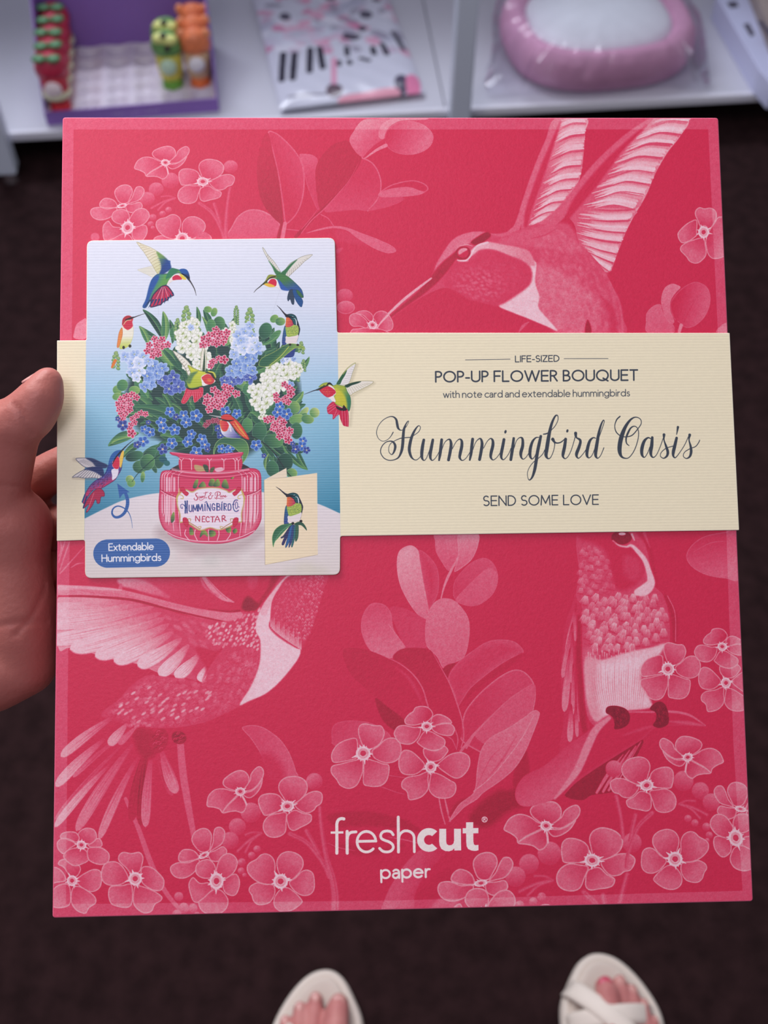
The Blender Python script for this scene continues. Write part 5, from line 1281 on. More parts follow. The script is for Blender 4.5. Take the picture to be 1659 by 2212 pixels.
    for i, (x, y, a, b) in enumerate(scatter([(470, 715), (500, 700), (515, 725), (505, 745), (480, 730)], 14, 42)):
        stock(cv, x, y, 9, i + 50)
    for i, (x, y, a, b) in enumerate(scatter([(540, 830), (580, 790), (620, 780), (645, 790), (640, 815), (600, 850), (580, 890), (545, 870)], 17, 43)):
        stock(cv, x, y, 14, i + 100)
    for x, y, r in ((400, 790, 9), (432, 790, 11), (445, 775, 12), (452, 790, 9), (415, 800, 9), (566, 885, 10), (570, 900, 8), (563, 900, 6), (648, 796, 8), (640, 806, 9), (425, 700, 9), (402, 700, 9), (395, 720, 10)):
        stock(cv, x, y, r, int(x))
    # blue delphinium spikes, dark parts first
    for x, y, r, c in ((365, 840, 15, 3), (385, 835, 15, 3), (350, 820, 16, 3), (375, 815, 15, 3), (500, 825, 15, 3), (520, 812, 16, 3), (485, 822, 13, 3), (540, 815, 14, 3), (628, 830, 8, 0), (322, 828, 16, 0), (340, 806, 16, 0), (318, 812, 16, 0), (312, 835, 12, 0), (330, 790, 15, 0), (350, 795, 14, 0),
                       (500, 800, 15, 0), (520, 800, 16, 0), (535, 790, 16, 0), (545, 800, 13, 0), (510, 785, 14, 0), (545, 775, 15, 0), (552, 760, 13, 0), (530, 772, 15, 0),
                       (270, 770, 13, 1), (285, 785, 13, 1), (300, 800, 15, 2), (290, 765, 13, 1), (310, 770, 14, 1), (300, 785, 14, 2), (320, 780, 12, 1), (285, 805, 12, 1), (295, 815, 11, 2), (320, 755, 9, 1),
                       (515, 725, 13, 1), (530, 715, 13, 1), (545, 725, 13, 1), (530, 735, 14, 2), (550, 740, 13, 2), (510, 745, 14, 2), (527, 752, 14, 2), (545, 755, 13, 2), (540, 704, 11, 1), (520, 735, 12, 1), (505, 765, 12, 1), (558, 748, 10, 1), (610, 778, 8, 1), (620, 776, 7, 2), (412, 708, 8, 1), (634, 776, 6, 0)):
        delph(cv, x, y, r, c, int(x * y))
    # pink clusters
    dian(cv, [(322, 745), (334, 732), (345, 738), (328, 758), (340, 752), (349, 748), (318, 758), (330, 768), (342, 764), (338, 745), (350, 733), (362, 744)])
    dian(cv, [(440, 732), (452, 724), (466, 712), (458, 738), (470, 730), (482, 738), (446, 742), (462, 722), (474, 720), (438, 745), (468, 742), (486, 728), (450, 735), (490, 718)], 9)
    dian(cv, [(455, 790), (463, 780), (472, 774), (482, 778), (458, 782)], 7.5); dian(cv, [(483, 777)], 11)
    dian(cv, [(256, 872), (262, 862), (272, 856), (268, 870), (278, 866), (258, 884), (270, 880), (281, 874), (262, 893), (272, 890), (280, 884), (266, 900), (262, 907), (285, 852), (294, 858), (264, 880)], 8.5)
    dian(cv, [(286, 904), (295, 898), (304, 892), (314, 894), (290, 912), (282, 918), (280, 926)], 7.5); dian(cv, [(284, 936)], 11)
    dian(cv, [(462, 842), (486, 836), (496, 840), (470, 856), (480, 852), (456, 866), (468, 868), (482, 866), (460, 876), (474, 878), (490, 852), (448, 858), (446, 868), (452, 884), (470, 850), (510, 850)], 9.5)
    dian(cv, [(614, 830), (622, 836), (630, 842), (626, 852), (616, 860), (608, 866), (598, 864), (622, 868), (604, 872), (596, 854)], 8); dian(cv, [(627, 850)], 10)
    dian(cv, [(450, 912), (460, 908), (468, 908), (444, 918), (474, 912)], 7, 1)
    dian(cv, [(576, 906), (586, 904), (604, 902), (596, 914), (606, 920), (590, 924), (600, 930), (614, 928), (622, 936), (612, 940), (604, 942), (594, 918), (620, 945), (626, 930), (612, 912)], 9); dian(cv, [(622, 950)], 10)
    # forget-me-nots
    for x, y, r, ro, d in ((367, 889, 12, 10, 0), (396, 897, 12, 20, 0), (423, 898, 15, 0, 0), (402, 912, 13, 30, 0), (348, 912, 12, 40, 0), (352, 924, 12, 5, 0), (377, 928, 13, 50, 0), (380, 900, 8, 10, 1), (312, 927, 10, 0, 0), (324, 933, 12, 30, 0), (309, 953, 13, 10, 0), (296, 960, 9, 0, 1), (265, 918, 12, 20, 1), (413, 937, 11, 0, 0),
                       (405, 954, 12, 35, 0), (371, 957, 13, 12, 0), (351, 970, 12, 45, 1), (436, 948, 12, 22, 0), (442, 960, 12, 0, 0), (448, 970, 7, 0, 1), (424, 977, 14, 20, 0), (478, 969, 10, 0, 0), (497, 966, 10, 30, 0), (494, 978, 10, 10, 0), (487, 889, 12, 0, 0), (511, 893, 11, 24, 0), (553, 961, 13, 14, 0),
                       (604, 878, 11, 0, 0), (599, 890, 12, 30, 0), (619, 894, 13, 10, 0), (654, 952, 10, 0, 0), (652, 963, 11, 26, 0), (638, 970, 10, 10, 1), (662, 972, 8, 10, 1), (570, 984, 6, 0, 1), (476, 940, 9, 0, 1), (320, 912, 6, 0, 1), (254, 904, 6, 0, 1), (470, 925, 8, 0, 1), (632, 958, 6, 0, 1)):
        forget(cv, x, y, r, ro, 1, d)
    cv.ell(352, 992, 9, 7, 20, c=rgb(40, 90, 100)); cv.ell(360, 1000, 7, 6, 20, c=rgb(44, 104, 104))
    small_birds_top(cv)
    # red headed bird, left
    cv.zoom(220, 650, 6.38)
    F([(270, 370), (300, 330), (420, 340), (435, 420), (420, 520), (370, 620), (290, 660), (240, 650), (250, 560), (275, 450)], rgb(240, 236, 214), g=((330, 480), (330, 640), rgb(196, 210, 90)), rim=(rgb(200, 190, 120), 5, .5))
    F([(275, 365), (285, 450), (260, 560), (230, 640), (205, 630), (215, 540), (235, 430)], rgb(232, 140, 70), rim=(rgb(190, 90, 40), 5, .7)); F([(165, 810), (205, 815), (150, 915), (125, 910)], rgb(226, 120, 50))
    F([(280, 310), (285, 250), (330, 205), (390, 205), (430, 240), (420, 290), (425, 350), (360, 400), (310, 375), (290, 350)], rgb(208, 48, 70), rim=(rgb(240, 210, 180), 5, .5)); F([(275, 330), (290, 240), (350, 200), (400, 215), (340, 270), (300, 310)], rgb(180, 50, 60))
    L([(330, 260), (400, 235), (440, 222)], (20, 26, 14), rgb(60, 36, 40)); L([(430, 228), (520, 195), (604, 168)], (14, 8, 4), rgb(60, 56, 54))
    L([(300, 320), (340, 270), (400, 262)], 9, rgb(236, 200, 150)); cv.ell(298, 640, 18, 22, c=rgb(40, 44, 40)); cv.ell(385, 620, 20, 22, c=rgb(48, 52, 40))
    # perched bird, right, on its leaf
    perched(cv, (540, 990, 8.295, affine3([(595.7, 1051), (632.2, 1129.8), (653.9, 1098.5)], [(597.6, 659.2), (626, 743.4), (647.3, 715.6)])))
    cv.zoom(520, 510, 7.54)
    F([(700, 1960), (690, 1800), (880, 1800), (880, 1880), (850, 1960), (740, 1975)], rgb(44, 64, 130), soft=4)
    F([(680, 1790), (800, 1745), (960, 1770), (1055, 1840), (930, 1815), (860, 1840), (780, 1900), (640, 2010), (470, 2115), (300, 2115), (330, 1990), (540, 1880)], rgb(50, 100, 72), g=((600, 1900), (700, 1990), rgb(120, 160, 80)), rim=(rgb(190, 200, 90), 8, .7))
    L([(780, 1800), (640, 1960), (470, 2100)], 9, rgb(206, 210, 90)); cv.ell(800, 1765, 20, 18, c=rgb(34, 30, 30)); cv.ell(925, 1770, 22, 18, c=rgb(34, 34, 34))
    # yellow green bird in the middle
    cv.zoom(220, 650, 6.38)
    F([(972, 682), (1060, 720), (1180, 820), (1260, 920), (1320, 960), (1260, 1040), (1190, 1030), (1140, 920), (1060, 820)], rgb(238, 234, 216), rim=(rgb(80, 80, 60), 7, .7))
    for i in range(8):
        L([(1050 + i * 30, 740 + i * 30), (1020 + i * 26, 760 + i * 36)], 4, rgb(120, 112, 90), n=1)
    F([(1380, 660), (1410, 650), (1440, 760), (1430, 950), (1380, 980), (1350, 880)], rgb(236, 232, 210), rim=(rgb(120, 120, 90), 6, .7)); L([(1410, 680), (1410, 800), (1400, 960)], (4, 20, 34), rgb(60, 84, 60))
    F([(1180, 880), (1280, 930), (1400, 970), (1470, 975), (1540, 1000), (1570, 1060), (1540, 1130), (1440, 1150), (1380, 1170), (1260, 1200), (1190, 1190), (1170, 1100), (1220, 1000)], rgb(214, 214, 70), g=((1300, 950), (1250, 1100), rgb(180, 196, 60)), rim=(rgb(110, 140, 60), 9, .7))
    F([(1170, 1100), (1220, 1000), (1320, 970), (1260, 1040), (1210, 1140)], rgb(90, 130, 80), soft=16)
    F([(1370, 1040), (1460, 1000), (1530, 1030), (1560, 1110), (1470, 1150), (1390, 1170), (1375, 1120)], rgb(240, 236, 230)); F([(1375, 1050), (1450, 1005), (1510, 1030), (1550, 1100), (1500, 1148), (1430, 1140), (1390, 1090)], rgb(214, 66, 70)); cv.ell(1480, 1090, 34, 24, 20, c=rgb(230, 130, 60), a=.7, soft=10)
    L([(1430, 985), (1500, 995), (1540, 1050), (1570, 1090)], (12, 30, 26, 16), rgb(56, 50, 40)); L([(1470, 970), (1540, 990), (1570, 1050)], (16, 18, 8), rgb(206, 206, 80)); L([(1570, 1080), (1620, 1160), (1660, 1220), (1690, 1245)], (14, 9, 6, 4), rgb(50, 44, 44))
    F([(1170, 1195), (1260, 1215), (1350, 1190), (1395, 1200), (1390, 1300), (1350, 1340), (1275, 1400), (1240, 1300), (1150, 1410), (1090, 1395), (1130, 1290)], rgb(212, 50, 76), rim=(rgb(240, 160, 160), 5, .6)); L([(1180, 1200), (1240, 1215), (1330, 1200)], 18, rgb(46, 52, 44))
    for i in range(9):
        L([(1190 + i * 20, 1230), (1120 + i * 34, 1390 - (i % 3) * 26)], 5, rgb(238, 150, 160), n=1, a=.8)
    # red orange bird low centre
    cv.zoom(400, 830, 5.53)
    F([(415, 430), (480, 430), (530, 460), (600, 570), (660, 640), (560, 650), (470, 620), (425, 560)], rgb(232, 232, 240), g=((480, 520), (620, 640), rgb(80, 80, 150)))
    F([(415, 430), (500, 440), (525, 470), (500, 550), (450, 560), (420, 510)], rgb(222, 84, 72), g=((430, 480), (510, 480), rgb(214, 44, 66)), rim=(rgb(230, 160, 60), 6, .7))
    F([(425, 385), (470, 355), (530, 360), (580, 400), (640, 450), (700, 530), (765, 655), (700, 640), (620, 570), (550, 480), (500, 430), (430, 410)], rgb(214, 66, 60), rim=(rgb(150, 30, 40), 5, .7)); L([(590, 440), (660, 540), (740, 640)], (10, 24, 6), rgb(226, 150, 70)); L([(570, 470), (640, 560), (700, 620)], 5, rgb(236, 190, 90)); L([(500, 440), (525, 480), (545, 560)], 12, rgb(240, 230, 230))
    L([(440, 425), (520, 435), (580, 425)], (10, 18, 6), rgb(60, 36, 40)); L([(420, 390), (350, 378), (285, 366)], (16, 9, 4), rgb(190, 190, 190))
    F([(335, 845), (335, 780), (370, 690), (450, 635), (560, 640), (680, 650), (740, 700), (760, 780), (740, 860), (690, 940), (665, 960), (680, 860), (620, 790), (560, 740), (470, 710), (400, 720), (360, 780), (345, 850)], rgb(56, 104, 76), g=((600, 660), (640, 780), rgb(90, 140, 80)), rim=(rgb(170, 196, 120), 6, .8))
    # blue bird, lower left
    cv.zoom(150, 820, 5.72)
    L([(60, 985), (150, 1010), (240, 1060)], 40, rgb(150, 130, 110), a=.3, soft=16); L([(40, 1215), (150, 1225), (300, 1230)], 20, rgb(150, 130, 110), a=.35, soft=10)
    F([(75, 972), (180, 962), (280, 970), (370, 1010), (460, 1050), (440, 1090), (300, 1080), (200, 1085), (130, 1040)], rgb(226, 218, 212), rim=(rgb(50, 56, 76), 6, .8)); F([(200, 968), (290, 975), (370, 1010), (470, 1055), (440, 1090), (330, 1075), (280, 1020)], rgb(36, 54, 96), soft=10)
    F([(30, 1205), (100, 1150), (200, 1100), (300, 1080), (400, 1090), (420, 1200), (400, 1228), (300, 1215), (180, 1218), (100, 1205)], rgb(228, 220, 214), rim=(rgb(50, 56, 76), 6, .8)); F([(180, 1105), (300, 1075), (400, 1085), (430, 1180), (410, 1200), (330, 1150), (250, 1120)], rgb(34, 50, 100), soft=10)
    for i in range(9):
        L([(200 + i * 22, 1110 + i * 8), (90 + i * 36, 1205 + i * 2)], 4, rgb(70, 74, 90), n=1); L([(180 + i * 20, 985 + i * 6), (110 + i * 20, 1010 + i * 8)], 3, rgb(90, 90, 104), n=1)
    F([(475, 1060), (500, 960), (540, 900), (600, 870), (660, 880), (670, 930), (655, 1020), (640, 1110), (600, 1180), (560, 1240), (470, 1300), (380, 1350), (300, 1360), (230, 1440), (190, 1530), (155, 1510), (180, 1430), (240, 1320), (320, 1240), (420, 1180)], rgb(40, 70, 150), g=((420, 1150), (480, 1290), rgb(200, 50, 100)), rim=(rgb(26, 40, 84), 7, .6))
    for i, (x, y, a, b) in enumerate(scatter([(420, 1170), (500, 1100), (520, 1200), (400, 1330), (240, 1400), (260, 1320)], 24, 51)):
        L([(x, y), (x - 12, y + 14)], (8, 3), rgb(90, 110, 190) if a > .5 else rgb(26, 34, 80), n=1, a=.6)
    F([(520, 1110), (600, 1100), (590, 1190), (530, 1240), (525, 1180)], rgb(236, 230, 238)); F([(640, 900), (672, 880), (655, 1010), (630, 1090), (610, 1000)], rgb(240, 196, 80)); F([(560, 965), (600, 945), (620, 1000), (612, 1090), (570, 1105), (530, 1070), (530, 1010)], rgb(214, 40, 70), rim=(rgb(240, 220, 220), 5, .6))
    F([(500, 960), (545, 895), (610, 868), (650, 880), (600, 930), (540, 1000), (480, 1050)], rgb(42, 96, 164)); L([(530, 1040), (570, 960), (640, 880)], (6, 14, 20), rgb(26, 30, 44)); L([(640, 880), (720, 800), (800, 735)], (18, 9, 4), rgb(34, 44, 50))
    F([(330, 1350), (390, 1345), (430, 1390), (430, 1440), (390, 1450), (375, 1520), (340, 1530), (320, 1480), (280, 1560), (215, 1640), (205, 1620), (240, 1540), (190, 1580), (165, 1585), (210, 1490), (270, 1400)], rgb(180, 40, 76), rim=(rgb(90, 20, 60), 6, .7)); L([(210, 1440), (170, 1580)], 14, rgb(40, 50, 110)); L([(300, 1400), (220, 1620)], 8, rgb(220, 100, 120)); L([(190, 1420), (158, 1508)], 16, rgb(36, 80, 130))
    # curled arrow and pill
    ar = rgb(52, 96, 164)
    L([(775, 1831), (765, 1740), (735, 1650), (680, 1590), (600, 1560), (540, 1590), (525, 1650), (560, 1695), (620, 1690), (680, 1640), (712, 1560), (715, 1480), (690, 1400), (665, 1370)], (3, 5, 9, 12, 14, 16, 20, 26, 30, 34, 38, 38, 34, 26), ar, n=6)
    F([(588, 1280), (743, 1388), (680, 1400), (650, 1420), (618, 1468)], ar, n=1)
    # bird crossing the right edge of the picture
    cv.zoom(640, 760, 8.73)
    L([(1140, 240), (1060, 480), (1010, 620)], 46, rgb(150, 140, 110), a=.3, soft=26); L([(1460, 590), (1200, 740), (1040, 840)], 46, rgb(150, 140, 110), a=.3, soft=26); L([(1050, 900), (1040, 1100), (1010, 1380)], 50, rgb(150, 140, 110), a=.25, soft=26)
    F([(755, 600), (800, 520), (880, 400), (950, 310), (1040, 235), (1115, 200), (1105, 280), (1060, 400), (1030, 500), (985, 600), (900, 625), (790, 625)], rgb(236, 232, 228), rim=(rgb(110, 120, 60), 6, .8)); F([(755, 600), (800, 520), (880, 400), (950, 340), (920, 430), (860, 530), (820, 610)], rgb(44, 96, 64), soft=7); L([(880, 420), (960, 320), (1050, 250), (1110, 210)], 8, rgb(200, 196, 90))
    for i in range(8):
        L([(860 + i * 26, 590 - i * 45), (1000 + i * 12, 560 - i * 38)], 4, rgb(160, 154, 140), n=1)
    F([(905, 640), (1000, 590), (1120, 560), (1260, 540), (1445, 550), (1430, 595), (1340, 650), (1200, 720), (1080, 780), (1010, 825), (960, 760), (930, 700)], rgb(236, 230, 214), rim=(rgb(130, 126, 60), 6, .8)); F([(905, 640), (1000, 595), (1120, 563), (1220, 555), (1160, 590), (1040, 630), (960, 670)], rgb(36, 70, 56), soft=7)
    for i in range(10):
        L([(960 + i * 40, 680 - i * 10), (1020 + i * 42, 810 - i * 24)], 4, rgb(150, 140, 90), n=1)
    F([(415, 665), (480, 600), (560, 572), (620, 585), (690, 630), (760, 610), (830, 630), (920, 650), (960, 740), (1015, 840), (1028, 960), (1010, 1080), (985, 1120), (960, 1090), (850, 1030), (760, 1000), (690, 930), (640, 880), (700, 850), (740, 740), (640, 650), (520, 650)], rgb(170, 184, 64), g=((820, 800), (980, 880), rgb(56, 126, 90)), rim=(rgb(60, 110, 70), 8, .6))
    F([(720, 680), (860, 760), (930, 860), (960, 1000), (940, 1080), (860, 1030), (760, 990), (730, 880)], rgb(206, 200, 60), soft=24, a=.85); F([(600, 640), (680, 650), (740, 740), (735, 800), (700, 820), (740, 930), (690, 940), (640, 890), (600, 855)], rgb(240, 232, 226))
    F([(430, 715), (500, 660), (600, 645), (700, 700), (742, 750), (720, 795), (700, 800), (690, 820), (600, 855), (530, 825)], rgb(206, 34, 66)); 
    for i, (x, y, a, b) in enumerate(scatter([(450, 710), (580, 670), (640, 760), (600, 840), (530, 810)], 20, 61)):
        L([(x, y), (x + 10, y + 6)], 6, rgb(232, 120, 60) if a > .4 else rgb(220, 70, 70), n=1, a=.8)
    L([(560, 640), (620, 590), (690, 635)], (10, 34, 8), rgb(30, 32, 30)); L([(590, 630), (500, 660), (430, 700), (380, 715)], (14, 30, 34, 24), rgb(46, 50, 36)); L([(390, 710), (270, 750), (145, 800)], (18, 12, 6), rgb(48, 50, 60)); cv.ell(520, 632, 16, 12, c=rgb(90, 90, 50)); L([(570, 857), (290, 995)], 2.5, rgb(150, 170, 180), n=1)
    F([(690, 935), (760, 1000), (860, 1050), (970, 1095), (985, 1380), (960, 1405), (930, 1400), (880, 1380), (830, 1270), (800, 1180), (690, 1270), (680, 1180), (600, 1165), (575, 1080), (590, 1020)], rgb(204, 34, 72), rim=(rgb(160, 20, 60), 5, .6)); F([(750, 1020), (860, 1060), (890, 1000), (950, 1090), (860, 1110), (770, 1075)], rgb(40, 30, 36))
    for a, b in (((700, 980), (590, 1040)), ((720, 1010), (585, 1090)), ((740, 1040), (600, 1150)), ((760, 1090), (700, 1240)), ((860, 1100), (870, 1370)), ((910, 1110), (930, 1390)), ((960, 1110), (970, 1395)), ((790, 1150), (740, 1220))):
        L([a, b], 5, rgb(240, 170, 180), n=1)
    # ---- jar
    cv.zoom(320, 960, 5.925)
    F([(280, 325), (340, 280), (405, 258), (405, 330)], rgb(60, 50, 52)); F([(1180, 240), (1300, 300), (1180, 310)], rgb(50, 44, 48))
    J = rgb(214, 62, 98); JL = rgb(246, 196, 206); JD = rgb(170, 28, 66)
    F([(290, 95), (560, 120), (750, 130), (1000, 110), (1195, 95), (1215, 120), (1185, 170), (1180, 310), (1300, 300), (1390, 315), (1440, 380), (1448, 560), (1450, 850), (1440, 980), (1360, 1110), (1200, 1200), (1000, 1258), (800, 1272), (560, 1250), (350, 1190), (220, 1105), (150, 980), (130, 800), (145, 560), (150, 420), (180, 340), (280, 325), (405, 330), (410, 200), (370, 150), (300, 130)], J, rim=(JD, 10, .6), n=4)
    F([(170, 620), (330, 670), (360, 980), (420, 1150), (300, 1140), (190, 1030), (150, 850)], rgb(226, 110, 136), soft=20, a=.7); F([(1270, 640), (1430, 600), (1440, 900), (1330, 1100), (1200, 1140), (1240, 900)], rgb(226, 120, 140), soft=20, a=.7)
    for x, p in ((175, 0), (205, 0), (240, 0), (300, 0), (385, 0), (1200, 0), (1270, 0), (1330, 0), (1370, 0), (1405, 0)):
        s = -1 if x < 800 else 1
        L([(x - s * 60, 345), (x - s * 10, 380), (x, 440), (x, 600)], (4, 9, 9, 6), JL); L([(x + 14, 420), (x + 14, 600)], 6, JD, a=.7)
        ye = 1235 - (abs(x - 800) / 600.) ** 4 * 270; L([(x - s * 2, 640), (x - s * 4, 850), (x - s * 14, 850 + (ye - 850) * .55), (x - s * 60 * (1 - abs(x - 800) / 900.) + -s * -1 * 0, ye)], (10, 12, 9, 5), JL); L([(x + 16, 650), (x + 14, 850), (x + 4, min(1040, ye - 20))], 7, JD, a=.6)
    for x in (215, 250, 310, 1345, 1290, 1210):
        L([(x + 22, 430), (x + 22, 590)], 26, rgb(246, 206, 214), a=.75, soft=5); L([(x + 20, 665), (x + 14, 980)], 28, rgb(246, 208, 214), a=.75, soft=6)
    L([(150, 570), (240, 625), (360, 672)], 9, JD); L([(1265, 640), (1380, 600), (1445, 556)], 9, JD); L([(160, 590), (240, 640), (350, 690)], 6, JL); L([(1270, 655), (1380, 615), (1440, 575)], 6, JL)
    L([(220, 1105), (350, 1175), (560, 1225), (800, 1240), (1000, 1228), (1200, 1175), (1360, 1100)], 9, JL); L([(250, 1140), (400, 1210), (800, 1262), (1200, 1200), (1340, 1130)], 8, rgb(230, 110, 140))
    for x in (600, 770, 900, 1040, 480):
        L([(x, 1090), (x + (x - 780) * .04, 1150), (x - (x - 780) * .15, 1225)], 9, JL)
    F([(405, 170), (560, 205), (780, 225), (1000, 205), (1185, 165), (1180, 330), (1000, 370), (780, 385), (560, 350), (410, 330)], rgb(206, 48, 84), soft=6)
    for x in (420, 550, 780, 965, 1110, 1150):
        L([(x - 26, 178), (x, 210), (x + 4, 320)], 8, JL); L([(x + 30, 178), (x + 4, 212)], 6, JL)
    F([(590, 260), (700, 280), (760, 330), (620, 340)], rgb(190, 160, 110), soft=8); F([(700, 260), (760, 270), (770, 350), (730, 340)], rgb(60, 80, 60), soft=5); F([(850, 310), (940, 290), (960, 330), (880, 350)], rgb(230, 180, 190), soft=6); F([(800, 300), (850, 290), (820, 360), (790, 350)], rgb(80, 90, 60), soft=5)
    L([(300, 100), (560, 132), (780, 142), (1000, 128), (1200, 100)], 10, rgb(236, 120, 150)); L([(400, 165), (600, 190), (800, 196), (1000, 188), (1180, 160)], 6, JL, a=.7)
    for y, w, c in ((345, 8, JL), (372, 7, JD), (392, 9, rgb(232, 110, 140)), (410, 7, JD), (330, 6, rgb(236, 150, 170))):
        L([(300, y - 24), (500, y + 12), (780, y + 26), (1050, y + 12), (1290, y - 26)], w, c)
    for p in ([(570, 550), (600, 460), (640, 450), (620, 550)], [(640, 540), (700, 470), (740, 530), (700, 545)], [(770, 520), (800, 440), (850, 450), (830, 530)], [(830, 530), (880, 440), (915, 470), (910, 530)], [(940, 540), (960, 460), (1000, 450), (1030, 560)], [(1050, 430), (1100, 410), (1080, 440)], [(295, 1000), (290, 920), (330, 860), (335, 960)],
              [(530, 1060), (570, 1080), (580, 1150), (530, 1150)], [(660, 1190), (680, 1105), (740, 1105), (765, 1180), (710, 1150)], [(780, 1100), (850, 1105), (860, 1160), (790, 1180)], [(990, 1080), (1050, 1050), (1060, 1110), (1020, 1130)], [(1080, 1100), (1120, 1070), (1140, 1110), (1100, 1140)]):
        F(p, rgb(52, 84, 66), g=(p[0], p[2], rgb(150, 170, 80)), soft=3)
    F([(560, 600), (640, 560), (780, 545), (900, 550), (1000, 580), (1040, 605), (1110, 570), (1190, 580), (1230, 650), (1228, 760), (1200, 880), (1200, 990), (1140, 1000), (1050, 1050), (950, 1090), (880, 1095), (790, 1070), (700, 1098), (640, 1095), (540, 1030), (470, 990), (400, 1000), (400, 900), (365, 780), (362, 680), (400, 620), (480, 570)], rgb(240, 224, 232), rim=(rgb(196, 160, 90), 12, .95), n=4)
    for s in (-1, 1):
        X = lambda x: 797 + s * (797 - x)
        for p in ([(400, 560), (450, 540), (480, 590), (520, 620), (490, 660), (440, 620)], [(440, 940), (490, 935), (520, 990), (500, 1060), (450, 1010)]):
            F([(X(x), y) for x, y in p], rgb(206, 44, 76), rim=(rgb(150, 20, 50), 5, .5), n=2)
        L([(X(400), 560), (X(390), 620), (X(365), 680), (X(372), 735)], (6, 14, 20, 10), rgb(206, 178, 100)); L([(X(400), 640), (X(440), 655), (X(445), 690), (X(415), 690)], 9, rgb(206, 178, 100)); L([(X(500), 950), (X(540), 950), (X(540), 980)], 8, rgb(190, 150, 90)); L([(X(510), 985), (X(600), 1040), (X(660), 1080)], 8, rgb(180, 120, 80)); L([(X(640), 1050), (X(675), 1050), (X(660), 1085)], 8, rgb(200, 170, 100))
    cv.zoom(380, 1040, 11.06)
    rd = rgb(186, 56, 84)
    for s in ([(515, 275, 9), (490, 275, 9), (465, 300, 11), (485, 340, 16), (515, 385, 16), (500, 435, 14), (455, 440, 10), (428, 410, 9), (440, 385, 7)], [(550, 345, 8), (545, 385, 10), (565, 395, 8), (580, 350, 7), (590, 390, 9), (610, 380, 7), (620, 350, 8), (600, 360, 7), (605, 385, 8), (640, 375, 6)],
              [(640, 375, 6), (655, 345, 8), (635, 350, 7), (640, 375, 8), (680, 360, 6)], [(715, 240, 8), (700, 300, 10), (685, 370, 9), (710, 385, 6), (735, 375, 7), (720, 395, 6)], [(660, 275, 7), (720, 265, 9), (765, 245, 6)], [(540, 425, 6), (600, 445, 9), (650, 415, 7), (690, 385, 6)],
              [(850, 280, 9), (825, 262, 9), (805, 285, 10), (830, 315, 10), (800, 330, 9), (775, 360, 13), (795, 410, 12), (840, 400, 9), (860, 350, 7), (885, 325, 7), (850, 345, 6)], [(990, 260, 9), (985, 320, 14), (965, 390, 13), (930, 395, 9), (925, 370, 7)], [(940, 335, 6), (930, 290, 8), (960, 250, 8), (1010, 240, 10), (1055, 265, 12), (1050, 310, 11), (1005, 335, 7)],
              [(1065, 325, 8), (1060, 365, 10), (1085, 365, 8), (1095, 325, 8), (1095, 365, 9), (1115, 365, 6), (1125, 325, 9), (1120, 365, 9), (1140, 335, 7), (1160, 365, 8), (1185, 330, 8), (1165, 335, 7), (1170, 370, 9), (1215, 350, 6)], [(960, 425, 6), (1000, 395, 8), (1070, 410, 8), (1140, 395, 6)]):
        L([(q[0], q[1], q[2] * 1.35) for q in s], 8, rd, n=3)
    bl = rgb(50, 74, 134)
    def serif(glyphs, c, w, sh=None):
        for pts, ww in glyphs:
            if sh:
                L([(x + 10, y + 16) for x, y in pts], ww * w * .7, sh, n=2, a=.6)
        for pts, ww in glyphs:
            L(pts, ww * w, c, n=2)
    serif([([(215, 465), (225, 560), (218, 745)], 1.2), ([(265, 460), (262, 600), (262, 742)], 1.2), ([(220, 600), (262, 640)], .8), ([(190, 565), (150, 535), (110, 560), (112, 620), (150, 640), (145, 600)], .5), ([(190, 560), (225, 600), (262, 620)], .9),
           ([(312, 560), (312, 690), (345, 715), (372, 690), (375, 560)], .8), ([(405, 715), (412, 560), (455, 680), (500, 550), (505, 700)], .95), ([(530, 700), (535, 545), (575, 670), (620, 540), (640, 695)], .95), ([(690, 540), (690, 690)], .9), ([(740, 690), (738, 500), (715, 480), (690, 500)], .6), ([(738, 520), (815, 690)], 1.2), ([(820, 690), (818, 530)], .6),
           ([(925, 560), (900, 525), (870, 540), (858, 610), (875, 670), (915, 675), (925, 620), (895, 620)], .8), ([(975, 520), (975, 680)], 1.1), ([(975, 525), (1030, 530), (1035, 580), (985, 595), (1045, 610), (1045, 670), (975, 680)], .7), ([(1092, 530), (1090, 680)], 1.), ([(1090, 500), (1105, 485)], .8),
           ([(1145, 520), (1145, 680)], 1.), ([(1145, 525), (1195, 530), (1195, 590), (1150, 600), (1200, 680)], .7), ([(1240, 680), (1245, 560), (1240, 540), (1290, 530), (1310, 600), (1300, 670), (1245, 680)], .8),
           ([(1470, 440), (1410, 440), (1370, 510), (1365, 620), (1400, 700), (1450, 710), (1490, 680)], .8), ([(1350, 545), (1385, 540)], .8), ([(1440, 480), (1415, 520), (1420, 620), (1445, 645), (1470, 600), (1465, 510), (1440, 480)], .55), ([(1495, 600), (1500, 605)], .9)], bl, 23, rgb(222, 130, 170))
    serif([([(470, 940), (470, 820), (560, 950), (560, 830)], 1.), ([(625, 955), (630, 835), (690, 835)], 1.), ([(630, 890), (680, 890)], .7), ([(630, 958), (695, 958)], .8), ([(790, 860), (760, 835), (720, 860), (715, 920), (750, 960), (795, 945)], 1.), ([(825, 840), (920, 838)], .9), ([(872, 840), (872, 960)], 1.2),
           ([(925, 958), (985, 825), (1045, 955)], 1.), ([(950, 910), (1020, 908)], .7), ([(1105, 950), (1100, 820), (1160, 820), (1165, 865), (1110, 885)], 1.), ([(1120, 885), (1195, 935)], 1.1)], rd, 20)
    # ---- note card
    cv.zoom(540, 990, 8.295)
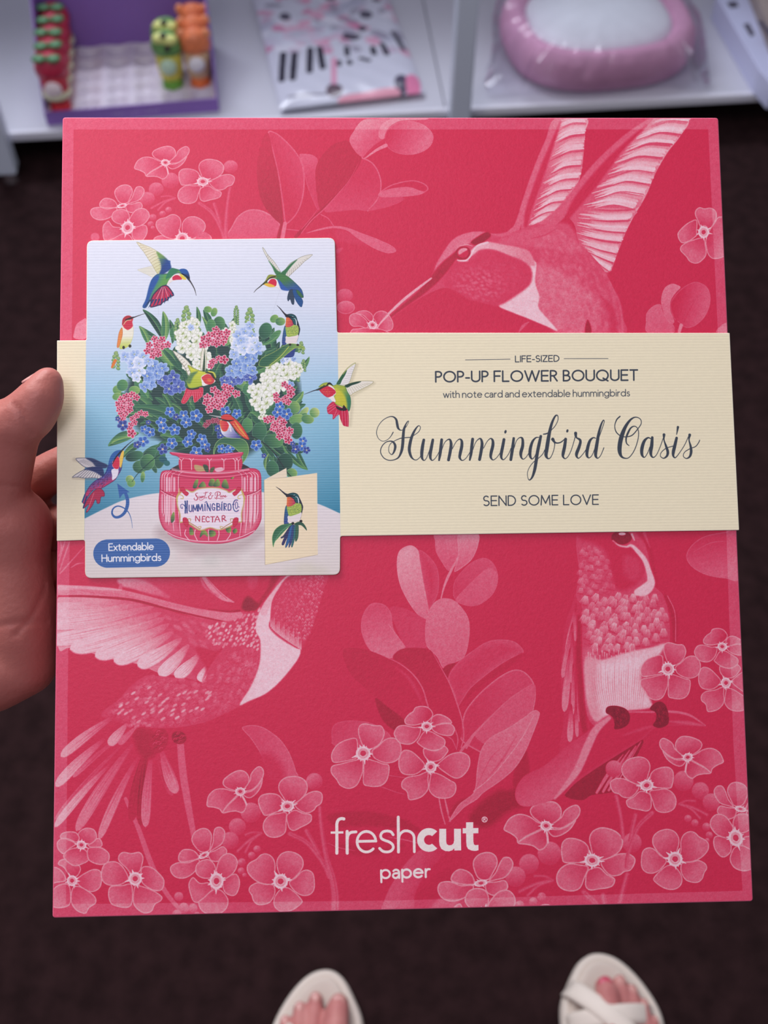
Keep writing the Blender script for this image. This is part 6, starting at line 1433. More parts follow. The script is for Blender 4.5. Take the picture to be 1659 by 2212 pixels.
    F([(250, 385), (650, 168), (660, 330), (300, 400)], rgb(238, 220, 190), n=1, soft=1); F([(250, 385), (660, 335), (1200, 258), (1212, 1720), (270, 1905)], rgb(245, 226, 186), n=1, g=((260, 1000), (1200, 1000), rgb(242, 222, 186)), soft=1)
    L([(250, 390), (256, 900), (266, 1900)], 7, rgb(160, 140, 120), n=1, a=.7); L([(270, 1903), (1210, 1722)], 6, rgb(160, 140, 110), n=1, a=.7); L([(300, 375), (650, 338)], 6, rgb(170, 150, 120), n=1, a=.5)
    for p, c in (([(600, 1370), (720, 1200), (780, 1200), (700, 1350), (570, 1430), (548, 1410)], (54, 60, 84)), ([(700, 1220), (760, 1200), (650, 1450), (600, 1550), (565, 1540), (580, 1480), (640, 1350)], (50, 50, 96)), ([(720, 1220), (770, 1210), (720, 1450), (650, 1590), (630, 1570), (670, 1400)], (46, 96, 150)),
                 ([(760, 1210), (800, 1210), (760, 1450), (705, 1590), (690, 1560), (730, 1380)], (50, 70, 120)), ([(790, 1210), (840, 1210), (810, 1400), (760, 1580), (735, 1560), (770, 1400)], (48, 110, 110)), ([(820, 1200), (866, 1200), (864, 1390), (830, 1480), (805, 1470), (810, 1350)], (56, 100, 76))):
        F(p, rgb(*c), rim=(rgb(30, 36, 60), 5, .6))
    perched(cv, (540, 990, 8.295))
    cv.zoom(540, 990, 8.295)
    F([(415, 1590), (395, 1480), (400, 1380), (450, 1270), (560, 1190), (700, 1165), (790, 1150), (700, 1220), (600, 1320), (500, 1430), (440, 1500)], rgb(48, 100, 70), g=((480, 1260), (600, 1380), rgb(70, 130, 90)), rim=(rgb(130, 180, 90), 6, .7)); F([(790, 1170), (880, 1130), (950, 1160), (1000, 1230), (1012, 1290), (920, 1200), (820, 1195)], rgb(44, 84, 64)); L([(430, 1520), (500, 1380), (600, 1270), (720, 1190)], 6, rgb(130, 180, 130)); cv.ell(765, 1160, 26, 22, c=rgb(30, 28, 34)); cv.ell(910, 1122, 26, 24, c=rgb(36, 34, 34))
    # ---- blue pill
    cv.zoom(0, 0, 1)
    pill = [(230 + 0, 1164.8), (337, 1162.8)] + [(337 + 30 * math.sin(t), 1193.2 - 30.4 * math.cos(t)) for t in np.linspace(.2, 3., 12)] + [(337, 1223.8), (230, 1226)] + [(231 - 30 * math.sin(t), 1195.4 + 30.4 * math.cos(t)) for t in np.linspace(.2, 3., 12)]
    F(pill, rgb(60, 102, 166), n=1)
    wh = rgb(240, 238, 240)
    text(cv, 'Extendable', 235, 1188.6, 331, 1186.7, 14.4, 2.2, wh, gap=.19); text(cv, 'Hummingbirds', 220, 1212.7, 347, 1210.4, 14.4, 2.2, wh, gap=.19)
    # worn ribs over the picture
    for i in range(150):
        y = 515 + i * 4.95
        L([(186, y + 3.2), (460, y + .8), (733, y - 1.2)], 1.2, W, a=.13 if y > 690 else .04, n=1, soft=1.1)
    # ---- lettering on the band
    L([(1005, 777), (1101.5, 775.5)], 1.1, INK, n=1); L([(1218, 774.4), (1313, 774.2)], 1.1, INK, n=1)
    text(cv, 'LIFE-SIZED', 1113, 781.5, 1207, 780.2, 12.8, 1.9, INK, gap=.2)
    text(cv, 'POP-UP FLOWER BOUQUET', 941, 824.6, 1376.5, 820.8, 22, 3.2, INK, gap=.19, space=.5)
    text(cv, 'with note card and extendable hummingbirds', 957.5, 858.6, 1359.5, 855, 13.8, 1.7, rgb(78, 84, 90), gap=.2, space=.42)
    text(cv, 'SEND SOME LOVE', 1044, 1091.8, 1292, 1089, 20.4, 2.3, INK, gap=.19, space=.52)
    for Z, S in (((800, 870, 4.608), SCRIPT6), ((1140, 870, 4.254), SCRIPT7)):
        cv.zoom(*Z)
        for s in S:
            L(s, 1, INK, n=6)
    cv.zoom(800, 870, 4.608); cv.ell(1343, 287, 11, 18, 15, c=INK)
    cv.zoom(1140, 870, 4.254); cv.ell(362, 257, 10, 15, 15, c=INK)
    cv.zoom(0, 0, 1)
# ------------------------------------------------------------------ flat sheets that carry print
class Sheet:
    """plane through o with unit axes u (right) and v (down); maps photograph pixels to texels"""

    def __init__(s, o, u, v, w, h, tpp):
        s.o, s.u, s.v, s.w, s.h = Vector(o), Vector(u), Vector(v), w, h
        s.n = s.u.cross(s.v)
        s.m = abs((deep(830, 1106, (s.o - CAM).length) - deep(831, 1106, (s.o - CAM).length)).length)
        s.tpm = tpp / s.m
        s.W, s.H = int(w * s.tpm), int(h * s.tpm)
        s.dens = tpp

    def px(s, p):
        p = np.asarray(p, float)
        d = np.column_stack([(p[:, 0] - CX) / FPX, -(p[:, 1] - CY) / FPX, -np.ones(len(p))]) @ np.array(RM).T
        o = np.array(s.o - CAM); n = np.array(s.n)
        q = d * ((o @ n) / (d @ n))[:, None] - o
        return np.column_stack([q @ np.array(s.u), q @ np.array(s.v)]) * s.tpm

    def uv(s, p):
        q = Vector(p) - s.o
        return (q.dot(s.u) / s.w, 1 - q.dot(s.v) / s.h)

    def pt(s, x, y):
        return on_plane(x, y, s.o, s.n)


def make_image(name, a):
    h, w = a.shape[:2]
    im = bpy.data.images.new(name, w, h, alpha=False)
    px = np.ones((h, w, 4), np.float32)
    px[..., :3] = np.clip(a[::-1], 0, 1)
    im.pixels.foreach_set(px.ravel())
    im.update()
    return im


def print_material(name, im, rough, rib=0., ribs=0., grain=.05, gscale=900., spec=.4):
    m = bpy.data.materials.new(name)
    m.use_nodes = True
    nt = m.node_tree; L = nt.links
    b = nt.nodes['Principled BSDF']
    b.inputs['Roughness'].default_value = rough
    b.inputs['Specular IOR Level'].default_value = spec
    uv = nt.nodes.new('ShaderNodeUVMap'); uv.uv_map = 'sheet'
    t = nt.nodes.new('ShaderNodeTexImage'); t.image = im; t.extension = 'EXTEND'; t.interpolation = 'Linear'
    L.new(uv.outputs[0], t.inputs[0])
    tc = nt.nodes.new('ShaderNodeTexCoord')
    n = nt.nodes.new('ShaderNodeTexNoise'); n.inputs['Scale'].default_value = gscale; n.inputs['Detail'].default_value = 6; n.inputs['Roughness'].default_value = .75
    L.new(tc.outputs['Object'], n.inputs['Vector'])
    mr = nt.nodes.new('ShaderNodeMapRange'); mr.inputs[1].default_value = .3; mr.inputs[2].default_value = .7; mr.inputs[3].default_value = 1 - grain; mr.inputs[4].default_value = 1 + grain
    L.new(n.outputs['Fac'], mr.inputs[0])
    mx = nt.nodes.new('ShaderNodeVectorMath'); mx.operation = 'SCALE'
    L.new(t.outputs['Color'], mx.inputs[0]); L.new(mr.outputs[0], mx.inputs['Scale'])
    L.new(mx.outputs[0], b.inputs['Base Color'])
    bp = nt.nodes.new('ShaderNodeBump'); bp.inputs['Strength'].default_value = 1.
    if ribs:
        sx = nt.nodes.new('ShaderNodeSeparateXYZ'); L.new(uv.outputs[0], sx.inputs[0])
        n3 = nt.nodes.new('ShaderNodeTexNoise'); n3.inputs['Scale'].default_value = 14; L.new(tc.outputs['Object'], n3.inputs['Vector'])
        m0 = nt.nodes.new('ShaderNodeMath'); m0.operation = 'MULTIPLY_ADD'; m0.inputs[1].default_value = ribs * 2 * math.pi
        L.new(sx.outputs[1], m0.inputs[0]); L.new(n3.outputs['Fac'], m0.inputs[2])
        m1 = nt.nodes.new('ShaderNodeMath'); m1.operation = 'SINE'; L.new(m0.outputs[0], m1.inputs[0])
        m2 = nt.nodes.new('ShaderNodeMath'); m2.operation = 'MULTIPLY_ADD'; m2.inputs[1].default_value = rib
        L.new(m1.outputs[0], m2.inputs[0])
        m3 = nt.nodes.new('ShaderNodeMath'); m3.operation = 'MULTIPLY'; m3.inputs[1].default_value = .00006; L.new(n.outputs['Fac'], m3.inputs[0]); L.new(m3.outputs[0], m2.inputs[2])
        L.new(m2.outputs[0], bp.inputs['Height']); bp.inputs['Distance'].default_value = 1.
    else:
        L.new(n.outputs['Fac'], bp.inputs['Height']); bp.inputs['Distance'].default_value = .00012
    L.new(bp.outputs[0], b.inputs['Normal'])
    return m


# ================================================================== the setting
M_floor = material('dark brown carpet', s2l(42, 26, 27), .95, bump=.8, bscale=260, var=.28, vscale=38, spec=.1)
M_shelf = material('white laminate', s2l(200, 201, 212), .45, bump=.02, bscale=60, var=.015, vscale=3)
M_lip = material('white shelf edge', s2l(226, 226, 236), .4)
M_post = material('white painted steel post', s2l(206, 214, 228), .35)
M_chrome = material('chrome', (.75, .75, .78), .15, metal=1.)
fl = [(-3, -1.5, 0), (3, -1.5, 0), (3, 4.5, 0), (-3, 4.5, 0)]
tag(mesh('floor', fl, [(0, 1, 2, 3)], M_floor), 'dark brown carpeted shop floor under the shelf and sandals', kind='structure')
tag(mesh('wall_back', [(-3, 3.4, 0), (3, 3.4, 0), (3, 3.4, 2.8), (-3, 3.4, 2.8)], [(0, 3, 2, 1)], material('pale shop wall', s2l(190, 190, 196), .9)), kind='structure')

SHELF_Z = .08
pA, pB = at(20, 286, SHELF_Z), at(1640, 200, SHELF_Z)
EX = (pB - pA).normalized()
EY = Vector((-EX.y, EX.x, 0))
EZ = Vector((0, 0, 1))
YAW = math.atan2(EX.y, EX.x)


def shelf_pt(px, py, z):
    return at(px, py, z)


def box_frame(o, w, d, h):
    return tri_box(o, EX * w, EY * d, EZ * h)


shelf = empty('display_shelf', pA, 'low white display shelf with two upright posts behind the pink box', 'shelf', rz=YAW)
X0 = -1.1
seam = at(945, 150, SHELF_Z)
sx = (seam - pA).dot(EX)
for a, b in ((X0, sx - .0012), (sx + .0012, 1.75)):
    v, f = box_frame(pA + EX * a + EY * .004 - EZ * .018, b - a, .62, .018)
    bevel(mesh('shelf_board', v, f, M_shelf, shelf), .0012)
v, f = box_frame(pA + EX * X0 - EY * .006 - EZ * .017, 1.75 - X0, .012, .018)
bevel(mesh('front_lip', v, f, M_lip, shelf), .003)
v, f = box_frame(pA + EX * (X0 + .02) + EY * .6 - EZ * .08, 1.7 - X0, .02, .9)
mesh('back_panel', v, f, M_shelf, shelf)
for bx, by in ((27, 368), (985, 322), (1960, 290)):
    b = at(bx, by, 0)
    t = (b - pA).dot(EX)
    base = Vector((pA.x, pA.y, 0)) + EX * t - EY * .03
    v, f = box_frame(base + EZ * .02 - EX * .019 - EY * .019, .038, .038, 1.5)
    p = bevel(mesh('post', v, f, M_post, shelf), .004)
    bm = bmesh.new()
    bmesh.ops.create_cone(bm, cap_ends=True, segments=24, radius1=.019, radius2=.013, depth=.022, matrix=Matrix.Translation(base + EZ * .011))
    bm_obj('foot_cap', bm, M_chrome, p, smooth=False, world=True)


# ================================================================== the pink box and its sleeve
def make_pose():
    P = [(135, 253), (1552, 254), (1627, 1947), (113, 1983)]
    d = [np.array(ray(*p)) for p in P]
    s = np.linalg.solve(np.column_stack([-d[1], d[2], -d[3]]), -d[0])
    z = np.array([1, *s])
    w = z[1] * d[1] - d[0]
    k = .27 / np.linalg.norm(w)
    return [CAM + Vector(k * z[i] * d[i]) for i in range(4)]


BOX = make_pose()
BU = (BOX[1] - BOX[0]).normalized()
BV = (BOX[3] - BOX[0]); BV = (BV - BU * BV.dot(BU)).normalized()
BN = BU.cross(BV)                       # away from the viewer
if BN.dot(BOX[0] - CAM) < 0:
    BN = -BN
BOXW, BOXH = (BOX[1] - BOX[0]).length, (BOX[3] - BOX[0]).length
pad = .002
S_box = Sheet(BOX[0] - BU * pad - BV * pad, BU, BV, BOXW + .006, BOXH + .006, 1.4)
cv = Canvas(S_box.W, S_box.H, 1, S_box.px, S_box.dens, 0.)
box_art(cv)
pencil(cv)
M_box = print_material('pink printed card', make_image('pink_box_print', tone_to_rgb(cv.a)), .44, grain=.045, gscale=700, spec=.5)
M_boxside = material('pink card edge', s2l(226, 96, 128), .6, bump=.1, bscale=700)
del cv
T = .013


bpy.context.view_layer.update()


def slab(name, outline, sheet, thick, mats, parent=None, chamfer=.0004):
    """flat card with printed front: outline in the sheet plane, thick backwards, chamfered edge"""
    n = len(outline)
    c = sum((Vector(p) for p in outline), Vector()) / n
    inner = []
    for i, p in enumerate(outline):
        a, b = Vector(outline[i - 1]), Vector(outline[(i + 1) % n])
        t = (b - a).normalized()
        q = t.cross(BN)
        if q.dot(c - Vector(p)) < 0:
            pass
        inner.append(q)
    sgn = 1 if sum(inner[i].dot(c - Vector(outline[i])) for i in range(n)) > 0 else -1
    front = [Vector(p) + inner[i] * sgn * chamfer for i, p in enumerate(outline)]
    r1 = [Vector(p) + BN * chamfer for p in outline]
    back = [Vector(p) + BN * thick for p in outline]
    V = front + r1 + back
    F = [tuple(range(n))]; mi = [0]
    for k in (0, 1):
        for i in range(n):
            j = (i + 1) % n
            F.append((k * n + i, (k + 1) * n + i, (k + 1) * n + j, k * n + j)); mi.append(1)
    F.append(tuple(2 * n + i for i in range(n))[::-1]); mi.append(1)
    return mesh(name, V, F, mats, parent, uvs=[sheet.uv(p) for p in V], mats=mi)


def corner(pts, r, n=5):
    """round the corners of a polygon of 3-D points; r per point"""
    out = []
    m = len(pts)
    for i, p in enumerate(pts):
        rr = r[i] if isinstance(r, (list, tuple)) else r
        if rr <= 0:
            out.append(p); continue
        a = (pts[i - 1] - p).normalized() * rr; b = (pts[(i + 1) % m] - p).normalized() * rr
        for k in range(n + 1):
            t = k / n
            out.append((p + a) * (1 - t) ** 2 + p * 2 * t * (1 - t) + (p + b) * t * t)
    return out


pbox = empty('pink_gift_box', BOX[0] + BU * BOXW / 2 + BV * BOXH + BN * T / 2, 'flat pink printed card box with hummingbirds and flowers held in a hand', 'box')
o = slab('printed_case', corner([Vector(p) for p in BOX], .0012, 4), S_box, T, [M_box, M_boxside], pbox)

SO = BOX[0] - BN * .0009
S_sl = Sheet(Vector(SO), BU, BV, 1, 1, 1.75)
c0, c1 = S_sl.pt(112, 505), S_sl.pt(1605, 1262)
o2 = SO + BU * min((S_sl.pt(x, y) - SO).dot(BU) for x, y in ((112, 505), (112, 1262))) + BV * min((S_sl.pt(x, y) - SO).dot(BV) for x, y in ((112, 505), (1605, 505)))
sw = max((S_sl.pt(x, y) - o2).dot(BU) for x, y in ((1605, 505), (1605, 1262))); sh_ = max((S_sl.pt(x, y) - o2).dot(BV) for x, y in ((112, 1262), (1605, 1262)))
S_sl = Sheet(o2, BU, BV, sw, sh_, 1.75)
cv = Canvas(S_sl.W, S_sl.H, 3, S_sl.px, S_sl.dens, rgb(244, 233, 198))
sleeve_art(cv)
pitch = 5.8 * S_sl.m
M_sl = print_material('cream ribbed card print', make_image('cream_sleeve_print', cv.a), .5, rib=.0000085, ribs=sh_ / pitch, grain=.02, gscale=500, spec=.3)
M_slside = material('cream card edge', s2l(242, 236, 214), .6, bump=.05, bscale=600)
del cv
S_pts = [(186.5, 735), (187.5, 519.5), (723.5, 513.5), (728.5, 718.5), (1576.5, 719), (1597, 1145), (735, 1158), (734.5, 1241.5), (183.5, 1249), (183.5, 1166.5), (122.5, 1168.5), (123, 735.5)]
mm = 5.44e-3
rad = [3, 11, 11, 4, 1.5, 1.5, 4, 11, 11, 4, 1, 1]
sleeve = empty('cream_sleeve', S_sl.pt(850, 1160) + BN * .0009, 'cream paper sleeve with a bouquet picture, wrapped round the pink box', 'sleeve')
slab('printed_band', corner([S_sl.pt(*p) for p in S_pts], [r * S_sl.m * 1.2 for r in rad], 5), S_sl, .0005, [M_sl, M_slside], sleeve, chamfer=.0002)
la, lb, ra, rb = S_sl.pt(123, 735.5), S_sl.pt(122.5, 1168.5), S_sl.pt(1576.5, 719), S_sl.pt(1597, 1145)
TB = T + .0018
V = []
for p in (la, lb):
    V += [p + BU * .0002 + BN * .0003, p + BU * .0002 + BN * TB]
for p in (ra, rb):
    V += [p - BU * .0002 + BN * .0003, p - BU * .0002 + BN * TB]
mesh('wrapped_back', V + [v + BN * .0004 + (BU * .0004 if i < 4 else -BU * .0004) for i, v in enumerate(V)],
     [(0, 1, 3, 2), (4, 6, 7, 5), (1, 5, 7, 3), (9, 11, 15, 13), (8, 10, 11, 9), (12, 13, 15, 14)], M_slside, sleeve)


# ================================================================== products on the shelf
def rev(bm, prof, c, ax=Vector((0, 0, 1)), seg=20, sx=1., sy=1.):
    """lathe: prof = [(r, h)] about the axis ax through c"""
    z = ax.normalized(); x = z.orthogonal().normalized() if abs(z.z) < .99 else EX
    x = (x - z * x.dot(z)).normalized(); y = z.cross(x)
    rings = []
    for r, h in prof:
        rings.append([bm.verts.new(c + z * h + x * (r * sx * math.cos(2 * math.pi * i / seg)) + y * (r * sy * math.sin(2 * math.pi * i / seg))) for i in range(seg)])
    for a, b in zip(rings, rings[1:]):
        for i in range(seg):
            bm.faces.new((a[i], a[(i + 1) % seg], b[(i + 1) % seg], b[i]))
    if prof[0][0] > 1e-6: bm.faces.new(rings[0][::-1])
    if prof[-1][0] > 1e-6: bm.faces.new(rings[-1])
    return bm


def blob(c, r, ax=None, seg=2):
    bm = bmesh.new()
    bmesh.ops.create_icosphere(bm, subdivisions=seg, radius=1.)
    R = (ax.to_track_quat('Z', 'Y').to_matrix().to_4x4()) if ax else Matrix.Rotation(YAW, 4, 'Z')
    bmesh.ops.transform(bm, matrix=Matrix.Translation(c) @ R @ Matrix.Diagonal((*r, 1)), verts=bm.verts)
    return bm


M_purple = material('purple card', s2l(142, 106, 186), .55, bump=.05, bscale=200, var=.04, vscale=10)
M_tray = material('pale formed tray', s2l(222, 214, 228), .3, spec=.5)
dA, dB = at(103, 271, SHELF_Z), at(474, 240, SHELF_Z)
dw = (dB - dA).length
dx = (dB - dA).normalized(); dy = Vector((-dx.y, dx.x, 0))
disp = empty('purple_display_box', (dA + dB) / 2 + dy * .1, 'purple card display box with a pale formed tray, half empty', 'display box', rz=YAW)
dd = .225; th = .003
prof = [(0, 0), (0, .027), (.006, .03)]
for q in ((85, 177), (65, 2)):
    p = on_plane(q[0], q[1], dA, dx)
    prof.append((max((p - dA).dot(dy), prof[-1][0] + .004), p.z - SHELF_Z))
slope = (prof[-1][1] - prof[-2][1]) / max(prof[-1][0] - prof[-2][0], .01)
if prof[-1][0] < dd:
    prof.append((dd, prof[-1][1] + min(slope, 1.2) * (dd - prof[-1][0])))
prof.append((dd, 0))
print('display side profile', [(round(a, 3), round(b, 3)) for a, b in prof], 'width', round(dw, 3))
HB = prof[-2][1]
for s0, nm in ((dA, 'side_panel'), (dB - dx * th, 'side_panel')):
    a = [s0 + dy * t + EZ * h for t, h in prof]; b = [p + dx * th for p in a]; n = len(a)
    mesh(nm, a + b, [tuple(range(n))[::-1], tuple(range(n, 2 * n))] + [(i, (i + 1) % n, n + (i + 1) % n, n + i) for i in range(n)], M_purple, disp)
v, f = tri_box(dA + dx * th, dx * (dw - 2 * th), dy * th, EZ * .027); mesh('front_lip', v, f, M_purple, disp)
v, f = tri_box(dA + dx * th + dy * (dd - th), dx * (dw - 2 * th), dy * th, EZ * (HB - .0)); mesh('back_panel', v, f, M_purple, disp)
# small pale lettering on the lip
M_lett = material('pale lettering', s2l(176, 160, 206), .5)
bm = bmesh.new()
la_, lb_ = on_plane(246, 247, dA - dy * .0004, dy), on_plane(340, 240, dA - dy * .0004, dy)
R = random.Random(9)
for i in range(14):
    if i in (4, 8):
        continue
    c = la_.lerp(lb_, i / 13)
    hh = R.choice([.0035, .004, .0065])
    bmesh.ops.create_cube(bm, size=1, matrix=Matrix.Translation(c + EZ * (hh / 2 - .002)) @ Matrix.Rotation(YAW, 4, 'Z') @ Matrix.Diagonal((.0028, .0008, hh, 1)))
bm_obj('lettering', bm, M_lett, disp, smooth=False, world=True)
# formed tray with rows of round seats
NC, NR = 6, 5
TZ = .022
gx = (dw - 2 * th) / NC; gy = (dd - 2 * th) / NR
nx_, ny_ = NC * 8 + 1, NR * 8 + 1
V = []; F = []
for j in range(ny_):
    for i in range(nx_):
        x = i / (nx_ - 1) * (dw - 2 * th); y = j / (ny_ - 1) * (dd - 2 * th)
        cx_ = (x / gx) % 1 - .5; cy_ = (y / gy) % 1 - .5
        r = math.hypot(cx_, cy_)
        z = TZ - .013 * max(0, min(1, (.40 - r) / .12)) + .003 * math.cos(cx_ * 6.28) * -1 * .5
        V.append(dA + dx * (th + x) + dy * (th + y) + EZ * z)
for j in range(ny_ - 1):
    for i in range(nx_ - 1):
        a = j * nx_ + i
        F.append((a, a + 1, a + nx_ + 1, a + nx_))
mesh('formed_tray', V, F, M_tray, disp, smooth=True)


def seat(ci, rj):
    return dA + dx * (th + gx * (ci + .5)) + dy * (th + gy * (rj + .5)) + EZ * (TZ - .0125)


M = {}
def mat(k, *a, **kw):
    if k not in M:
        M[k] = material(k, *a, **kw)
    return M[k]


def figure(kind):
    """fruit figure: cap below, tapered body, pale face disc, fruit hood with leaves or ears"""
    capc, bodyc, facec, hoodc, earc = {
        'strawberry': (s2l(224, 44, 56), s2l(206, 56, 74), s2l(250, 232, 236), s2l(198, 48, 80), s2l(74, 130, 84)),
        'avocado': (s2l(110, 168, 60), s2l(222, 214, 90), s2l(206, 236, 206), s2l(110, 160, 90), s2l(226, 230, 140)),
        'orange': (s2l(238, 118, 60), s2l(226, 190, 150), s2l(246, 242, 248), s2l(240, 130, 84), s2l(246, 156, 110))}[kind]
    word = {'strawberry': 'red', 'avocado': 'green', 'orange': 'orange'}[kind]
    t = empty(kind + '_figure', (0, 0, 0), 'x', 'figurine', {'strawberry': 'strawberry figures in the left row of the display box', 'avocado': 'green figures in the display box', 'orange': 'orange figures in the right row of the display box'}[kind])
    Z = Vector((0, 0, 0))
    bm_obj('cap', rev(bmesh.new(), [(.0, 0), (.019, 0), (.020, .002), (.020, .010), (.0185, .012), (.0185, .024), (.017, .026), (0, .026)], Z), mat(word + ' cap plastic', capc, .3), t)
    bm_obj('body', rev(bmesh.new(), [(.017, .024), (.021, .032), (.024, .05), (.025, .07), (.022, .09), (0, .095)], Z, sy=.8), mat(word + ' figure body', bodyc, .5, var=.12, vscale=90), t)
    bm_obj('face', blob(Vector((0, -.0205, .060)), (.0165, .009, .0165)), mat(word + ' figure face', facec, .4), t)
    h = bm_obj('hood', rev(bmesh.new(), [(.018, .074), (.0275, .080), (.0295, .092), (.026, .106), (.016, .117), (.0, .121)], Z, sy=.72), mat(word + ' fruit hood', hoodc, .4, var=.25, vscale=120), t)
    for s in (-1, 1):
        if kind == 'orange':
            bm_obj('ear', blob(Vector((s * .023, -.004, .112)), (.009, .006, .011)), mat(word + ' ear', earc, .45), t)
        elif kind == 'avocado':
            bm_obj('pale_flesh', blob(Vector((s * .008, -.010, .112 - (s > 0) * .004)), (.016, .013, .010)), mat(word + ' flesh', earc, .45), t)
            bm_obj('seed_spot', blob(Vector((s * .004 + (s < 0) * .003, -.015 - (s > 0) * .007, .120 - (s > 0) * .022)), (.0065, .006, .0055)), mat('dark seed', s2l(46, 44, 40), .3), t)
        else:
            bm_obj('leaf', blob(Vector((s * .013, -.012, .117)), (.014, .012, .005)), mat(word + ' leaf', earc, .45), t)
    if kind == 'strawberry':
        bm_obj('frill', rev(bmesh.new(), [(.022, .036), (.028, .040), (.027, .048), (.02, .05)], Z), mat('cream frill', s2l(214, 210, 180), .5, var=.2, vscale=200), t)
    return t


def copy_tree(o, parent=None):
    c = o.copy()
    scene.collection.objects.link(c)
    if parent:
        c.parent = parent
    for ch in list(o.children):
        copy_tree(ch, c)
    return c


ORD = ['frontmost', 'second', 'third', 'fourth', 'rearmost']
for kind, ci, rows, what in (('strawberry', 0, [0, 1, 2, 3, 4], 'red strawberry hooded figurine on a red cap, {} in the left row'),
                             ('orange', 5, [1, 2, 3], 'orange hooded figurine on an orange cap, {} of the right row'),
                             ('avocado', 4, [1, 2], 'green avocado hooded figurine with dark spots, {} of two beside the orange row')):
    first = figure(kind)
    for k, r in enumerate(rows):
        f_ = first if k == 0 else copy_tree(first)
        f_.location = seat(ci if kind != 'avocado' else 4, r)
        f_.rotation_euler = (0, 0, YAW + (.1 if k % 2 else -.05))
        nm = ORD[k] if k < len(rows) - 1 else 'rearmost'
        f_['label'] = what.format(nm)

# flat printed packet lying on the shelf
PZ = SHELF_Z + .012
S_pk = Sheet(at(600, 240, PZ) - EX * .05 + EY * .0, EX, -EY, .4, .4, 1.5)
o_ = at(606, 237, PZ); o_r = at(917, 200, PZ)
px_ = (o_r - o_).normalized(); w_ = (o_r - o_).length
py_ = Vector((-px_.y, px_.x, 0))
S_pk = Sheet(o_ + py_ * .42, px_, -py_, w_, .42, 1.2)


def packet_art(c):
    c.zoom(500, 0, 2.765)
    R = random.Random(12)
    for i in range(230):
        x, y = R.uniform(150, 1100), R.uniform(-500, 330)
        c.ell(x, y, R.uniform(24, 70), R.uniform(12, 30), R.uniform(-20, 20), c=R.choice([rgb(214, 140, 174), rgb(206, 120, 160), rgb(222, 160, 190), rgb(176, 178, 200), rgb(226, 226, 240), rgb(150, 146, 166), rgb(196, 176, 200)]), a=.7, soft=6)
    for x, y, r in ((320, 125, 26), (800, 115, 30), (780, 195, 22), (730, 245, 30), (590, 15, 26), (860, 25, 20), (690, 240, 24)):
        c.ell(x, y, r * 1.3, r * .7, 0, c=rgb(70, 66, 84), a=.8, soft=5)
    c.fill([(230, 230), (600, 200), (640, 250), (260, 300)], rgb(206, 212, 230), a=.6, soft=8)
    for a, b, w in (((310, 345), (300, 495), 34), ((378, 345), (365, 490), 34), ((470, 325), (465, 450), 32), ((525, 315), (545, 435), 32), ((685, 310), (690, 355), 26), ((840, 310), (850, 345), 28), ((895, 285), (925, 350), 26), ((965, 215), (1025, 310), 26), ((640, 400), (640, 412), 26), ((700, 395), (705, 405), 26), ((770, 370), (820, 385), 20)):
        c.line([a, b], w, rgb(44, 42, 58), n=1, soft=2)
    c.line([(610, 380), (610, 520)], 26, rgb(216, 150, 180), soft=6)
    c.ell(612, 560, 48, 34, 0, c=rgb(90, 70, 84), soft=5); c.ell(1010, 520, 40, 50, 0, c=rgb(80, 74, 96), soft=5)
    c.fill([(660, 590), (960, 540), (980, 585), (680, 620)], rgb(230, 160, 180), soft=5); c.fill([(1040, 480), (1110, 470), (1120, 560), (1050, 570)], rgb(226, 130, 170), soft=5)
    c.line([(340, 600), (560, 578)], 12, rgb(120, 116, 130), soft=4)


cvp = Canvas(S_pk.W, S_pk.H, 3, S_pk.px, S_pk.dens, rgb(206, 208, 224))
packet_art(cvp)
M_pk = print_material('glossy packet print', make_image('packet_print', cvp.a), .22, grain=.0, gscale=60, spec=.6)
pk = empty('printed_packet', o_ + px_ * w_ / 2 + py_ * .2 - EZ * .012, 'flat glossy packet with pink blotches and black bars, lying between display box and post', 'packet', rz=YAW)
n1, n2 = 24, 40
V = []; F = []; UVs = []
R = random.Random(3)
for side in (1, -1):
    for j in range(n2 + 1):
        for i in range(n1 + 1):
            a, b = i / n1, j / n2
            e = min(a, 1 - a, b * 1.3, (1 - b) * 1.3)
            pf = min(1, e / .12) ** .5
            z = pf * .010 * (1 if side > 0 else -.9) + (.0028 * math.sin(a * 23 + b * 9) * math.sin(b * 37 + a * 6) * pf if side > 0 else 0)
            p = o_ + px_ * (w_ * a) + py_ * (.42 * b) + EZ * z
            V.append(p)
for s in range(2):
    off = s * (n1 + 1) * (n2 + 1)
    for j in range(n2):
        for i in range(n1):
            q = off + j * (n1 + 1) + i
            f4 = (q, q + 1, q + n1 + 2, q + n1 + 1)
            F.append(f4 if s == 0 else f4[::-1])
mesh('pouch', V, F, M_pk, pk, smooth=True, uvs=[S_pk.uv(p) for p in V])

# round-cornered cushion in a clear bag
M_rim = material('pink plush', s2l(222, 166, 196), .9, bump=.5, bscale=900, var=.05, vscale=40)
M_face = material('white plush', s2l(232, 236, 240), .85, bump=.4, bscale=900, var=.02, vscale=30)
cb = at(1322, 186, SHELF_Z + .02)
cl, crr = at(1098, 60, SHELF_Z + .05), at(1514, 40, SHELF_Z + .05)
hw = (crr - cl).length / 2 - .004
cc = cb + EY * (hw * .86) + EX * .0
cc.z = SHELF_Z + .001
cush = empty('plush_cushion', cc, 'round-cornered white cushion with a wide pink rim, wrapped in clear plastic', 'cushion', rz=YAW + .04)
CR = Matrix.Rotation(YAW + .08, 3, 'Z')


def sup(t, a, b, p=2.6):
    c, s = math.cos(t), math.sin(t)
    return (a * abs(c) ** (2 / p) * (1 if c >= 0 else -1), b * abs(s) ** (2 / p) * (1 if s >= 0 else -1))


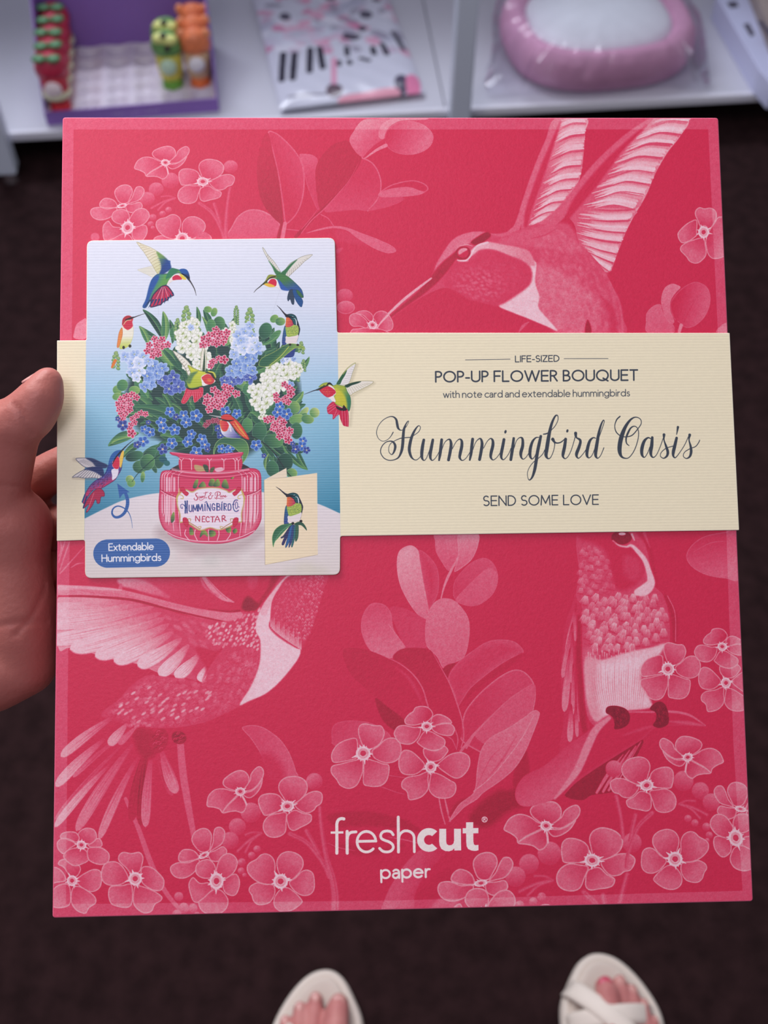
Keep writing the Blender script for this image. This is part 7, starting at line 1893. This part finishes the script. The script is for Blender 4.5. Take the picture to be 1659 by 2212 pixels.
def pad(name, a, b, prof, matr, parent, seg=72):
    """cushion built of superellipse rings; prof = [(scale, z)]"""
    bm = bmesh.new()
    rings = []
    for k, z in prof:
        rings.append([bm.verts.new(cc + CR @ Vector((*sup(2 * math.pi * i / seg, a * k, b * k), 0)) + EZ * z) for i in range(seg)])
    for r0, r1 in zip(rings, rings[1:]):
        for i in range(seg):
            bm.faces.new((r0[i], r0[(i + 1) % seg], r1[(i + 1) % seg], r1[i]))
    bm.faces.new(rings[-1]); bm.faces.new(rings[0][::-1])
    return bm_obj(name, bm, matr, parent, world=True)


ca, cb2 = hw, hw * .86
pad('pink_rim', ca, cb2, [(.84, 0), (.95, .006), (1., .03), (.985, .055), (.93, .074), (.86, .080), (.80, .076), (.745, .066), (.72, .056)], M_rim, cush)
pad('white_centre', ca, cb2, [(.70, .05), (.745, .060), (.735, .068), (.66, .078), (.5, .086), (.3, .09), (.1, .0915)], M_face, cush)
# clear plastic film, crumpled
M_film = bpy.data.materials.new('clear plastic film')
M_film.use_nodes = True
nt = M_film.node_tree
for n in list(nt.nodes):
    if n.type != 'OUTPUT_MATERIAL':
        nt.nodes.remove(n)
out = [n for n in nt.nodes if n.type == 'OUTPUT_MATERIAL'][0]
tr = nt.nodes.new('ShaderNodeBsdfTransparent'); tr.inputs[0].default_value = (.97, .97, 1, 1)
gl = nt.nodes.new('ShaderNodeBsdfGlossy'); gl.inputs['Roughness'].default_value = .12
mx = nt.nodes.new('ShaderNodeMixShader')
fr = nt.nodes.new('ShaderNodeFresnel'); fr.inputs[0].default_value = 1.5
ad = nt.nodes.new('ShaderNodeMath'); ad.operation = 'MULTIPLY_ADD'; ad.inputs[1].default_value = .5; ad.inputs[2].default_value = .02
nt.links.new(fr.outputs[0], ad.inputs[0]); nt.links.new(ad.outputs[0], mx.inputs[0]); nt.links.new(tr.outputs[0], mx.inputs[1]); nt.links.new(gl.outputs[0], mx.inputs[2]); nt.links.new(mx.outputs[0], out.inputs[0])
bm = bmesh.new()
from mathutils import noise
seg = 240; rings = []
film = [(1.0, .004), (1.03, .02), (1.05, .045), (1.02, .07), (.95, .088), (.85, .096), (.7, .1), (.5, .102), (.25, .104), (.05, .105)]
for ri, (k, z) in enumerate(film):
    ring = []
    for i in range(seg):
        t = 2 * math.pi * i / seg
        x, y = sup(t, ca * k, cb2 * k, 2.8)
        q = Vector((x * 40, y * 40, z * 60))
        nz = noise.noise(q) * .006 + noise.noise(q * 2.6) * .004 + noise.noise(q * 6) * .0022
        ext = 0
        ll = max(0, math.cos(t - math.radians(205))) ** 18 * .07 + max(0, math.cos(t - math.radians(309))) ** 40 * .05
        if ri < 4:
            ext = ll * (1 if ri < 3 else .5)
        r = Vector((x, y, 0)); rn = r.normalized()
        ring.append(bm.verts.new(cc + CR @ (r + rn * (ext + nz * (1 if ri < 5 else .1))) + EZ * max(.003, z * (1 - (.6 if ext > .02 else 0)) + nz * (1. if ri < 5 else .18))))
    rings.append(ring)
for r0, r1 in zip(rings, rings[1:]):
    for i in range(seg):
        bm.faces.new((r0[i], r0[(i + 1) % seg], r1[(i + 1) % seg], r1[i]))
bm.faces.new(rings[-1])
bm_obj('plastic_bag', bm, M_film, cush, smooth=False, world=True)

# white and kraft cartons at the right end of the shelf
def carton(name, pxs, z0, h, m, label, marks=()):
    base = [at(x, y, z0 + h) for x, y in pxs]
    V = base + [Vector((p.x, p.y, z0)) for p in base]
    n = len(base)
    e = empty(name, sum((Vector(v) for v in V[n:]), Vector()) / n, label, 'box')
    bevel(mesh('case', V, [tuple(range(n)), tuple(range(n, 2 * n))[::-1]] + [(i, i + n, (i + 1) % n + n, (i + 1) % n) for i in range(n)], m, e), .002)
    for mk in marks:
        P = [at(x, y, z0 + h + .0012) for x, y in mk]
        Q = [p - EZ * .0012 for p in P]; k = len(P)
        mesh('dark_mark', P + Q, [tuple(range(k)), tuple(range(k, 2 * k))[::-1]] + [(i, i + k, (i + 1) % k + k, (i + 1) % k) for i in range(k)], mat('dark print', s2l(70, 66, 84), .5), e)
    return e


carton('white_carton', [(1548, -8), (1640, 150), (1672, 186), (1800, 160), (1640, -60), (1560, -60)], SHELF_Z, .05, material('white glossy carton', s2l(196, 200, 230), .35), 'white carton standing at the right end of the shelf',
       [[(1606, 52), (1618, 50), (1630, 74), (1622, 78)], [(1570, 5), (1590, 2), (1596, 14), (1578, 16)]])
carton('kraft_carton', [(1622, -40), (1672, 86), (1900, 60), (1800, -60)], SHELF_Z + .0505, .03, material('grey brown carton', s2l(150, 138, 134), .7, var=.1, vscale=30), 'grey brown carton lying on the white carton',
       [[(1636, 46), (1644, 44), (1700, 100), (1690, 104)]])


# ================================================================== the person: hand, forearm and feet
M_skin = material('skin', s2l(172, 104, 94), .5, bump=.35, bscale=520, sss=.12, spec=.35, var=.0, tint=s2l(158, 86, 78), vscale=26)
M_footskin = material('foot skin', s2l(206, 140, 134), .55, bump=.3, bscale=400, sss=.1, spec=.3, tint=s2l(186, 112, 110), vscale=40)
M_nail = material('nail', s2l(206, 148, 140), .25, spec=.5)
M_polish = material('pink toenail', s2l(206, 84, 104), .25, spec=.5)


def cones_bm(cones):
    bm = bmesh.new()
    for (a, ra), (b, rb) in cones:
        t = bmesh.new()
        for c, r in ((a, ra), (b, rb)):
            bmesh.ops.create_icosphere(t, subdivisions=3 if r > .012 else 2, radius=r, matrix=Matrix.Translation(c))
        bmesh.ops.convex_hull(t, input=t.verts)
        loose = [v for v in t.verts if not v.link_faces]
        bmesh.ops.delete(t, geom=loose, context='VERTS')
        me = bpy.data.meshes.new('tmp'); t.to_mesh(me); t.free()
        bm.from_mesh(me); bpy.data.meshes.remove(me)
    return bm


def skin_mesh(name, cones, matr, parent, voxel=.0016, it=8, sculpt=None):
    bm = cones_bm(cones)
    me = bpy.data.meshes.new(name); bm.to_mesh(me); bm.free()
    o = bpy.data.objects.new(name, me)
    scene.collection.objects.link(o)
    r = o.modifiers.new('r', 'REMESH'); r.mode = 'VOXEL'; r.voxel_size = voxel; r.use_smooth_shade = True
    s = o.modifiers.new('s', 'SMOOTH'); s.factor = .6; s.iterations = it
    dg = bpy.context.evaluated_depsgraph_get()
    me2 = bpy.data.meshes.new_from_object(o.evaluated_get(dg))
    bpy.data.objects.remove(o); bpy.data.meshes.remove(me)
    me2.name = name
    if sculpt:
        for v in me2.vertices:
            v.co = sculpt(v.co)
    bpy.context.view_layer.update()
    me2.transform(parent.matrix_world.inverted())
    me2.materials.clear(); me2.materials.append(matr)
    me2.polygons.foreach_set('use_smooth', [True] * len(me2.polygons))
    o = bpy.data.objects.new(name, me2)
    scene.collection.objects.link(o); o.parent = parent
    return o


person = empty('person', (0, -.05, 0), 'person seen from above, left hand gripping the pink box, feet in white sandals', 'person')
DB = (on_plane(125, 1100, BOX[0], BN) - CAM).dot(ray(CX, CY).normalized())
PXM = DB / FPX


def H(x, y, dz, r):
    return (deep(x, y, DB + dz), r * PXM)


def chain(*js):
    return list(zip(js, js[1:]))


thumb = chain(H(104, 824, -.006, 33), H(90, 858, -.006, 49), H(66, 892, -.004, 58), H(40, 912, -.003, 60), H(14, 934, .002, 71), H(4, 985, .004, 71), H(-10, 1050, .008, 74), H(-20, 1120, .012, 90))
thenar = chain(H(-20, 1120, .012, 90), H(24, 1138, .014, 92), H(28, 1210, .016, 80), H(40, 1300, .017, 82), H(46, 1370, .018, 82), H(56, 1436, .019, 70))
heel = chain(H(56, 1436, .019, 70), H(-20, 1448, .022, 97), H(-140, 1460, .03, 118), H(-420, 1550, .04, 130), H(-1000, 1790, .06, 170), H(-1500, 2010, .08, 190))
palm = chain(H(-60, 1180, .032, 110), H(-40, 1300, .034, 110), H(-60, 1400, .032, 110), H(-140, 1460, .03, 118)) + chain(H(-60, 1180, .032, 110), H(36, 1200, .020, 76)) + chain(H(-20, 1110, .014, 80), H(-60, 1180, .032, 110)) + chain(H(60, 1110, .040, 56), H(70, 1230, .041, 54), H(60, 1330, .038, 50))
index = chain(H(-60, 1150, .036, 76), H(40, 1064, .036, 56), H(110, 1020, .032, 50), H(190, 980, .029, 47), H(290, 950, .027, 42), H(345, 938, .026, 36))
middle = chain(H(-60, 1230, .04, 70), H(60, 1160, .040, 54), H(200, 1110, .030, 50), H(320, 1090, .028, 44), H(385, 1080, .027, 38))
ringf = chain(H(-60, 1310, .04, 70), H(60, 1250, .040, 52), H(200, 1210, .030, 48), H(310, 1195, .028, 42), H(370, 1190, .027, 36))
little = chain(H(-60, 1380, .038, 66), H(60, 1340, .038, 48), H(170, 1305, .029, 42), H(250, 1295, .027, 37), H(300, 1290, .026, 32))


def creases(p):
    """skin folds: thumb joint crease and wrist crease pressed in where the photograph shows them"""
    q = RM.transposed() @ (p - CAM)
    d = -q.z
    x, y = CX + q.x / d * FPX, CY - q.y / d * FPX
    push = 0.
    for pts, w, dep in (([(30, 872), (46, 893), (60, 920), (72, 936)], 6, .0010), ([(0, 1048), (40, 1052), (72, 1062)], 6, .0007), ([(0, 1352), (50, 1342), (110, 1345)], 8, .0006), ([(118, 1180), (100, 1270), (70, 1330), (36, 1370)], 7, .0006)):
        best = 1e9
        for (ax, ay), (bx, by) in zip(pts, pts[1:]):
            ex, ey = bx - ax, by - ay
            t = max(0, min(1, ((x - ax) * ex + (y - ay) * ey) / (ex * ex + ey * ey)))
            best = min(best, math.hypot(x - ax - t * ex, y - ay - t * ey))
        if best < 3 * w and d < DB + .012:
            push += dep * math.exp(-(best / w) ** 2)
    return p + ray(x, y).normalized() * push if push else p


hand = skin_mesh('left_hand', thumb + thenar + heel + palm + index + middle + ringf + little, M_skin, person, .0013, 10, creases)
# thumb nail, seen almost edge-on along the upper side of the thumb
nb = []
tipc = deep(86, 850, DB - .006)
bm = bmesh.new()
axis = (deep(112, 792, DB - .006) - deep(62, 842, DB - .006)).normalized()
nrm = (deep(60, 800, DB - .004) - deep(92, 838, DB - .004)).normalized()
sid = axis.cross(nrm).normalized()
rows = []
for j in range(9):
    row = []
    for i in range(9):
        a = (i / 8 - .5) * 1.6; t = j / 8
        R_ = 42 * PXM
        c = deep(74 + 36 * t, 852 - 42 * t + 6 * t * t, DB - .005)
        wv = 1 - .25 * (1 - t) ** 3
        row.append(bm.verts.new(c + nrm * (R_ * (math.cos(a * wv) - 1) + (37 - 13 * t) * PXM) + sid * (R_ * math.sin(a * wv))))
    rows.append(row)
for r0, r1 in zip(rows, rows[1:]):
    for i in range(8):
        bm.faces.new((r0[i], r0[i + 1], r1[i + 1], r1[i]))
o = bm_obj('thumb_nail', bm, M_nail, hand, world=True)
so = o.modifiers.new('t', 'SOLIDIFY'); so.thickness = .0006

M_sole = material('white sandal sole', s2l(226, 214, 202), .7, bump=.15, bscale=300)
M_bed = material('white footbed', s2l(214, 200, 188), .75, bump=.2, bscale=300)
M_strap = material('white strap', s2l(232, 220, 208), .6, bump=.15, bscale=350)
OUT = [(.008, .262), (.025, .2545), (.038, .235), (.050, .205), (.0495, .16), (.043, .10), (.037, .045), (.022, .006), (-.004, 0), (-.028, .012), (-.037, .06), (-.044, .12), (-.051, .165), (-.050, .20), (-.034, .233), (-.013, .2555)]


def footwear(apex_px, rot, mir, xs, foot_dx, straps, label, nails, wide=1.):
    foot_rot = 0.
    apex = at(apex_px[0], apex_px[1], .024)
    Rz = Matrix.Rotation(rot, 4, 'Z')
    org = apex - (Rz @ Vector((.008 * mir, .262, 0)))
    org.z = 0
    W = Matrix.Translation(org) @ Rz
    out = _smooth([(x * mir * wide, y) for x, y in OUT], True, 5)
    sd = empty('sandal', org, label, 'sandal', rz=rot)
    cy = np.array([0, .13])

    def ringpts(k, z, inset):
        pts = []
        n = len(out)
        for i in range(n):
            a, b = out[i - 1], out[(i + 1) % n]
            t = (b - a) / np.hypot(*(b - a))
            nrm = np.array([t[1], -t[0]])
            if nrm @ (out[i] - cy) < 0:
                nrm = -nrm
            p = out[i] - nrm * inset
            pts.append(W @ Vector((p[0], p[1], z)))
        return pts

    def body(nm, prof, m_):
        bm = bmesh.new()
        rings = [[bm.verts.new(p) for p in ringpts(1, z, ins)] for ins, z in prof]
        n = len(rings[0])
        for r0, r1 in zip(rings, rings[1:]):
            for i in range(n):
                bm.faces.new((r0[i], r0[(i + 1) % n], r1[(i + 1) % n], r1[i]))
        bm.faces.new(rings[0][::-1]); bm.faces.new(rings[-1])
        o = bm_obj(nm, bm, m_, sd, world=True)
        return o
    body('sole', [(.006, 0), (.001, .002), (-.001, .010), (0, .020), (.003, .026), (.0065, .027), (.008, .0255)], M_sole)
    body('footbed', [(.0082, .02), (.0082, .0255), (.0095, .0285), (.013, .0295), (.018, .0285)], M_bed)
    # foot
    FR = W @ Matrix.Translation((foot_dx, 0, 0)) @ Matrix.Rotation(foot_rot, 4, 'Z')
    J = lambda x, y, z, r: (FR @ Vector((x * mir * xs, y, z)), r)
    B = .0285
    toes = [((.023, .195), (.0255, .234), .0145, .0115), ((-.001, .20), (.0, .236), .0095, .0083), ((-.0165, .194), (-.017, .226), .009, .0078), ((-.030, .184), (-.032, .212), .0085, .0074), ((-.042, .170), (-.0445, .195), .0085, .0072)]
    cones = []
    for (ax, ay), (bx, by), ra, rb in toes:
        mx_, my_ = (ax + bx) / 2, (ay + by) / 2
        cones += chain(J(ax * .9, ay - .035, B + ra + .006, ra * 1.15), J(ax, ay, B + ra + .002, ra), J(mx_, my_, B + ra + .0015, ra * .9), J(bx, by - rb, B + rb, rb))
        cones += chain(J(ax * .9, ay - .035, B + ra + .006, ra * 1.15), J(ax * .5, .09, B + .03, .022))
    cones += chain(J(.018, .165, B + .018, .018), J(-.034, .145, B + .014, .0145)) + chain(J(.004, .12, B + .026, .024), J(.002, .07, B + .045, .032), J(0, .045, B + .07, .036), J(0, .035, .19, .036), J(0, .03, .30, .046), J(0, .03, .42, .056))
    cones += chain(J(0, .03, B + .03, .03), J(0, .045, B + .07, .036)) + chain(J(0, .03, B + .03, .03), J(.0, .10, B + .028, .028))
    ft = skin_mesh('foot', cones, M_footskin, person, .0022, 5)
    for k, ((ax, ay), (bx, by), ra, rb) in enumerate(toes[:5 if nails else 5]):
        c = FR @ Vector((bx * mir * xs, by - rb * .9, B + rb * 1.82))
        bm = blob(Vector((0, 0, 0)), (rb * .72, rb * .82, rb * .24))
        bmesh.ops.transform(bm, matrix=Matrix.Translation(c) @ Matrix.Rotation(rot + foot_rot, 4, 'Z') @ Matrix.Rotation(-.25, 4, 'X'), verts=bm.verts)
        bm_obj('toenail', bm, M_polish if nails and k < 1 else M_nail, ft, world=True)
    for (x0, y0), (x1, y1), h, wd in straps:
        bm = bmesh.new(); rows = []
        p0, p1 = Vector((x0 * mir, y0, 0)), Vector((x1 * mir, y1, 0))
        dirv = (p1 - p0).normalized(); side = Vector((-dirv.y, dirv.x, 0))
        for i in range(25):
            t = i / 24
            c = p0.lerp(p1, t)
            zz = .022 + h * (math.sin(math.pi * t) ** .62)
            rr = []
            for j, (s_, dz_) in enumerate(((-.5, -.002), (-.46, .0012), (-.2, .0024), (.2, .0024), (.46, .0012), (.5, -.002))):
                rr.append(bm.verts.new(W @ (c + side * (wd * s_) + Vector((0, 0, zz + dz_)))))
            rows.append(rr)
        for r0, r1 in zip(rows, rows[1:]):
            for j in range(5):
                bm.faces.new((r0[j], r0[j + 1], r1[j + 1], r1[j]))
        st_ = bm_obj('strap', bm, M_strap, sd, world=True)
        so = st_.modifiers.new('t', 'SOLIDIFY'); so.thickness = .003; so.offset = -1
    return sd


footwear((706, 2093), -.01, 1, 1., -.002, [((-.049, .196), (.046, .130), .045, .034), ((.047, .160), (-.045, .10), .058, .034)], 'white platform slide sandal on the left foot, toes showing', False)
footwear((1292, 2058), 0., -1, .70, .010, [((.047, .226), (-.050, .135), .038, .022), ((.052, .186), (-.047, .196), .036, .022), ((.047, .150), (-.045, .10), .058, .034)], 'white crossed-strap slide sandal on the right foot, pink toenail showing', True, 1.09)
